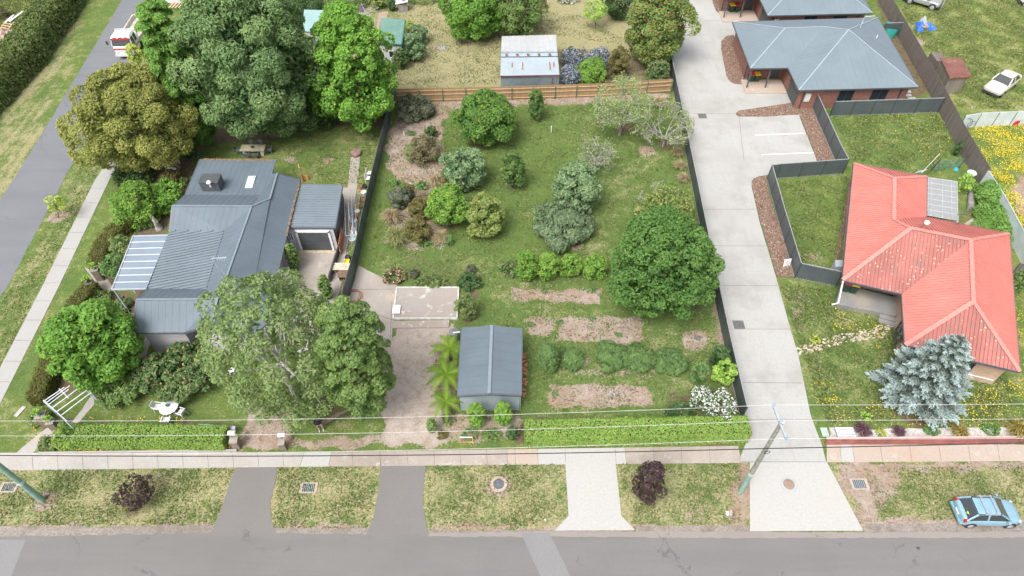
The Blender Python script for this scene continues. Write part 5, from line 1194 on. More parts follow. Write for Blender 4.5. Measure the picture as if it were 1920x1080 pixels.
tuft('flax_plant','yellow striped flax in the middle of the gravel bed',(1782,796,1818,820),(.14,.11,.03),(.5,.4,.12),240,cat='flax',wd=.06); tuft('flax_plant','large yellow striped flax at the right edge of the gravel bed',(1886,786,1935,822),(.14,.11,.03),(.5,.4,.12),300,cat='flax',wd=.07)
shrub('shrub','small yellow green plant between the two purple flaxes',(1640,802,1662,820),'yellowgreen',dens=.7); shrub('shrub','soft grey green plant left of the striped flax',(1728,795,1764,820),'fern_low'); shrub('shrub','soft grey green plant right of the striped flax',(1838,792,1876,818),'fern_low')
tree('shrub','pale shrub in the front lawn near the wires','shrub',(1612,770,1636,790),'lime',0,trunk=False,dens=.5); shrub('shrub','flowering pale green clump beside the driveway',(1522,720,1560,752),'gardenb',dens=.6); shrub('shrub','small yellow green shrub at the start of the stone path',(1520,628,1540,646),'yellowgreen',dens=.6)
# ---- flowers and rough grass (uncountable)
def scatter(name,cat,label,polys,mat,size,zr,asp=1.0,up=1.0):
    C=[]
    for poly,n in polys:
        w_=W_(poly); x0,y0=w_.min(0);x1,y1=w_.max(0); k=0; tries=0
        while k<n and tries<n*40:
            tries+=1; x=random.uniform(x0,x1);y=random.uniform(y0,y1); ins=False
            for i in range(len(w_)):
                a,b=w_[i],w_[(i+1)%len(w_)]
                if (a[1]>y)!=(b[1]>y) and x<(b[0]-a[0])*(y-a[1])/(b[1]-a[1])+a[0]: ins=not ins
            if ins and (.5+.5*math.sin(x*1.3+2*math.sin(y*.9))*math.cos(y*1.1+x*.4))>random.random()*.9: C.append((x,y,random.uniform(*zr))); k+=1
    n=len(C); N=rdir(n)*(1-up*.7)+np.array([0,0,up]); o=leafmesh(name,C,N,size*(.6+.8*rng.random(n)),mat,rng.random(n),org=Vector((C[0][0],C[0][1],0)),asp=asp)
    setp(o,label,cat,None,'stuff'); return o
YF=leafmat('leaf_yellow_flower',(.75,.5,.02),(.85,.75,.05),None,.1)
scatter('yellow_flowers','flowers','dense patch of yellow flowers beyond the weathered fence',[([(1815,240),(1925,235),(1925,330),(1890,320),(1885,345),(1840,330)],2600),([(1850,340),(1895,330),(1925,400),(1925,450),(1880,390)],900)],YF,.085,(.1,.35))
scatter('yellow_flowers','flowers','scattered yellow flowers in the lawns around the red roofed house',[([(1660,205),(1760,210),(1795,290),(1740,300),(1640,250)],160),([(1590,200),(1690,220),(1720,290),(1640,290)],60),([(1560,575),(1650,590),(1640,620),(1560,625)],90),([(1800,745),(1925,700),(1925,800),(1780,810)],330),([(1540,740),(1720,770),(1800,800),(1560,800)],150),([(1520,720),(1560,720),(1570,760),(1530,760)],90),([(1895,530),(1925,530),(1925,690),(1915,690)],120),([(1620,640),(1660,600),(1650,660)],30)],YF,.075,(.08,.25))
OF=leafmat('leaf_mixed_flower',(.8,.3,.05),(.85,.6,.05),(.7,.25,.5),.1)
scatter('mixed_flowers','flowers','orange and yellow flowers along the foot of the front hedge',[([(110,840),(440,836),(440,846),(110,850)],150),([(150,782),(350,786),(350,792),(150,790)],30),([(60,795),(110,795),(100,845),(70,845)],50),([(200,555),(250,560),(240,580),(200,580)],20)],OF,.09,(.1,.3))
TG=leafmat('leaf_tuft',(.1,.16,.04),(.25,.3,.1),(.4,.36,.19),.2,.2)
scatter('rough_grass','grass','rough long grass of the paddock at the top right',[([(1700,-10),(1925,-10),(1925,205),(1830,205),(1795,200),(1750,120),(1690,20)],26000)],TG,.075,(.02,.15),2.6,.3)
scatter('rough_grass','grass','rough long grass beyond the tall hedge at the top left',[([(-5,-5),(105,-5),(0,120),(-5,120)],9000)],TG,.08,(.02,.15),2.6,.3)
TG2=leafmat('leaf_lawn',(.07,.115,.03),(.18,.235,.075),(.34,.31,.17),.2,.15)
scatter('lawn_tufts','grass','lawn weeds and tufts on the street verges',[([(0,882),(440,879),(400,985),(0,985)],5000),([(520,878),(712,875),(690,990),(512,990)],2500),([(800,873),(1058,870),(1045,985),(803,990)],3000),([(1158,870),(1390,869),(1390,985),(1190,985)],2500),([(1620,880),(1925,872),(1925,975),(1650,975)],3000),([(297,0),(245,120),(120,370),(0,570),(0,690),(180,330),(300,60)],5000)],TG2,.06,(.01,.07),2.4,.3)
scatter('lawn_tufts','grass','lawn weeds and tufts in the gardens',[([(742,190),(1256,182),(1330,540),(1392,780),(985,780),(985,620),(862,600),(860,540),(690,500),(700,360)],26000),([(505,225),(715,225),(690,345),(560,345)],3500),([(1448,345),(1590,330),(1565,525),(1500,515)],3500),([(1560,215),(1755,215),(1820,300),(1740,330),(1600,300)],7000),([(1460,530),(1560,545),(1640,600),(1900,720),(1925,790),(1550,795)],15000),([(735,5),(850,0),(1090,30),(1200,90),(1000,60),(935,160),(745,160)],9000)],TG2,.07,(.01,.09),2.4,.3)
# ================================================================ OBJECTS
def loc(root,mb,name,mat,smooth=False):
    """parts of things built around the origin, facing +x"""
    ORG_save=ORG[root.name]; ORG[root.name]=Vector((0,0,0)); o=mb.build(name,mat,root,smooth=smooth); ORG[root.name]=ORG_save; ORG[o.name]=Vector((0,0,0)); return o
def sub(o,par): o.parent=par; return o
def paint(name,c,rough=.3):
    if name in MC: return MC[name]
    n=NT(name); n.b.inputs['Coat Weight'].default_value=.4; m=n.fin(n.mix(n.smooth(n.noise(5,3),.3,.7),tuple(x*.94 for x in c),tuple(min(1,x*1.05) for x in c)),rough,.15); MC[name]=m; return m
TYRE=simple('tyre_rubber',(.03,.03,.032),.85,.2); ALLOY=simple('wheel_metal',(.55,.57,.6),.35,.05,metal=.6); REDLENS=glassy('red_lens',(.5,.02,.02),.2); CLEARL=glassy('clear_lens',(.6,.62,.63),.15); CGL=glassy('car_glass',(.035,.045,.05),.05)
def body(mb,st):
    """st: list of (x, halfwidth, zbottom, zshoulder, ztop, crown)"""
    rows=[]
    for x,w_,zb,zs,zt,cr in st:
        rows.append([(x,-w_*.92,zb),(x,-w_,zb+.18),(x,-w_*1.0,zs),(x,-w_*.9,zt),(x,-w_*.45,zt+cr),(x,w_*.45,zt+cr),(x,w_*.9,zt),(x,w_*1.0,zs),(x,w_,zb+.18),(x,w_*.92,zb)])
    n=len(mb.v); k=len(rows[0])
    for r in rows: mb.v+=r
    for i in range(len(rows)-1):
        for j in range(k-1):
            mb.f.append([n+i*k+j,n+(i+1)*k+j,n+(i+1)*k+j+1,n+i*k+j+1]); mb.m.append(mb.cm)
        mb.f.append([n+i*k+k-1,n+(i+1)*k+k-1,n+(i+1)*k,n+i*k]); mb.m.append(mb.cm)
    mb.f.append([n+j for j in range(k)]); mb.m.append(mb.cm); e=n+(len(rows)-1)*k; mb.f.append([e+j for j in range(k)][::-1]); mb.m.append(mb.cm)
def car(name,label,cat,pos,rz,st,cab,col,axles,hw,wr=.3,rack=False,plate=True,doors=1,group=None,lights=True):
    """cab: (x rear belt, x rear roof, x front roof, x front belt, z belt, z roof, halfw belt, halfw roof)"""
    root=thing(name,label,cat,pos,group,rz)
    mb=MB(); body(mb,st); bd=loc(root,mb,'body',col,True)
    md=bd.modifiers.new('sub','SUBSURF'); md.levels=1; md.render_levels=2
    for e_ in (): pass
    xb0,xr0,xr1,xb1,zb,zr,wb,wr_=cab
    lo=[(xb0,-wb,zb),(xb1,-wb,zb),(xb1,wb,zb),(xb0,wb,zb)]; hi=[(xr0,-wr_,zr),(xr1,-wr_,zr),(xr1,wr_,zr),(xr0,wr_,zr)]
    mb=MB(); mid=[Vector(l).lerp(Vector(h_),.97) for l,h_ in zip(lo,hi)]
    mb.hexa([Vector(l)-Vector((0,0,.05)) for l in lo]+hi); cb=loc(root,mb,'cabin',CGL)
    mb=MB(); c=[Vector(h_) for h_ in hi]
    ce=Vector(((xr0+xr1)/2,0,zr+.05)); 
    ring0=[Vector((xr0-.03,-wr_-.02,zr-.03)),Vector((xr1+.03,-wr_-.02,zr-.03)),Vector((xr1+.03,wr_+.02,zr-.03)),Vector((xr0-.03,wr_+.02,zr-.03))]
    ring1=[Vector((xr0+.1,-wr_+.12,zr+.035)),Vector((xr1-.12,-wr_+.12,zr+.035)),Vector((xr1-.12,wr_-.12,zr+.035)),Vector((xr0+.1,wr_-.12,zr+.035))]
    for i in range(4): mb.face([ring0[i],ring0[(i+1)%4],ring1[(i+1)%4],ring1[i]])
    mb.face(ring1); 
    rf=loc(root,mb,'roof',col)
    for sy in (-1,1):
        for (x0,x1) in ((xb0,xr0),(xb1,xr1)): mb=MB(); mb.bar((x0,sy*wb,zb-.02),(x1,sy*wr_,zr),.09,.06); loc(root,mb,'pillar',col)
        for k in range(doors):
            t=(k+1)/(doors+1)*.94; mb=MB(); mb.bar((xb0+(xb1-xb0)*t,sy*(wb+.005),zb),(xr0+(xr1-xr0)*t,sy*(wr_+.005),zr),.1,.03,up=(0,sy,0)); loc(root,mb,'pillar',col)
    for ax_ in axles:
        for sy in (-1,1):
            mb=MB(); mb.tube([(ax_,sy*(hw-.2),wr),(ax_,sy*(hw+.015),wr)],wr,20); w_=loc(root,mb,'wheel',TYRE)
            mb=MB(); mb.tube([(ax_,sy*(hw+.01),wr),(ax_,sy*(hw+.03),wr)],[wr*.66,wr*.6],12); sub(loc(root,mb,'rim',ALLOY),w_)
            mb=MB(); mb.tube([(ax_,sy*(hw-.02),wr+.02),(ax_,sy*(hw+.006),wr+.02)],wr*1.17,20); loc(root,mb,'wheel_arch',TYRE)
    x0,x1=st[0][0],st[-1][0]
    if lights:
        for sy in (-1,1):
            mb=MB(); mb.box(x0+.13,sy*(hw-.13),.72,.16,.16,.24); loc(root,mb,'tail_light',REDLENS)
            mb=MB(); mb.box(x1-.24,sy*(hw-.25),.58,.2,.24,.1); loc(root,mb,'headlight',CLEARL)
            mb=MB(); mb.box(xb1-.25,sy*(hw+.08),zb-.02,.14,.18,.13); loc(root,mb,'mirror',col)
    for xx,zz_ in ((x0+.02,.32),(x1-.02,.28)): mb=MB(); mb.box(xx,0,zz_,.13,hw*1.75,.16); loc(root,mb,'bumper',DARK if not rack else col)
    if plate: mb=MB(); mb.box(x0-.03,0,.62,.04,.42,.12); loc(root,mb,'number_plate',WFR)
    if rack:
        mb=MB()
        for t in (.33,.78): x=xr0+(xr1-xr0)*t; mb.bar((x,-wr_-.08,zr+.14),(x,wr_+.08,zr+.14),.07,.05)
        for sy in (-1,1): mb.bar((xr0+.35,sy*(wr_+.02),zr+.08),(xr1-.2,sy*(wr_+.02),zr+.08),.05,.05)
        loc(root,mb,'roof_rack',ALLOY)
    return root
# blue hatchback: wheels on the near side give its place
wa,wb_=P(1820,987,.3),P(1892,987,.3); ang=math.atan2(wb_.y-wa.y,wb_.x-wa.x)+R(-.5)
cx=(wa.x+wb_.x)/2; cy=wa.y+.82
BLUE=paint('paint_blue',(.25,.42,.52),.28)
hb=car('parked_hatchback','pale blue hatchback with silver roof rack parked on the verge','car',(cx,cy,0),ang,
 [(-1.83,.66,.3,.62,.86,.02),(-1.72,.8,.2,.7,.98,.02),(-1.2,.83,.18,.72,1.0,.02),(0,.84,.18,.7,.98,.02),(.9,.84,.18,.68,.95,.03),(1.5,.8,.18,.62,.82,.05),(1.85,.66,.22,.55,.68,.04),(1.95,.45,.28,.5,.56,.02)],
 (-1.68,-1.15,.28,1.05,.94,1.46,.74,.57),BLUE,(-1.18,1.25),.82,.3,True,True,1)
mb=MB()
for x,y,s_ in ((-1.47,-.3,.2),(-1.44,-.08,.12)): mb.box(x,y,1.03,s_*.6,s_,.07,.4)
loc(hb,mb,'safety_vest',simple('hi_vis',(.6,.85,.05),.7))
CREAM=paint('paint_cream',(.62,.58,.5),.5)
a=P(1862,170,.5);b=P(1925,122,.5); d=(b-a); rz=math.atan2(-d.y,-d.x); cpos=Z(a+d.normalized()*2.0,0)
sed=car('old_sedan','dirty cream old sedan abandoned in the paddock','car',cpos,rz,
 [(-2.2,.75,.3,.68,.86,.02),(-2.0,.84,.25,.72,.9,.02),(-1.2,.86,.22,.72,.92,.02),(0,.86,.22,.72,.92,.02),(.8,.86,.22,.7,.9,.02),(1.9,.84,.25,.68,.82,.02),(2.15,.78,.3,.6,.74,.02)],
 (-1.5,-.95,.2,.85,.9,1.36,.78,.62),CREAM,(-1.4,1.35),.84,.3,False,False,1,lights=False)
sed.scale=(1.16,1.16,1.12)
sf=paint('paint_silver',(.3,.32,.31),.35)
a=P(1764,10,.6);b=P(1705,-8,.6); d=(a-b); rz=math.atan2(d.y,d.x); cpos=Z(a-d.normalized()*2.1,0)
suv=car('silver_wagon','silver grey four wheel drive with bull bar at the top edge','car',cpos,rz+.05,
 [(-2.2,.78,.4,.85,1.05,.02),(-2.0,.86,.35,.9,1.08,.02),(0,.88,.32,.88,1.08,.02),(.9,.88,.32,.86,1.05,.02),(1.8,.86,.35,.82,.98,.03),(2.1,.8,.4,.75,.88,.02)],
 (-2.05,-1.8,.3,.9,1.05,1.72,.8,.68),sf,(-1.35,1.35),.87,.38,False,False,2)
mb=MB()
for z in (.5,.75,1.0): mb.tube([(2.25,-.75,z),(2.3,0,z),(2.25,.75,z)],.035,6)
for y in (-.4,.4): mb.tube([(2.28,y,.4),(2.26,y,1.05)],.03,6)
loc(suv,mb,'bull_bar',ALLOY)
# white van nose at the top right edge
a=P(1925,5,.6); wv=car('white_wreck','white car body cut by the top right edge','car',Z(P(1945,2,.6),0),R(160),
 [(-2.2,.78,.3,.8,1.0,.02),(0,.86,.25,.8,1.0,.02),(1.0,.86,.25,.78,.96,.02),(2.0,.8,.3,.7,.85,.02)],(-1.9,-1.5,.2,.9,.98,1.45,.78,.62),CREAM,(-1.35,1.35),.84,.3,False,False,1)
# ---------------------------------------------------------------- truck
WP=paint('paint_white',(.72,.73,.74),.35); RP=paint('paint_red',(.5,.05,.06),.4)
tb,ta=P(262,20,1.5),P(233,66,1.5); d=Z(ta-tb,0); rz=math.atan2(d.y,d.x)
tp=Z(P(237,113,.0),0); dn=d.normalized(); root=thing('tray_truck','white cab tray truck with red stripes parked facing down the side road','truck',tp-dn*2.9+Vector((0.15,.2,0)),None,rz)
W2_=1.12
mb=MB(); body(mb,[(1.1,W2_,.55,1.5,1.6,.02),(1.3,W2_,.5,1.6,1.65,.0),(2.75,W2_,.5,1.6,1.62,.0),(2.9,W2_*.95,.5,1.45,1.5,.0)]); loc(root,mb,'cab',WP)
mb=MB(); mb.hexa([(1.15,-W2_,1.6),(2.85,-W2_,1.6),(2.85,W2_,1.6),(1.15,W2_,1.6),(1.2,-W2_*.9,2.45),(2.55,-W2_*.9,2.45),(2.55,W2_*.9,2.45),(1.2,W2_*.9,2.45)]); cu=loc(root,mb,'cab_window',CGL)
mb=MB(); mb.hexa([(1.12,-W2_*.93,2.4),(2.65,-W2_*.93,2.4),(2.65,W2_*.93,2.4),(1.12,W2_*.93,2.4),(1.2,-W2_*.82,2.62),(2.45,-W2_*.82,2.62),(2.45,W2_*.82,2.62),(1.2,W2_*.82,2.62)]); rf=loc(root,mb,'cab_roof',WP)
mb=MB(); mb.box(2.72,0,2.25,.1,W2_*1.84,.2); mb.box(2.91,0,1.2,.04,W2_*1.9,.12); mb.box(2.0,W2_+.01,1.15,1.6,.03,.14,0); mb.box(2.0,-W2_-.01,1.15,1.6,.03,.14,0); loc(root,mb,'stripe',RP)
mb=MB()
for y in (-.6,0,.6): mb.box(2.64,y,2.46,.06,.42,.08)
loc(root,mb,'roof_lamp',DARK)
for x,y in ((1.2,1),(1.2,-1),(2.82,1),(2.82,-1),(1.9,1),(1.9,-1)): mb=MB(); mb.bar((x,y*W2_,1.6),(x if x<2 else 2.6,y*W2_*.91,2.42),.1,.08); loc(root,mb,'pillar',WP)
mb=MB(); mb.box(2.98,0,.45,.16,W2_*2,.25); loc(root,mb,'bumper',WP)
for y in (-.85,.85): mb=MB(); mb.box(2.93,y,.78,.06,.32,.2); loc(root,mb,'headlight',CLEARL)
mb=MB(); mb.box(-1.75,0,1.05,5.3,2.35,.1); tr=loc(root,mb,'tray_floor',simple('tray_floor',(.42,.4,.36),.8,.2,2))
for y in (-1.16,1.16): mb=MB(); mb.box(-1.75,y,1.1,5.3,.06,.42); mb.bar((-4.4,y,1.54),(.9,y,1.54),.1,.06); loc(root,mb,'tray_side',simple('tray_cream',(.6,.53,.46),.6,.15,2))
mb=MB(); mb.box(-4.38,0,1.1,.06,2.3,.42); mb.bar((-4.38,-1.16,1.54),(-4.38,1.16,1.54),.1,.06); loc(root,mb,'tail_gate',simple('tray_cream',(.6,.53,.46)))
mb=MB()
for y in (-1.1,-.35,.35,1.1): mb.bar((.85,y,1.1),(.85,y,2.55),.07,.07)
for z in (1.9,2.55): mb.bar((.85,-1.16,z),(.85,1.16,z),.07,.07)
loc(root,mb,'headboard',WFR)
mb=MB(); mb.box(-1.2,0,.7,7.2,.8,.3); loc(root,mb,'chassis',DARK)
mb=MB(); mb.tube([(.3,-1.0,.75),(-1.0,-1.0,.75)],.28,10); loc(root,mb,'fuel_tank',ALLOY)
for x,dbl in ((2.15,0),(-2.2,1)):
    for sy in (-1,1):
        mb=MB(); mb.tube([(x,sy*(.75-.25*dbl),.45),(x,sy*1.1,.45)],.45,18); w_=loc(root,mb,'wheel',TYRE)
        mb=MB(); mb.tube([(x,sy*1.09,.45),(x,sy*1.13,.45)],.24,12); sub(loc(root,mb,'rim',ALLOY),w_)
for sy in (-1,1): mb=MB(); mb.bar((2.75,sy*1.15,2.1),(2.9,sy*1.45,2.15),.03,.03); mb.box(2.92,sy*1.48,1.85,.06,.22,.4); loc(root,mb,'mirror',DARK)
# ---------------------------------------------------------------- power poles and wires
def pole(label,bx,by,h,mat,arm=True,r=.15):
    b=P(bx,by); root=thing('power_pole',label,'pole',b); mb=MB(); mb.tube([b,b+Vector((0,0,2.6))],[r*1.12,r*1.05],12); mb.build('pole_base',simple('pole_green',(.22,.36,.3),.7,.12),root)
    mb=MB(); mb.tube([b+Vector((0,0,2.6)),b+Vector((0,0,h))],[r,r*.72],12); mb.build('pole_shaft',mat,root)
    mb=MB(); mb.tube([b+Vector((0,0,2.5)),b+Vector((0,0,2.75))],r*1.1,12); mb.build('collar',simple('pole_collar',(.45,.52,.5),.6),root)
    return root,b
PWD=simple('pole_wood',(.24,.25,.22),.9,.25,4)
rp,pb=pole('grey timber power pole with cross arm beside the wide concrete crossing',1388,922,9.0,PWD)
lp,lb=pole('green power pole at the left edge of the verge, top out of the photo',80,938,9.0,simple('pole_green',(.22,.36,.3)),r=.17)
INS=glassy('insulator',(.2,.32,.5),.2)
def pl(px,py,z): return P(px,py,z)
rends=[P(1451,759,9.0),P(1466,788,9.1),P(1475,822,8.9)]
mb=MB(); mb.bar(rends[0]+Vector((0,0,-.12)),rends[2]+Vector((0,0,-.08)),.1,.1); arm=mb.build('cross_arm',simple('arm_grey',(.36,.4,.43),.6),rp)
for q in rends: mb=MB(); mb.lathe(q.x,q.y,[(.03,q.z-.15),(.08,q.z-.08),(.05,q.z-.02),(.075,q.z+.04),(.0,q.z+.1)],8); sub(mb.build('insulator',INS,rp),arm)
mb=MB(); mb.cyl(pb.x,pb.y,9.0,.16,.05,12); mb.build('pole_cap',simple('arm_grey',(.36,.4,.43)),rp)
lt=lb+Vector((0,0,9)); lends=[P(-190,789,9.0),P(-180,817,9.1),P(-172,851,8.9)]
dlt=lt-Vector(((lends[0].x+lends[2].x)/2,(lends[0].y+lends[2].y)/2,9)); lends=[Vector((lt.x,q.y,q.z)) for q in lends]
mb=MB(); mb.bar(lends[0]+Vector((0,.1,-.12)),lends[2]+Vector((0,-.1,-.08)),.1,.1); arm=mb.build('cross_arm',simple('arm_grey',(.36,.4,.43)),lp)
for q in lends: mb=MB(); mb.lathe(q.x,q.y,[(.03,q.z-.15),(.08,q.z-.08),(.05,q.z-.02),(.075,q.z+.04),(.0,q.z+.1)],8); sub(mb.build('insulator',INS,lp),arm)
def wire(label,a,b,sag,r,mat,group='overhead wires along the street'):
    pts=[a.lerp(b,t/40)-Vector((0,0,4*sag*(t/40)*(1-t/40))) for t in range(41)]
    mb=MB(); mb.tube(pts,r,5); o=mb.build('overhead_wire',mat); setp(o,label,'wire',group)
WIRE=simple('wire_alu',(.6,.6,.6),.4,.05); WBLK=simple('wire_black',(.03,.03,.04),.5,.05)
wl=['farthest white wire','second white wire from the back','nearest white wire']
for k in range(3):
    wire('%s left of the timber power pole'%wl[k],lends[k],rends[k],.55,.010,WIRE)
    far=P(1925,(753,782,817)[k],9.0); e=rends[k]+(far-rends[k])*2.2; e.z=9.0; wire('%s right of the timber power pole'%wl[k],rends[k],e,.25,.010,WIRE)
    wire('%s beyond the green power pole'%wl[k],lends[k],lends[k]+Vector((-32,.3,0)),.4,.010,WIRE)
zb_=6.2; q=P(1438,834,6.0); bp=Vector((pb.x,pb.y-.15,zb_)); bl_=Vector((lb.x,lb.y-.2,6.6))
wire('thick black cable left of the timber power pole',bl_,bp,.45,.03,WBLK); far=P(1925,828,6.2); e=bp+(far-bp)*2.2; e.z=6.2; wire('thick black cable right of the timber power pole',bp,e,.15,.03,WBLK)
mb=MB(); 
mb.tube([bp+Vector((.15*math.sin(t*.63),-.1-.05*math.cos(t*.63),-.3+.28*math.cos(t*.63))) for t in range(11)],.02,5,False); mb.build('cable_loop',WBLK,rp)
# ---------------------------------------------------------------- pits, manholes
def grate(label,px,py,w_,h_,rz=0):
    c=P(px,py); root=thing('drain_grate',label,'drain',c,'storm drain grates'); mb=MB()
    for sx,sy,a,b in ((0,.5,w_,.09),(0,-.5,w_,.09),(.5,0,.09,h_),(-.5,0,.09,h_)): mb.box(c.x+sx*w_,c.y+sy*h_,0,a+.09,b+.001,.05 if sx else .052)
    mb.build('frame',CTAN,root); mb=MB(); n_b=8
    for k in range(n_b): mb.box(c.x-w_/2+(k+.5)*w_/n_b,c.y,.01,w_/n_b*.5,h_*.96,.03)
    mb.build('grate',simple('grate_steel',(.24,.28,.3),.6,.1),root); mb=MB(); mb.box(c.x,c.y,.001,w_,h_,.006); mb.build('pit',DARK,root)
grate('drain grate beside the left power pole',17,914,.95,.62); grate('drain grate between the two asphalt driveways',579,915,.95,.65); grate('drain grate in the bare soil right of the wide crossing',1611,908,.95,.68)
def flat(name,label,cat,px,py,w_,h_,mat,rz=0,z=.03,t=.03):
    c=P(px,py); mb=MB(); mb.box(c.x,c.y,z,w_,h_,t,rz); o=mb.build(name,mat); return setp(o,label,cat)
c=P(935,908); root=thing('manhole',"dark round manhole in a pale concrete ring on the grass verge",'manhole',c); mb=MB(); mb.lathe(c.x,c.y,[(.55,.0),(.55,.05),(.36,.055)],24); mb.build('ring',CTAN,root); mb=MB(); mb.lathe(c.x,c.y,[(.36,.045),(.3,.05),(.3,.06),(.1,.06),(.1,.05),(0,.05)],24); mb.build('cover',simple('cast_iron',(.11,.12,.14),.6,.2),root)
c=P(1479,908); root=thing('manhole',"rusty oval manhole set in the wide concrete crossing",'manhole',c); mb=MB(); mb.lathe(c.x,c.y,[(.56,.021),(.56,.03),(.36,.032)],24); mb.build('ring',concmat('ring_grey',(.36,.38,.38),(.3,.3,.3),.3),root); mb=MB(); mb.lathe(c.x,c.y,[(.37,.03),(.36,.036),(0,.037)],24); mb.build('cover',simple('cover_brown',(.27,.19,.15),.8,.2),root)
def dgrate(label,px,py):
    c=P(px,py); root=thing('drain_grate',label,'drain',c); mb=MB(); mb.box(c.x,c.y,.02,.85,.8,.012); mb.build('pit',DARK,root); mb=MB()
    for k in range(9): mb.box(c.x-.38+k*.095,c.y,.032,.04,.78,.012)
    mb.build('grate',simple('grate_dull',(.22,.22,.2),.7),root)
dgrate('square drain grate in the driveway opposite the stone path',1385,609); dgrate('square drain grate in the driveway near the parking bays',1317,218)
flat('pit_lid','small pale rectangular pit lid in the corner grass','lid',38,772,.3,.85,CNEW,R(-18)); flat('pit_lid','pale green pit lid beside the driveway','lid',1546,811,.45,.7,simple('lid_green',(.38,.5,.42),.6)); flat('pit_lid','small white pit lid left of the silver slats','lid',1563,810,.45,.65,CNEW,.1)
root=thing('slatted_cover','silver slatted cover beside the left purple flax','cover',P(1584,812)); c=P(1584,812); mb=MB()
for k in range(4): mb.box(c.x,c.y-.28+k*.19,.1,1.25,.15,.05)
mb.build('slat',simple('slat_silver',(.62,.64,.72),.4),root); mb=MB(); mb.box(c.x,c.y,0,1.3,.8,.09); mb.build('frame',GTRIM,root)
def litter(label,px,py,s_,mat=WHITE,z=.02,name='litter'):
    c=P(px,py,z); mb=MB(); 
    pts=[c+Vector((s_*math.cos(a)*random.uniform(.5,1),s_*.7*math.sin(a)*random.uniform(.5,1),random.uniform(0,.06))) for a in [i*.785 for i in range(8)]]
    mid=c+Vector((0,0,.07))
    for i in range(8): mb.face([mid,pts[i],pts[(i+1)%8],(pts[i]+pts[(i+1)%8])/2-Vector((0,0,.03))])
    return setp(mb.build(name,mat),label,'litter')
litter('crumpled white paper on the verge left of the wide crossing',1367,963,.38); litter('small white scrap on the verge left of the narrow concrete crossing',1023,975,.14); litter('dark scrap on the right part of the road',1722,1028,.16,DARK)
litter('rubble heap of pale stones in the dry lawn left of the corrugated shed',833,90,.8,simple('rubble',(.4,.4,.42),.9,.3,6),name='rubble'); litter('ring of burnt stones on the lawn by the steel fence',1310,634,.45,simple('burnt',(.13,.13,.14),.9,.5,6),name='rubble'); litter('pale rock at the top of the bare verge',1655,873,.25,CTAN,name='rock')
litter('ashy white patch of twigs in the lowest soil bed',1150,737,.55,simple('ash',(.35,.32,.32),.95,.4,7),name='ash_pile'); litter('blue plastic scrap near the timber hut door',1816,158,.25,simple('blue_pl',(.05,.2,.5),.5),name='litter'); litter('white sack behind the weathered fence below the hut',1825,201,.3)
litter('pale stones in the middle bed',772,344,.35,simple('rubble',(.4,.4,.42)),name='stones'); litter('pale stones below the bare bed',783,352,.3,simple('rubble',(.4,.4,.42)),name='stones')
# ---------------------------------------------------------------- fronts frames (for sale sign frames)
def frame(label,px,py,w_,h_,mat):
    b=P(px,py); root=thing('sign_frame',label,'frame',b); 
    for sx in (-1,1): mb=MB(); mb.box(b.x+sx*w_/2,b.y,0,.05,.05,h_); mb.build('leg',mat,root)
    mb=MB(); mb.bar(b+Vector((-w_/2,0,h_)),b+Vector((w_/2,0,h_)),.05,.06); mb.build('top_rail',WFR,root); mb=MB(); mb.bar(b+Vector((-w_/2,0,.08)),b+Vector((w_/2,0,.08)),.04,.04); mb.build('rail',mat,root)
ORW=simple('orange_wood',(.6,.34,.12),.7,.2)
frame('small empty timber frame among the front shrubs of the lot',875,830,.85,.75,ORW); frame('small empty orange timber frame in front of the long hedge',1091,829,.85,.75,ORW)
def post(label,px,py,h,r,mat,name='marker_post'):
    b=P(px,py); mb=MB(); mb.tube([b,b+Vector((0,0,h))],r,8); return setp(mb.build(name,mat),label,'post')
post('white pipe stub on the lawn right of the back fence',1033.5,247,.7,.05,WFR); post('white pipe stub in the bare garden bed',758,254,.5,.05,WFR); post('thin white stake at the edge of the bare bed',827,283,.8,.03,WFR); post('short grey stump among the plants by the lowest fern',826,770,.5,.06,LTRIM)
# ---------------------------------------------------------------- things by the shed
c=P(851,622,1.2); root=thing('water_tank','small round grey ribbed water tank at the back corner of the garden shed','tank',Z(c,0))
mb=MB(); mb.lathe(c.x,c.y,[(.38,0),(.38,1.1),(.34,1.2),(0,1.3)],24)
for k in range(12): a=k*.5236; mb.bar((c.x+.06*math.cos(a),c.y+.06*math.sin(a),1.3),(c.x+.35*math.cos(a),c.y+.35*math.sin(a),1.22),.03,.03)
mb.build('tank_shell',simple('tank_grey',(.2,.22,.24),.6,.12),root); mb=MB(); mb.tube([c+Vector((.0,-.2,.15)),c+Vector((.5,-.35,.45))],.05,8); mb.build('inlet_pipe',WFR,root); mb=MB(); mb.tube([c+Vector((-.28,-.35,.1)),Z(c,0)+Vector((-.36,-.55,0))],.045,8); mb.build('outlet_pipe',WFR,root)
TER=simple('terracotta',(.5,.2,.11),.9,.3,5); random.seed(5)
for i,(x,y,l) in enumerate(((983,668,'topmost heap'),(984,684,'second heap from the top'),(985,698,'middle heap'),(984,716,'second heap from the bottom'),(982,738,'lowest heap'))):
    c=P(x,y); mb=MB()
    for k in range(7): mb.box(c.x+random.uniform(-.08,.1),c.y+random.uniform(-.25,.25),.0+.07*(k%3),.23,.11,.075,random.uniform(-.6,1.2))
    setp(mb.build('brick_pile',TER),'%s of orange bricks along the right wall of the garden shed'%l,'bricks','orange brick heaps')
o=flat('white_board','white board lying on the old concrete slab','board',744,584,.6,.85,WHITE,0,.26); 
c=P(733,557); mb=MB(); mb.lathe(c.x,c.y,[(.45,.021),(.42,.028),(0,.03)],20); setp(mb.build('round_patch',CTAN),'round pale concrete patch left of the old slab','patch')
c=P(662,556); mb=MB()
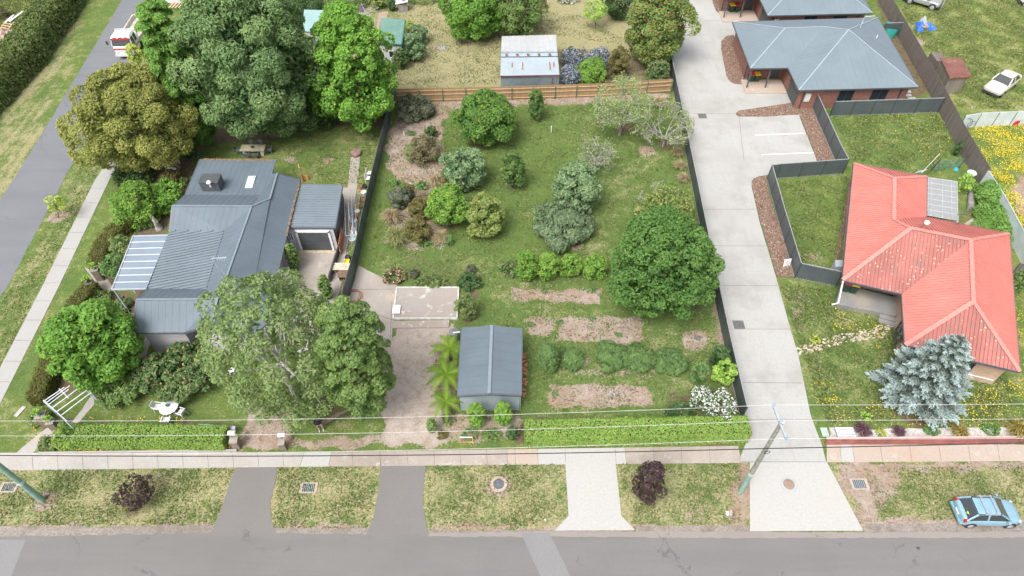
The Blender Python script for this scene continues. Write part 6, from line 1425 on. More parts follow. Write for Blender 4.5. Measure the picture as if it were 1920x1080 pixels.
for k in range(3):
    mb.tube([(c.x+(.5+.08*k)*math.cos(t*.42)+.06*k,c.y+(.75-.1*k)*math.sin(t*.42)+.05*math.sin(t*1.3),.05+.02*k) for t in range(16)],.028,5,False)
mb.tube([(c.x+.2,c.y-.7,.05),(c.x+.1,c.y-1.6,.05),(c.x+.3,c.y-2.1,.05)],.028,5,False); setp(mb.build('garden_hose',simple('hose_brown',(.3,.15,.1),.7)),'coiled brown hose on the concrete beside the steel fence','hose')
a,b=P(652,711,.3),P(687,723,.3); mb=MB(); mb.bar(a,b,.1,.06); setp(mb.build('timber_plank',simple('fresh_wood',(.6,.42,.2),.8)),'fresh timber plank leaning under the bright green tree','plank')
a,b=P(372,799,.6),P(441,803,.6); mb=MB(); mb.bar(a,b,.22,.12); mb.bar(a+Vector((0,.1,.08)),b+Vector((0,.1,.08)),.04,.04); setp(mb.build('metal_beam',LTRIM),'long silver metal beam lying behind the front hedge','beam')
# stone pillars with pots, statue
STN=brickmat('rough_stone',(.27,.215,.17),(.18,.15,.13),(.2,.17,.14),.3,.12)
def pillar(label,px,py,h,w_=.55,pot=True,pc=(.03,.06,.16),plab=None,rz=0.2):
    b=P(px,py); root=thing('stone_pillar',label,'pillar',b); mb=MB(); mb.box(b.x,b.y,0,w_,w_,h,rz); mb.build('column',STN,root); mb=MB(); mb.box(b.x,b.y,h,w_+.06,w_+.06,.06,rz); mb.build('capstone',simple('cap_stone',(.3,.27,.23),.9,.2),root)
    if pot:
        r2=thing('flower_pot',plab,'pot',(b.x,b.y,h+.07)); mb=MB(); mb.lathe(b.x,b.y,[(0,h+.07),(.12,h+.07),(.19,h+.33),(.15,h+.33),(0,h+.3)],14); mb.build('pot_body',glassy('pot_%d'%int(pc[2]*100),pc,.2),r2)
        C=np.array([b.x,b.y,h+.5])+rng.normal(size=(160,3))*[.13,.13,.09]; leafmesh('foliage',C,rdir(160)+np.array([0,0,.5]),np.full(160,.09),SPEC['lime']['mat'],rng.random(160),parent=r2)
pillar('upper of the two stone pillars by the side garden gate',190,523,1.2,plab='blue black pot with lime plant on the upper gate pillar'); pillar('lower of the two stone pillars by the side garden gate',178,546,1.1,plab='blue pot with lime plant on the lower gate pillar')
pillar('stone pillar left of the garden arch',90,792,1.0,.6,pc=(.03,.15,.35),plab='bright blue pot with lime plant left of the garden arch'); pillar('stone pillar at the left end of the front hedge',106,803,.9,.45,pc=(.03,.04,.1),plab='dark pot with green plant at the left end of the hedge')
pillar('stone pillar at the right end of the front hedge',446,838,.95,.48,pot=False,rz=.1); pillar('brick pillar beside the asphalt driveway entrance',533,840,.8,.4,pot=False,rz=.1)
def lbox(label,px,py,h):
    b=P(px,py,h); root=thing('letterbox',label,'letterbox',b); mb=MB(); mb.box(b.x,b.y,h,.42,.3,.28,.5); mb.hexa([Vector((b.x+x,b.y+y,h+.28+z)) for x,y,z in ((-.24,-.2,0),(.24,-.2,0),(.24,.2,0),(-.24,.2,0),(-.24,-.02,.16),(.24,-.02,.16),(.24,.02,.16),(-.24,.02,.16))]); mb.build('box_body',simple('pale_stone',(.5,.49,.46),.8),root); mb=MB(); mb.box(b.x,b.y-.17,h+.08,.2,.02,.06,.5); mb.build('slot',DARK,root)
lbox('pale letterbox on the pillar at the right end of the hedge',437,815,1.17); lbox('pale letterbox on the brick pillar at the driveway entrance',530,818,.98)
b=P(299,430); root=thing('garden_statue','weathered grey draped garden statue beside the bright round bush','statue',b); mb=MB(); mb.lathe(b.x,b.y,[(.3,0),(.3,.25),(.2,.3),(.24,.5),(.17,.9),(.2,1.15),(.1,1.32),(.11,1.4),(.1,1.55),(0,1.62)],12); mb.tube([(b.x+.15,b.y,1.2),(b.x+.3,b.y-.1,1.0),(b.x+.1,b.y-.2,.95)],.055,6); mb.tube([(b.x-.15,b.y,1.2),(b.x-.25,b.y,1.5),(b.x-.2,b.y,1.75)],.05,6); mb.build('figure',simple('stone_grey',(.33,.31,.29),.9,.3,5),root,smooth=True)
for px,py,l,t in ((325,307,'large round white ring seat under the wattle',0),(321,322,'smaller white ring leaning under the wattle',1)):
    c=P(px,py,.3); mb=MB(); 
    for rr,hh in ((.55,.0),(.34,.04)):
        pts=[c+Vector((rr*math.cos(a),rr*math.sin(a)*(1 if not t else .5),hh+(0 if not t else .3*math.sin(a)))) for a in [i*.3307 for i in range(20)]]; mb.tube(pts,.06,6,False)
    for k in range(10): a=k*.628; mb.bar(c+Vector((.34*math.cos(a),.34*math.sin(a)*(1 if not t else .5),.03+(0 if not t else .2*math.sin(a)))),c+Vector((.55*math.cos(a),.55*math.sin(a)*(1 if not t else .5),(0 if not t else .3*math.sin(a)))),.12,.03)
    mb.cyl(c.x,c.y,0,.2,.3,10); setp(mb.build('ring_planter',WFR),l,'planter')
b=P(438,700); mb=MB(); mb.lathe(b.x,b.y,[(.2,0),(.32,.35),(.28,.37),(.0,.3)],12); setp(mb.build('bird_bath',WFR),'small white planter on the grass under the birch','planter')
# ---------------------------------------------------------------- patio set
def chair(label,cat,x,y,rz,mat,frame,group):
    root=thing('garden_chair',label,cat,(x,y,0),group,rz); 
    mb=MB(); mb.box(0,0,.43,.46,.46,.03); loc(root,mb,'seat',mat); mb=MB(); mb.bar((-.25,0,.45),(-.34,0,.88),.46,.03,up=(1,0,0)); loc(root,mb,'backrest',mat)
    for sx in (-1,1):
        for sy in (-1,1): mb=MB(); mb.bar((sx*.2,sy*.22,.43),(sx*.27,sy*.26,0),.03,.03); loc(root,mb,'leg',frame)
        mb=MB(); mb.bar((-.28,sx*.25,.66),(.22,sx*.25,.64),.045,.03); mb.bar((.22,sx*.25,.64),(.2,sx*.24,.43),.03,.03); loc(root,mb,'armrest',frame)
    return root
SLAT=simple('white_mesh',(.55,.56,.56),.6,.12,8)
c=P(316,762,.73); root=thing('patio_table','round white mesh patio table on the front lawn','table',Z(c,0)); mb=MB(); mb.lathe(c.x,c.y,[(0,.7),(.62,.7),(.64,.715),(.62,.73),(0,.73)],28); mb.build('tabletop',SLAT,root)
mb=MB(); mb.tube([c+Vector((.63*math.cos(i*.2244),.63*math.sin(i*.2244),0)) for i in range(29)],.025,6,False); mb.build('rim',WFR,root)
for k in range(4): a=.8+k*1.57; mb=MB(); mb.tube([c+Vector((.35*math.cos(a),.35*math.sin(a),-.03)),Z(c,0)+Vector((.45*math.cos(a),.45*math.sin(a),0))],.02,6); mb.build('leg',WFR,root)
mb=MB(); mb.lathe(c.x-.08,c.y+.05,[(0,.735),(.1,.735),(.13,.85),(.1,.86),(0,.83)],12); q=setp(mb.build('bowl',simple('bowl_green',(.07,.13,.1),.5)),'small dark green bowl on the round patio table','bowl')
for i,(a,l) in enumerate(((R(95),'white patio chair behind the round table'),(R(172),'white patio chair left of the round table'),(R(-20),'white patio chair right of the round table'),(R(-88),'white patio chair in front of the round table'))):
    x=c.x+.92*math.cos(a); y=c.y+.92*math.sin(a); chair(l,'chair',x,y,a+math.pi,SLAT,WFR,'white patio chairs')
c=P(474,277,.75); root=thing('stone_table','long pale stone table on two pedestals on the back lawn','table',Z(c,0)); mb=MB(); mb.box(c.x,c.y,.68,2.35,.95,.08); mb.build('tabletop',simple('sandstone',(.42,.38,.26),.9,.2,3),root)
for s_ in (-.85,.85): mb=MB(); mb.box(c.x+s_,c.y,0,.3,.7,.68); mb.build('pedestal',simple('pale_stone',(.5,.49,.46)),root)
mb=MB(); mb.lathe(c.x,c.y,[(0,.77),(.1,.77),(.16,.87),(0,.84)],12); setp(mb.build('bowl',DARK),'small dark bowl on the stone table','bowl')
GRY=simple('wicker_grey',(.13,.14,.15),.8,.2)
for i,(dx,dy,a,l) in enumerate(((-1.5,0,0,'grey chair at the left end of the stone table'),(1.5,.1,math.pi,'grey chair at the right end of the stone table'),(-.5,.8,-1.57,'grey chair behind the stone table, left one'),(.4,.8,-1.57,'grey chair behind the stone table, right one'),(-.45,-.75,1.57,'grey chair tucked in front of the stone table, left one'),(.35,-.75,1.57,'grey chair tucked in front of the stone table, right one'))):
    chair(l,'chair',c.x+dx,c.y+dy,a,GRY,GRY,'grey chairs at the stone table')
# garden arch (open pergola of white rails)
h_=2.1; g1,g2,g3,g4=P(82,751,h_),P(124,789,h_),P(171,736,h_),P(151,717,h_)
root=thing('garden_arch','open white pergola of thin rails at the garden entrance','pergola',Z((g1+g3)/2,0)); mb=MB(); mb.bar(g1,g2,.08,.1); mb.build('end_beam',LTRIM,root); mb=MB(); mb.bar(g4,g3,.07,.08); mb.build('end_beam',LTRIM,root); mb=MB(); mb.bar(P(111,729,h_+.08),P(129,747,h_+.08),.07,.07); mb.build('cross_beam',LTRIM,root)
for (x0,y0,x1,y1) in ((84,751,121,726),(87,755,131,723),(91,759,129,730),(98,765,146,729),(105,773,164,731),(113,780,171,736)):
    mb=MB(); mb.bar(P(x0,y0,h_+.1),P(x1,y1,h_+.1),.05,.05); mb.build('rail',WFR,root)
for q in (g1,g2,g3,g4): mb=MB(); mb.bar(Z(q,0),Z(q,h_),.1,.1); mb.build('post',LTRIM,root)
# ---------------------------------------------------------------- bins
def bin_(label,pos,lid,rz,grp):
    root=thing('wheelie_bin',label,'bin',pos,grp,rz); mb=MB(); mb.hexa([(-.22,-.22,.06),(.22,-.22,.06),(.22,.22,.06),(-.22,.22,.06),(-.3,-.28,.95),(.3,-.28,.95),(.3,.28,.95),(-.3,.28,.95)]); loc(root,mb,'bin_body',simple('bin_green',(.02,.06,.035),.6,.1))
    mb=MB(); mb.hexa([(-.32,-.31,.95),(.34,-.31,.95),(.34,.31,.95),(-.32,.31,.95),(-.28,-.27,1.06),(.28,-.27,1.02),(.28,.27,1.02),(-.28,.27,1.06)]); loc(root,mb,'lid',lid)
    for s_ in (-1,1): mb=MB(); mb.tube([(-.22,s_*.2,.1),(-.22,s_*.27,.1)],.1,10); loc(root,mb,'wheel',TYRE)
RL=simple('lid_red',(.5,.03,.05),.5,.05); YL=simple('lid_yellow',(.75,.5,.02),.5,.05)
bin_('red lidded bin on the lower brick unit porch',P(1406,153),RL,-1.5,'wheelie bins'); bin_('yellow lidded bin on the lower brick unit porch',P(1416.5,153),YL,-1.5,'wheelie bins')
bin_('yellow lidded bin on the upper brick unit porch',P(1370,23),YL,-1.5,'wheelie bins'); bin_('red lidded bin on the upper brick unit porch',P(1380,23),RL,-1.5,'wheelie bins')
p=P(1583,544,.45); bin_('red lidded bin on the red roofed house porch',p,RL,-1.9,'wheelie bins'); p=P(1597,547,.45); bin_('yellow lidded bin on the red roofed house porch',p,YL,-1.9,'wheelie bins')
# ---------------------------------------------------------------- clutter by the grey house
lit=simple('linen_white',(.68,.7,.76),.9,.1)
a=P(646,366,1.9);b=P(648,442,1.9)
root=thing('clothes_rack','folding wall clothesline on the side of the garage','clothesline',Z((a+b)/2,0)); mb=MB()
for k in range(4): o_=Vector((.3*k,0,0)); mb.tube([a+o_,b+o_],.012,4)
mb.bar(a,a+Vector((.95,0,0)),.03,.03); mb.bar(b,b+Vector((.95,0,0)),.03,.03); mb.build('line_frame',LTRIM,root)
for k,(y0,y1,l) in enumerate(((.15,.5,'white sheet on the garage clothesline, upper one'),(.4,.8,'white sheet on the garage clothesline, middle one'),(.55,.97,'white shirt on the garage clothesline, lowest one'))):
    p0=a.lerp(b,y0)+Vector((.3*(k+1),0,0)); p1=a.lerp(b,y1)+Vector((.3*(k+1),0,0)); mb=MB(); n_=8; rows=[]
    for j in range(n_+1): t=j/n_; q=p0.lerp(p1,t); rows.append([q+Vector((.05*math.sin(j*1.9+i_),0,-.3*i_*(1+.15*math.sin(j)))) for i_ in range(5)])
    for j in range(n_):
        for i_ in range(4): mb.face([rows[j][i_],rows[j+1][i_],rows[j+1][i_+1],rows[j][i_+1]])
    setp(mb.build('hung_sheet',lit,smooth=True),l,'laundry','white washing on the garage clothesline')
CL=[(692,328,.45,'white','white plastic chair nearest the top of the left steel fence'),(690,338,.4,'white','white crate below the topmost plastic chair by the fence'),(676,352,.28,'terra','upper round terracotta pot by the steel fence'),(678,358,.28,'terra','lower round terracotta pot by the steel fence'),(684,350,.4,'dark','black box beside the terracotta pots'),(682,362,.5,'white','white basket below the terracotta pots'),(680,376,.45,'brown','brown basket in the clutter by the fence'),(677,388,.4,'brown','rusty pot stack in the clutter by the fence'),(670,398,.45,'white','white round tub in the clutter by the fence'),(668,408,.35,'terra','small red pots on the clutter table'),(665,417,.55,'white','white side table with pots by the fence'),(667,430,.5,'cream','cream box below the white side table'),(664,438,.6,'white','white louvred panel leaning by the fence'),(661,450,.6,'pale','pale blue tub in the clutter by the fence'),(652,484,.35,'dark','dark crate above the yellow toy'),(651,492,.4,'yellow','yellow plastic toy by the fence'),(642,506,1.1,'cream','pale timber boards on trestles at the courtyard edge'),(644,520,.5,'brown','cardboard box at the foot of the boards')]
cm=dict(white=WHITE,terra=TER,dark=DARK,brown=simple('basket_brown',(.2,.13,.09),.9,.3,6),cream=simple('cream_box',(.55,.48,.36),.8,.15),pale=simple('pale_blue_tub',(.5,.6,.64),.5),yellow=simple('toy_yellow',(.7,.55,.05),.5))
random.seed(9)
for (x,y,s_,c_,l) in CL:
    b=P(x,y,.15); mb=MB()
    if c_ in('terra','pale') or 'tub' in l or 'pot' in l: mb.lathe(b.x,b.y,[(0,0),(s_*.38,0),(s_*.52,.32),(s_*.44,.33),(s_*.38,.1),(0,.1)],12); mb.lathe(b.x,b.y,[(s_*.3,.12),(.0,.2)],8); nm='pot'
    elif 'chair' in l:
        mb.box(b.x,b.y,.4,.45,.45,.04); mb.box(b.x-.2,b.y,.44,.04,.45,.4); nm='plastic_chair'
        for sx in (-.2,.2):
            for sy in (-.2,.2): mb.box(b.x+sx,b.y+sy,0,.04,.04,.42)
    elif 'table' in l or 'boards' in l:
        w2=s_*(1.3 if 'boards' in l else 1); nm='side_table' if 'table' in l else 'timber_boards'
        for k in range(4): mb.box(b.x,b.y-.3+.2*k,.55,w2*1.1,.17,.04)
        for sx in (-.4,.4): mb.box(b.x+sx*w2,b.y,0,.05,.6,.55)
    else:
        nm='storage_box'; rz=random.uniform(-.4,.4); t=.035; 
        for sx,sy,aa,bb in ((0,.5,s_,t),(0,-.5,s_,t),(.5,0,t,s_),(-.5,0,t,s_)): mb.box(b.x+sx*s_,b.y+sy*s_,0,aa,bb,.35)
        mb.box(b.x,b.y,.02,s_*.95,s_*.95,.16+.1*random.random())
    setp(mb.build(nm,cm[c_]),l,{'pot':'pot','plastic_chair':'chair','side_table':'table','timber_boards':'boards','storage_box':'box'}[nm])
c=P(668,290); mb=MB(); mb.lathe(c.x,c.y,[(.5,0),(.52,.3),(.45,.38),(.2,.4),(0,.42)],16); setp(mb.build('round_mat',simple('rusty_brown',(.24,.15,.13),.9,.3)),'round rusty brown drum lid at the top of the concrete path','lid')
a,b=P(602,520,.3),P(634,470,.3); mb=MB(); mb.bar(a+Vector((.75,-.3,.1)),Vector((b.x+.05,b.y,.4)),.12,.7); setp(mb.build('low_barrier',DARK),'dark low barrier along the courtyard edge','barrier')
a=P(637,425,1.4);b=P(633,460,1.2); mb=MB(); mb.bar(Z(a,.7)+Vector((.1,0,0)),Z(b,.7)+Vector((.1,0,0)),.06,1.3); setp(mb.build('timber_gate',simple('gate_red',(.36,.14,.07),.8,.3,5)),'red brown timber gate leaning on the garage side','gate')
b=P(541,522); mb=MB(); mb.box(b.x,b.y,0,.5,.7,.9,.2); mb.box(b.x,b.y,.9,.56,.76,.08,.2); setp(mb.build('white_cabinet',WHITE),'white cabinet against the grey house wall above the birch','cabinet')
b=P(568,338); mb=MB(); mb.box(b.x,b.y,0,.06,.6,1.7,.3); mb.box(b.x+.3,b.y,0,.5,.06,.6,.2); setp(mb.build('timber_screen',ORW),'small orange timber screen behind the grey house roof corner','screen')
for px,py,col,l in ((609,581,YL,'yellow toy half hidden between the birch and the bright tree'),(608,589,RL,'red toy half hidden between the birch and the bright tree')):
    q=P(px,py,7.2 if False else 1.0)
    mb=MB(); mb.box(q.x,q.y,0,.7,.5,.5,.3); mb.box(q.x+.1,q.y,.5,.4,.3,.35,.3); setp(mb.build('toy',col),l,'toy')
# ---------------------------------------------------------------- back yard: clothesline, barrel
c=P(690,52); root=thing('rotary_clothesline','rotary clothesline with washing beside the maple crown','clothesline',c); mb=MB(); mb.tube([c,c+Vector((0,0,2.0))],.035,8); mb.build('mast',LTRIM,root); mb=MB()
ARM=[c+Vector((1.7*math.cos(.4+k*1.5708),1.7*math.sin(.4+k*1.5708),2.2)) for k in range(4)]
for k in range(4):
    mb.bar(c+Vector((0,0,1.8)),ARM[k],.04,.04)
    for t in (.45,.7,.98): mb.tube([c.lerp(ARM[k],t)+Vector((0,0,2*(1-t))),c.lerp(ARM[(k+1)%4],t)+Vector((0,0,2*(1-t)))],.008,4)
mb.build('arms',LTRIM,root)
mb=MB(); q=ARM[1].lerp(ARM[2],.3); mb.slab([q,q+Vector((.7,.1,0)),q+Vector((.7,.1,-.7)),q+Vector((0,0,-.7))],.02); setp(mb.build('hung_towel',simple('towel_purple',(.4,.25,.42),.9)),'purple towel on the rotary clothesline','laundry')
c=P(683,70); mb=MB(); mb.prism([(c.x+.7*math.cos(k*1.05),c.y+.55*math.sin(k*1.05)) for k in range(6)],.5,.62); mb.lathe(c.x,c.y,[(.25,0),(.25,.5)],8); setp(mb.build('teal_table',simple('teal_plastic',(.1,.48,.48),.5)),'teal plastic table beside the maple crown','table')
sheet('path',[(718,22),(728,22),(724,35),(715,34),(706,80),(700,100),(694,95),(703,60),(711,25)],.02,brickmat('brick_path',(.36,.25,.19),(.46,.36,.3),(.3,.26,.22)),.03,.4)
c=P(1018,14); root=thing('rusty_barrel','rusty orange barrel at the top edge right of the big bushes','barrel',c); mb=MB(); mb.lathe(c.x,c.y,[(.42,0),(.46,.3),(.44,.35),(.46,.7),(.44,.75),(.44,1.1),(.38,1.1),(.38,.9),(0,.9)],16); mb.build('drum',simple('rust_orange',(.38,.17,.09),.9,.3,4),root); mb=MB(); mb.lathe(c.x,c.y,[(.47,.5),(.49,.5),(.49,.56),(.47,.56)],16); mb.build('band',LTRIM,root)
# ---------------------------------------------------------------- right side bits
c=P(1665,66); mb=MB(); n_=10; A_=[(c.x+.75*math.cos(k*.628),c.y+.75*math.sin(k*.628)) for k in range(n_)]
for k in range(n_): a=A_[k];b=A_[(k+1)%n_]; h1=1.15+.12*(k%2);h2=1.15+.12*((k+1)%2); mb.face([(a[0],a[1],.0),(b[0],b[1],0),(b[0]+(b[0]-c.x)*.25,b[1]+(b[1]-c.y)*.25,h2),(a[0]+(a[0]-c.x)*.25,a[1]+(a[1]-c.y)*.25,h1)])
mb.face([(x,y,.3) for x,y in A_]); setp(mb.build('teal_bag',simple('teal_fabric',(.05,.42,.38),.6,.15)),'teal open garden bag behind the lower brick unit','bag')
def cloth(name,label,cat,px,py,w_,h_,mat,seed,ht=.5,rz=0):
    random.seed(seed); c=P(px,py); n_=9; mb=MB(); g_=[]
    for i in range(n_):
        g_.append([])
        for j in range(n_):
            u=(i/(n_-1)-.5);v_=(j/(n_-1)-.5); e=1-max(abs(u),abs(v_))*2; x=u*w_*(1+.2*math.sin(v_*9+seed)); y=v_*h_*(1+.2*math.sin(u*7+seed)); cs,sn=math.cos(rz),math.sin(rz)
            g_[-1].append(Vector((c.x+x*cs-y*sn,c.y+x*sn+y*cs,.03+ht*max(0,e)**.5*(.5+.5*random.random()))))
    for i in range(n_-1):
        for j in range(n_-1): mb.face([g_[i][j],g_[i+1][j],g_[i+1][j+1],g_[i][j+1]])
    return setp(mb.build(name,mat),label,cat)
TB=simple('tarp_blue',(.05,.17,.62),.45,.2,5)
cloth('blue_tarp','left half of the crumpled blue tarp in the paddock','tarp',1724,53,.9,2.0,TB,3,.9,R(-20)); cloth('blue_tarp','right half of the crumpled blue tarp in the paddock','tarp',1741,52,.9,1.5,TB,5,.7,R(25)); cloth('silver_sheet','silver grey sheet lying on the blue tarp','sheet',1729,44,.6,.8,LTRIM,6,1.1)
c=P(1731,56); mb=MB(); mb.tube([(c.x+.35*math.cos(i*.5),c.y+.35*math.sin(i*.5),.5) for i in range(13)],.05,6,False); 
for k in range(6): a=k*1.05; mb.bar((c.x,c.y,.5),(c.x+.35*math.cos(a),c.y+.35*math.sin(a),.5),.04,.04)
setp(mb.build('wheel_toy',ORW),'orange spoked wheel between the blue tarps','wheel')
cloth('metal_scrap','white and black metal scrap behind the timber hut','scrap',1757,118,1.4,.8,simple('scrap_metal',(.45,.46,.48),.5,.4,3),8,.7,R(-40)); cloth('fallen_boards','broken grey boards at the corner of the timber hut','boards',1785,172,1.1,.5,LTRIM,9,.3,R(15))
q=P(1751,126); mb=MB(); mb.prism([(q.x-.6,q.y-.9),(q.x+.5,q.y-.9),(q.x+.5,q.y+.9),(q.x-.6,q.y+.9)],0,1.3); setp(mb.build('lean_to',OLD),'grey lean to box between the timber hut and the fence','box')
for k,(x,y) in enumerate(((1704,172),(1701,178.5),(1709,184.5))): flat('paving_slab',('top','middle','bottom')[k]+' pale paving slab behind the lower brick unit','slab',x,y,.85 if k else .4,.42,CNEW,0,.0,.05)
c=P(1908,232); mb=MB(); mb.bar(c+Vector((-.6,-.2,.4)),c+Vector((1.2,.6,.5)),.5,.35); mb.bar(c+Vector((-.3,0,.7)),c+Vector((.9,.5,1.0)),.06,.06); mb.tube([c+Vector((-.5,-.4,.25)),c+Vector((-.5,.2,.25))],.25,12); setp(mb.build('red_mower',simple('mower_red',(.5,.04,.05),.5,.3)),'red garden machine by the pale corrugated fence','mower')
c=P(1810,233,.5); mb=MB(); mb.tube([c+Vector((.55*math.cos(i*.393),-.1,.55*math.sin(i*.393)+.2)) for i in range(17)],.025,5,False); mb.tube([c+Vector((.5+.4*math.cos(i*.393),-.2,.4*math.sin(i*.393)+.1)) for i in range(17)],.02,5,False); setp(mb.build('wire_hoop',DARK),'dark wire hoops leaning on the pale corrugated fence','hoop')
# paddock net, dish, antenna, log
root=thing('net_frame','green net strung between two black posts on the back lawn','net',P(1775,315)); 
for a_,b_ in (((1743,322),(1757,297)),((1796,316),(1806,301))):
    a=P(*a_); mb=MB(); mb.bar(a,a+Vector((.35 if a_[0]<1780 else .2,0,1.5)),.07,.07); mb.build('post',DARK,root)
a=P(1743,322);b=P(1796,316); mb=MB()
for k in range(24): q=a.lerp(b,k/24)+Vector((.2,0,.2)); mb.bar(q,q+Vector((.1,0,1.1)),.012,.012)
for k in range(7): mb.bar(a+Vector((.2+.02*k,0,.2+.18*k)),b+Vector((.15+.02*k,0,.2+.18*k)),.012,.012)
mb.build('netting',simple('net_green',(.12,.3,.25),.8),root)
cloth('blue_bucket','blue bucket at the foot of the net post','bucket',1792,319,.4,.4,simple('bucket_blue',(.05,.4,.55),.5),2,.35)
c=P(1822,325,.9); mb=MB(); mb.lathe(c.x,c.y,[(0,.75),(.2,.8),(.42,.98),(.4,1.0),(0,.85)],14); mb.tube([(c.x,c.y,0),(c.x,c.y,.78)],.04,6); setp(mb.build('white_basin',WFR),'white basin on a stand beside the weathered fence','basin')
c=P(1727,325); mb=MB(); mb.tube([c,c+Vector((.9,.3,2.1))],.025,5)
for k in range(5): q=c+Vector((.05*k-.2,0,.1+.06*k)); mb.bar(q+Vector((-.5,-.1,0)),q+Vector((.5,.15,.0)),.02,.02)
setp(mb.build('fallen_antenna',WFR),'fallen white antenna behind the red roofed house','antenna')
a,b=P(1819,365),P(1818,395); mb=MB(); mb.tube([Z(a,.2),Z(b,.2)],[.25,.28],10); setp(mb.build('log',simple('log_grey',(.25,.24,.22),.9,.3,3)),'grey log behind the pergola near the clipped bushes','log')
c=P(1568,508,.0); mb=MB(); mb.prism([(c.x-.5,c.y-.35),(c.x+.45,c.y-.35),(c.x+.3,c.y+.4),(c.x-.3,c.y+.4)],0,.9); setp(mb.build('grey_container',LTRIM),'pale grey container in the corner of the slate fence','container')
b=P(1474,501); root=thing('warning_sign','small white sign board on the slate fence beside the driveway bed','sign',b); mb=MB(); mb.hexa([b+Vector(v_) for v_ in ((-.3,-.05,.05),(.3,.05,.05),(.3,.09,.05),(-.3,-.01,.05),(-.3,.15,.75),(.3,.25,.75),(.3,.29,.75),(-.3,.19,.75))]); sb=mb.build('board',WHITE,root)
mb=MB(); q=b+Vector((0,.03,.5)); mb.tube([q+Vector((.14*math.cos(i*.42),.04*math.sin(i*.42)-.0,.14*math.sin(i*.42))) for i in range(16)],.018,5,False); sub(mb.build('red_ring',RL,root),sb)
mb=MB(); mb.box(b.x-.1,b.y-.05,.14,.16,.02,.06); mb.box(b.x+.13,b.y-.0,.14,.16,.02,.06); sub(mb.build('text_block',DARK,root),sb)
# things beyond the tall hedge, top left
cloth('scrap_heap','brown and white scrap heap beyond the tall hedge','scrap',12,68,2.2,2.4,simple('scrap_mix',(.35,.24,.2),.8,.6,3),4,1.0); root=None
for (x0,y0,x1,y1,l) in ((10,42,26,28,'short white plank beyond the tall hedge'),(18,40,44,21,'long white plank beyond the tall hedge')):
    mb=MB(); mb.bar(P(x0,y0,.15),P(x1,y1,.15),.28,.08); setp(mb.build('white_plank',WHITE),l,'plank')
c=P(17,57); mb=MB()
for k in range(3): mb.bar(c+Vector((-.6,k*.5-.4,.6)),c+Vector((.7,k*.5-.6,.5)),.12,.1)
for k in range(2): mb.bar(c+Vector((-.5+k,-.7,.5)),c+Vector((-.5+k,.8,.55)),.1,.1); mb.bar(c+Vector((-.5+k,-.5,.5)),c+Vector((-.5+k,-.5,0)),.1,.1)
setp(mb.build('timber_pallet',simple('pallet_wood',(.5,.38,.24),.9,.25,4)),'broken timber pallet beyond the tall hedge','pallet'); shrub('shrub','round rust brown bush at the left edge beyond the hedge',(-12,10,12,34),'brownbush')
c=P(325,-3); mb=MB(); mb.box(c.x,c.y,.05,5,3,.12); setp(mb.build('pale_slab',CNEW),'pale slab at the top edge behind the truck','slab'); c=P(334,14); mb=MB()
for k in range(5): mb.bar(c+Vector((-.8+k*.4,-.7,.3)),c+Vector((-.6+k*.4,.7,.3)),.2,.08)
mb.bar(c+Vector((-1,.5,.2)),c+Vector((1,.5,.2)),.1,.1); setp(mb.build('timber_pallet',simple('pallet_wood',(.5,.38,.24))),'pale pallet at the top edge right of the truck','pallet')
# bench near daisies
a,b=P(1349,775,.4),P(1361,758,.4); mb=MB(); mb.bar(a,b,.5,.06); mb.bar(a+Vector((0,0,-.2)),a+Vector((.05,.05,-.38)),.35,.1); mb.bar(b+Vector((0,0,-.2)),b+Vector((-.02,-.05,-.38)),.35,.1); setp(mb.build('timber_bench',simple('bench_wood',(.25,.19,.16),.9,.25)),'weathered timber seat among the white daisies','bench')
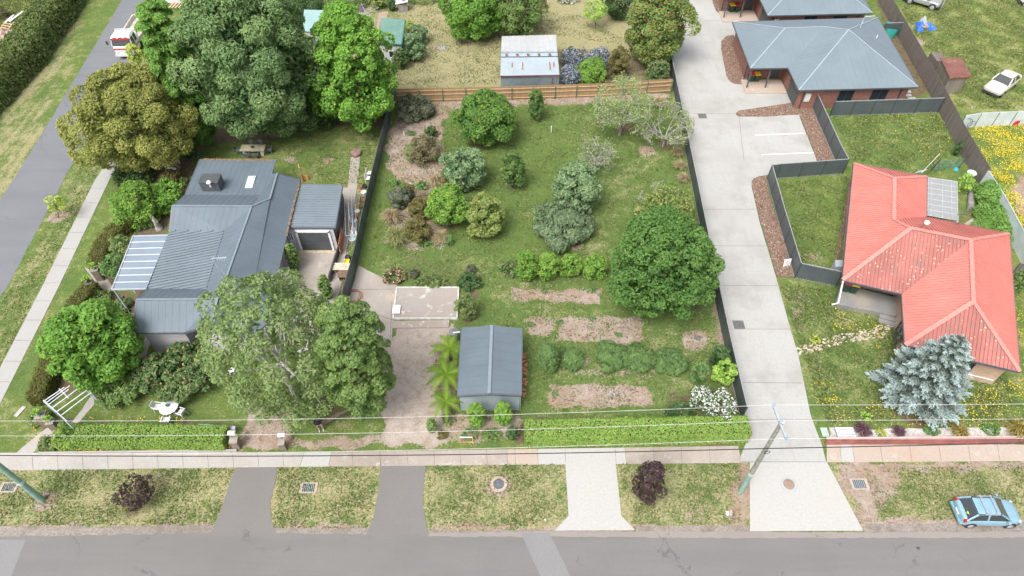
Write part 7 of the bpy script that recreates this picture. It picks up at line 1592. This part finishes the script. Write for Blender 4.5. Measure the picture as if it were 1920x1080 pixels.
# ---------------------------------------------------------------- the person flying the drone
def person(pos,face):
    root=thing('person','person in dark jacket and beige trousers standing at the foot of the bright tree','person',pos,None,face)
    J={'pel':(0,0,.95),'waist':(0,0,1.1),'chest':(.0,0,1.32),'neck':(.0,0,1.47),'head0':(.02,0,1.56),'head':(.03,0,1.66),
       'shl':(0,.19,1.42),'ell':(.05,.25,1.17),'wrl':(.27,.12,1.13),'shr':(0,-.19,1.42),'elr':(.05,-.25,1.17),'wrr':(.27,-.12,1.13),
       'hil':(0,.1,.9),'knl':(.02,.12,.5),'anl':(0,.13,.1),'tol':(.17,.14,.05),'hir':(0,-.1,.9),'knr':(.03,-.12,.5),'anr':(0,-.13,.1),'tor':(.17,-.15,.05)}
    Rr={'pel':.15,'waist':.14,'chest':.16,'neck':.06,'head0':.075,'head':.1,'shl':.075,'ell':.05,'wrl':.035,'shr':.075,'elr':.05,'wrr':.035,'hil':.1,'knl':.065,'anl':.05,'tol':.045,'hir':.1,'knr':.065,'anr':.05,'tor':.045}
    Eg=[('pel','waist'),('waist','chest'),('chest','neck'),('neck','head0'),('head0','head'),('chest','shl'),('shl','ell'),('ell','wrl'),('chest','shr'),('shr','elr'),('elr','wrr'),('pel','hil'),('hil','knl'),('knl','anl'),('anl','tol'),('pel','hir'),('hir','knr'),('knr','anr'),('anr','tor')]
    for side in ('l','r'):
        sg=1 if side=='l' else -1; w0=Vector(J['wr'+side]); J['pa'+side]=tuple(w0+Vector((.06,-.01*sg,0))); Rr['pa'+side]=.03; Eg.append(('wr'+side,'pa'+side))
        for k in range(4):
            n1='f%d%s'%(k,side); n2=n1+'b'; J[n1]=tuple(w0+Vector((.11-.006*abs(k-1.5),(-.03*sg+.02*k*sg)*1.0,.012))); J[n2]=tuple(w0+Vector((.135,(-.05*sg+.018*k*sg),-.02))); Rr[n1]=.0095; Rr[n2]=.008; Eg+= [('pa'+side,n1),(n1,n2)]
        n1='t'+side; J[n1]=tuple(w0+Vector((.07,-.05*sg,.03))); Rr[n1]=.01; Eg.append(('wr'+side,n1))
    names=list(J); me=bpy.data.meshes.new('body'); me.from_pydata([J[n_] for n_ in names],[(names.index(a),names.index(b)) for a,b in Eg],[])
    skn=NT('clothes_and_skin'); tc=skn.n('ShaderNodeTexCoord'); sp=skn.n('ShaderNodeSeparateXYZ'); skn.l(tc.outputs['Object'],sp.inputs[0])
    z=sp.outputs[2]; x=sp.outputs[0]
    col=skn.mix(skn.math('GREATER_THAN',z,.13),(.6,.6,.6),(.42,.37,.3)); col=skn.mix(skn.math('GREATER_THAN',z,.93),col,(.018,.02,.028)); col=skn.mix(skn.math('GREATER_THAN',z,1.49),col,(.5,.27,.19)); hand=skn.math('MULTIPLY',skn.math('GREATER_THAN',x,.25),skn.math('GREATER_THAN',z,.9)); col=skn.mix(hand,col,(.5,.27,.19))
    me.materials.append(skn.fin(col,.8)); o=link('body',me,root,Vector((0,0,0)))
    md=o.modifiers.new('skin','SKIN'); 
    for i,n_ in enumerate(names): me.skin_vertices[0].data[i].radius=(Rr[n_],Rr[n_]); me.skin_vertices[0].data[i].use_root=(n_=='pel')
    s2=o.modifiers.new('sub','SUBSURF'); s2.levels=2; s2.render_levels=2
    mb=MB(); 
    for k in range(7): t=k/6*math.pi/2
    mb._lathe(0.01,0,[(.112,1.64),(.118,1.7),(.1,1.76),(.06,1.79),(0,1.8)],14); loc(root,mb,'hair',simple('hair_dark',(.03,.02,.015),.8),True)
    mb=MB(); mb.tube([(.13,0,1.67),(.155,0,1.635)],[.012,.016],6); loc(root,mb,'nose',simple('skin',(.5,.27,.19),.6))
    for sy in (-1,1):
        mb=MB(); mb.tube([(.118,sy*.035,1.675),(.13,sy*.035,1.675)],.011,6); loc(root,mb,'eye',DARK); mb=MB(); mb.tube([(.02,sy*.1,1.69),(.02,sy*.112,1.65),(.02,sy*.1,1.62)],.014,5); loc(root,mb,'ear',simple('skin',(.5,.27,.19)))
    mb=MB(); mb.box(.125,0,1.595,.01,.05,.01); loc(root,mb,'mouth',simple('lips',(.35,.12,.1),.6))
    r2=thing('remote_controller','dark remote controller held in both hands by the person','controller',Vector(pos)+Vector((0,0,1.1)),None,face); 
    mb=MB(); mb.box(.37,0,.02,.12,.2,.035); mb.box(.43,0,.05,.02,.16,.09); loc(r2,mb,'controller_body',DARK)
    for sy in (-1,1): mb=MB(); mb.tube([(.35,sy*.06,.05),(.35,sy*.06,.08)],.01,6); loc(r2,mb,'stick',LTRIM)
person(P(603,807),R(-70))
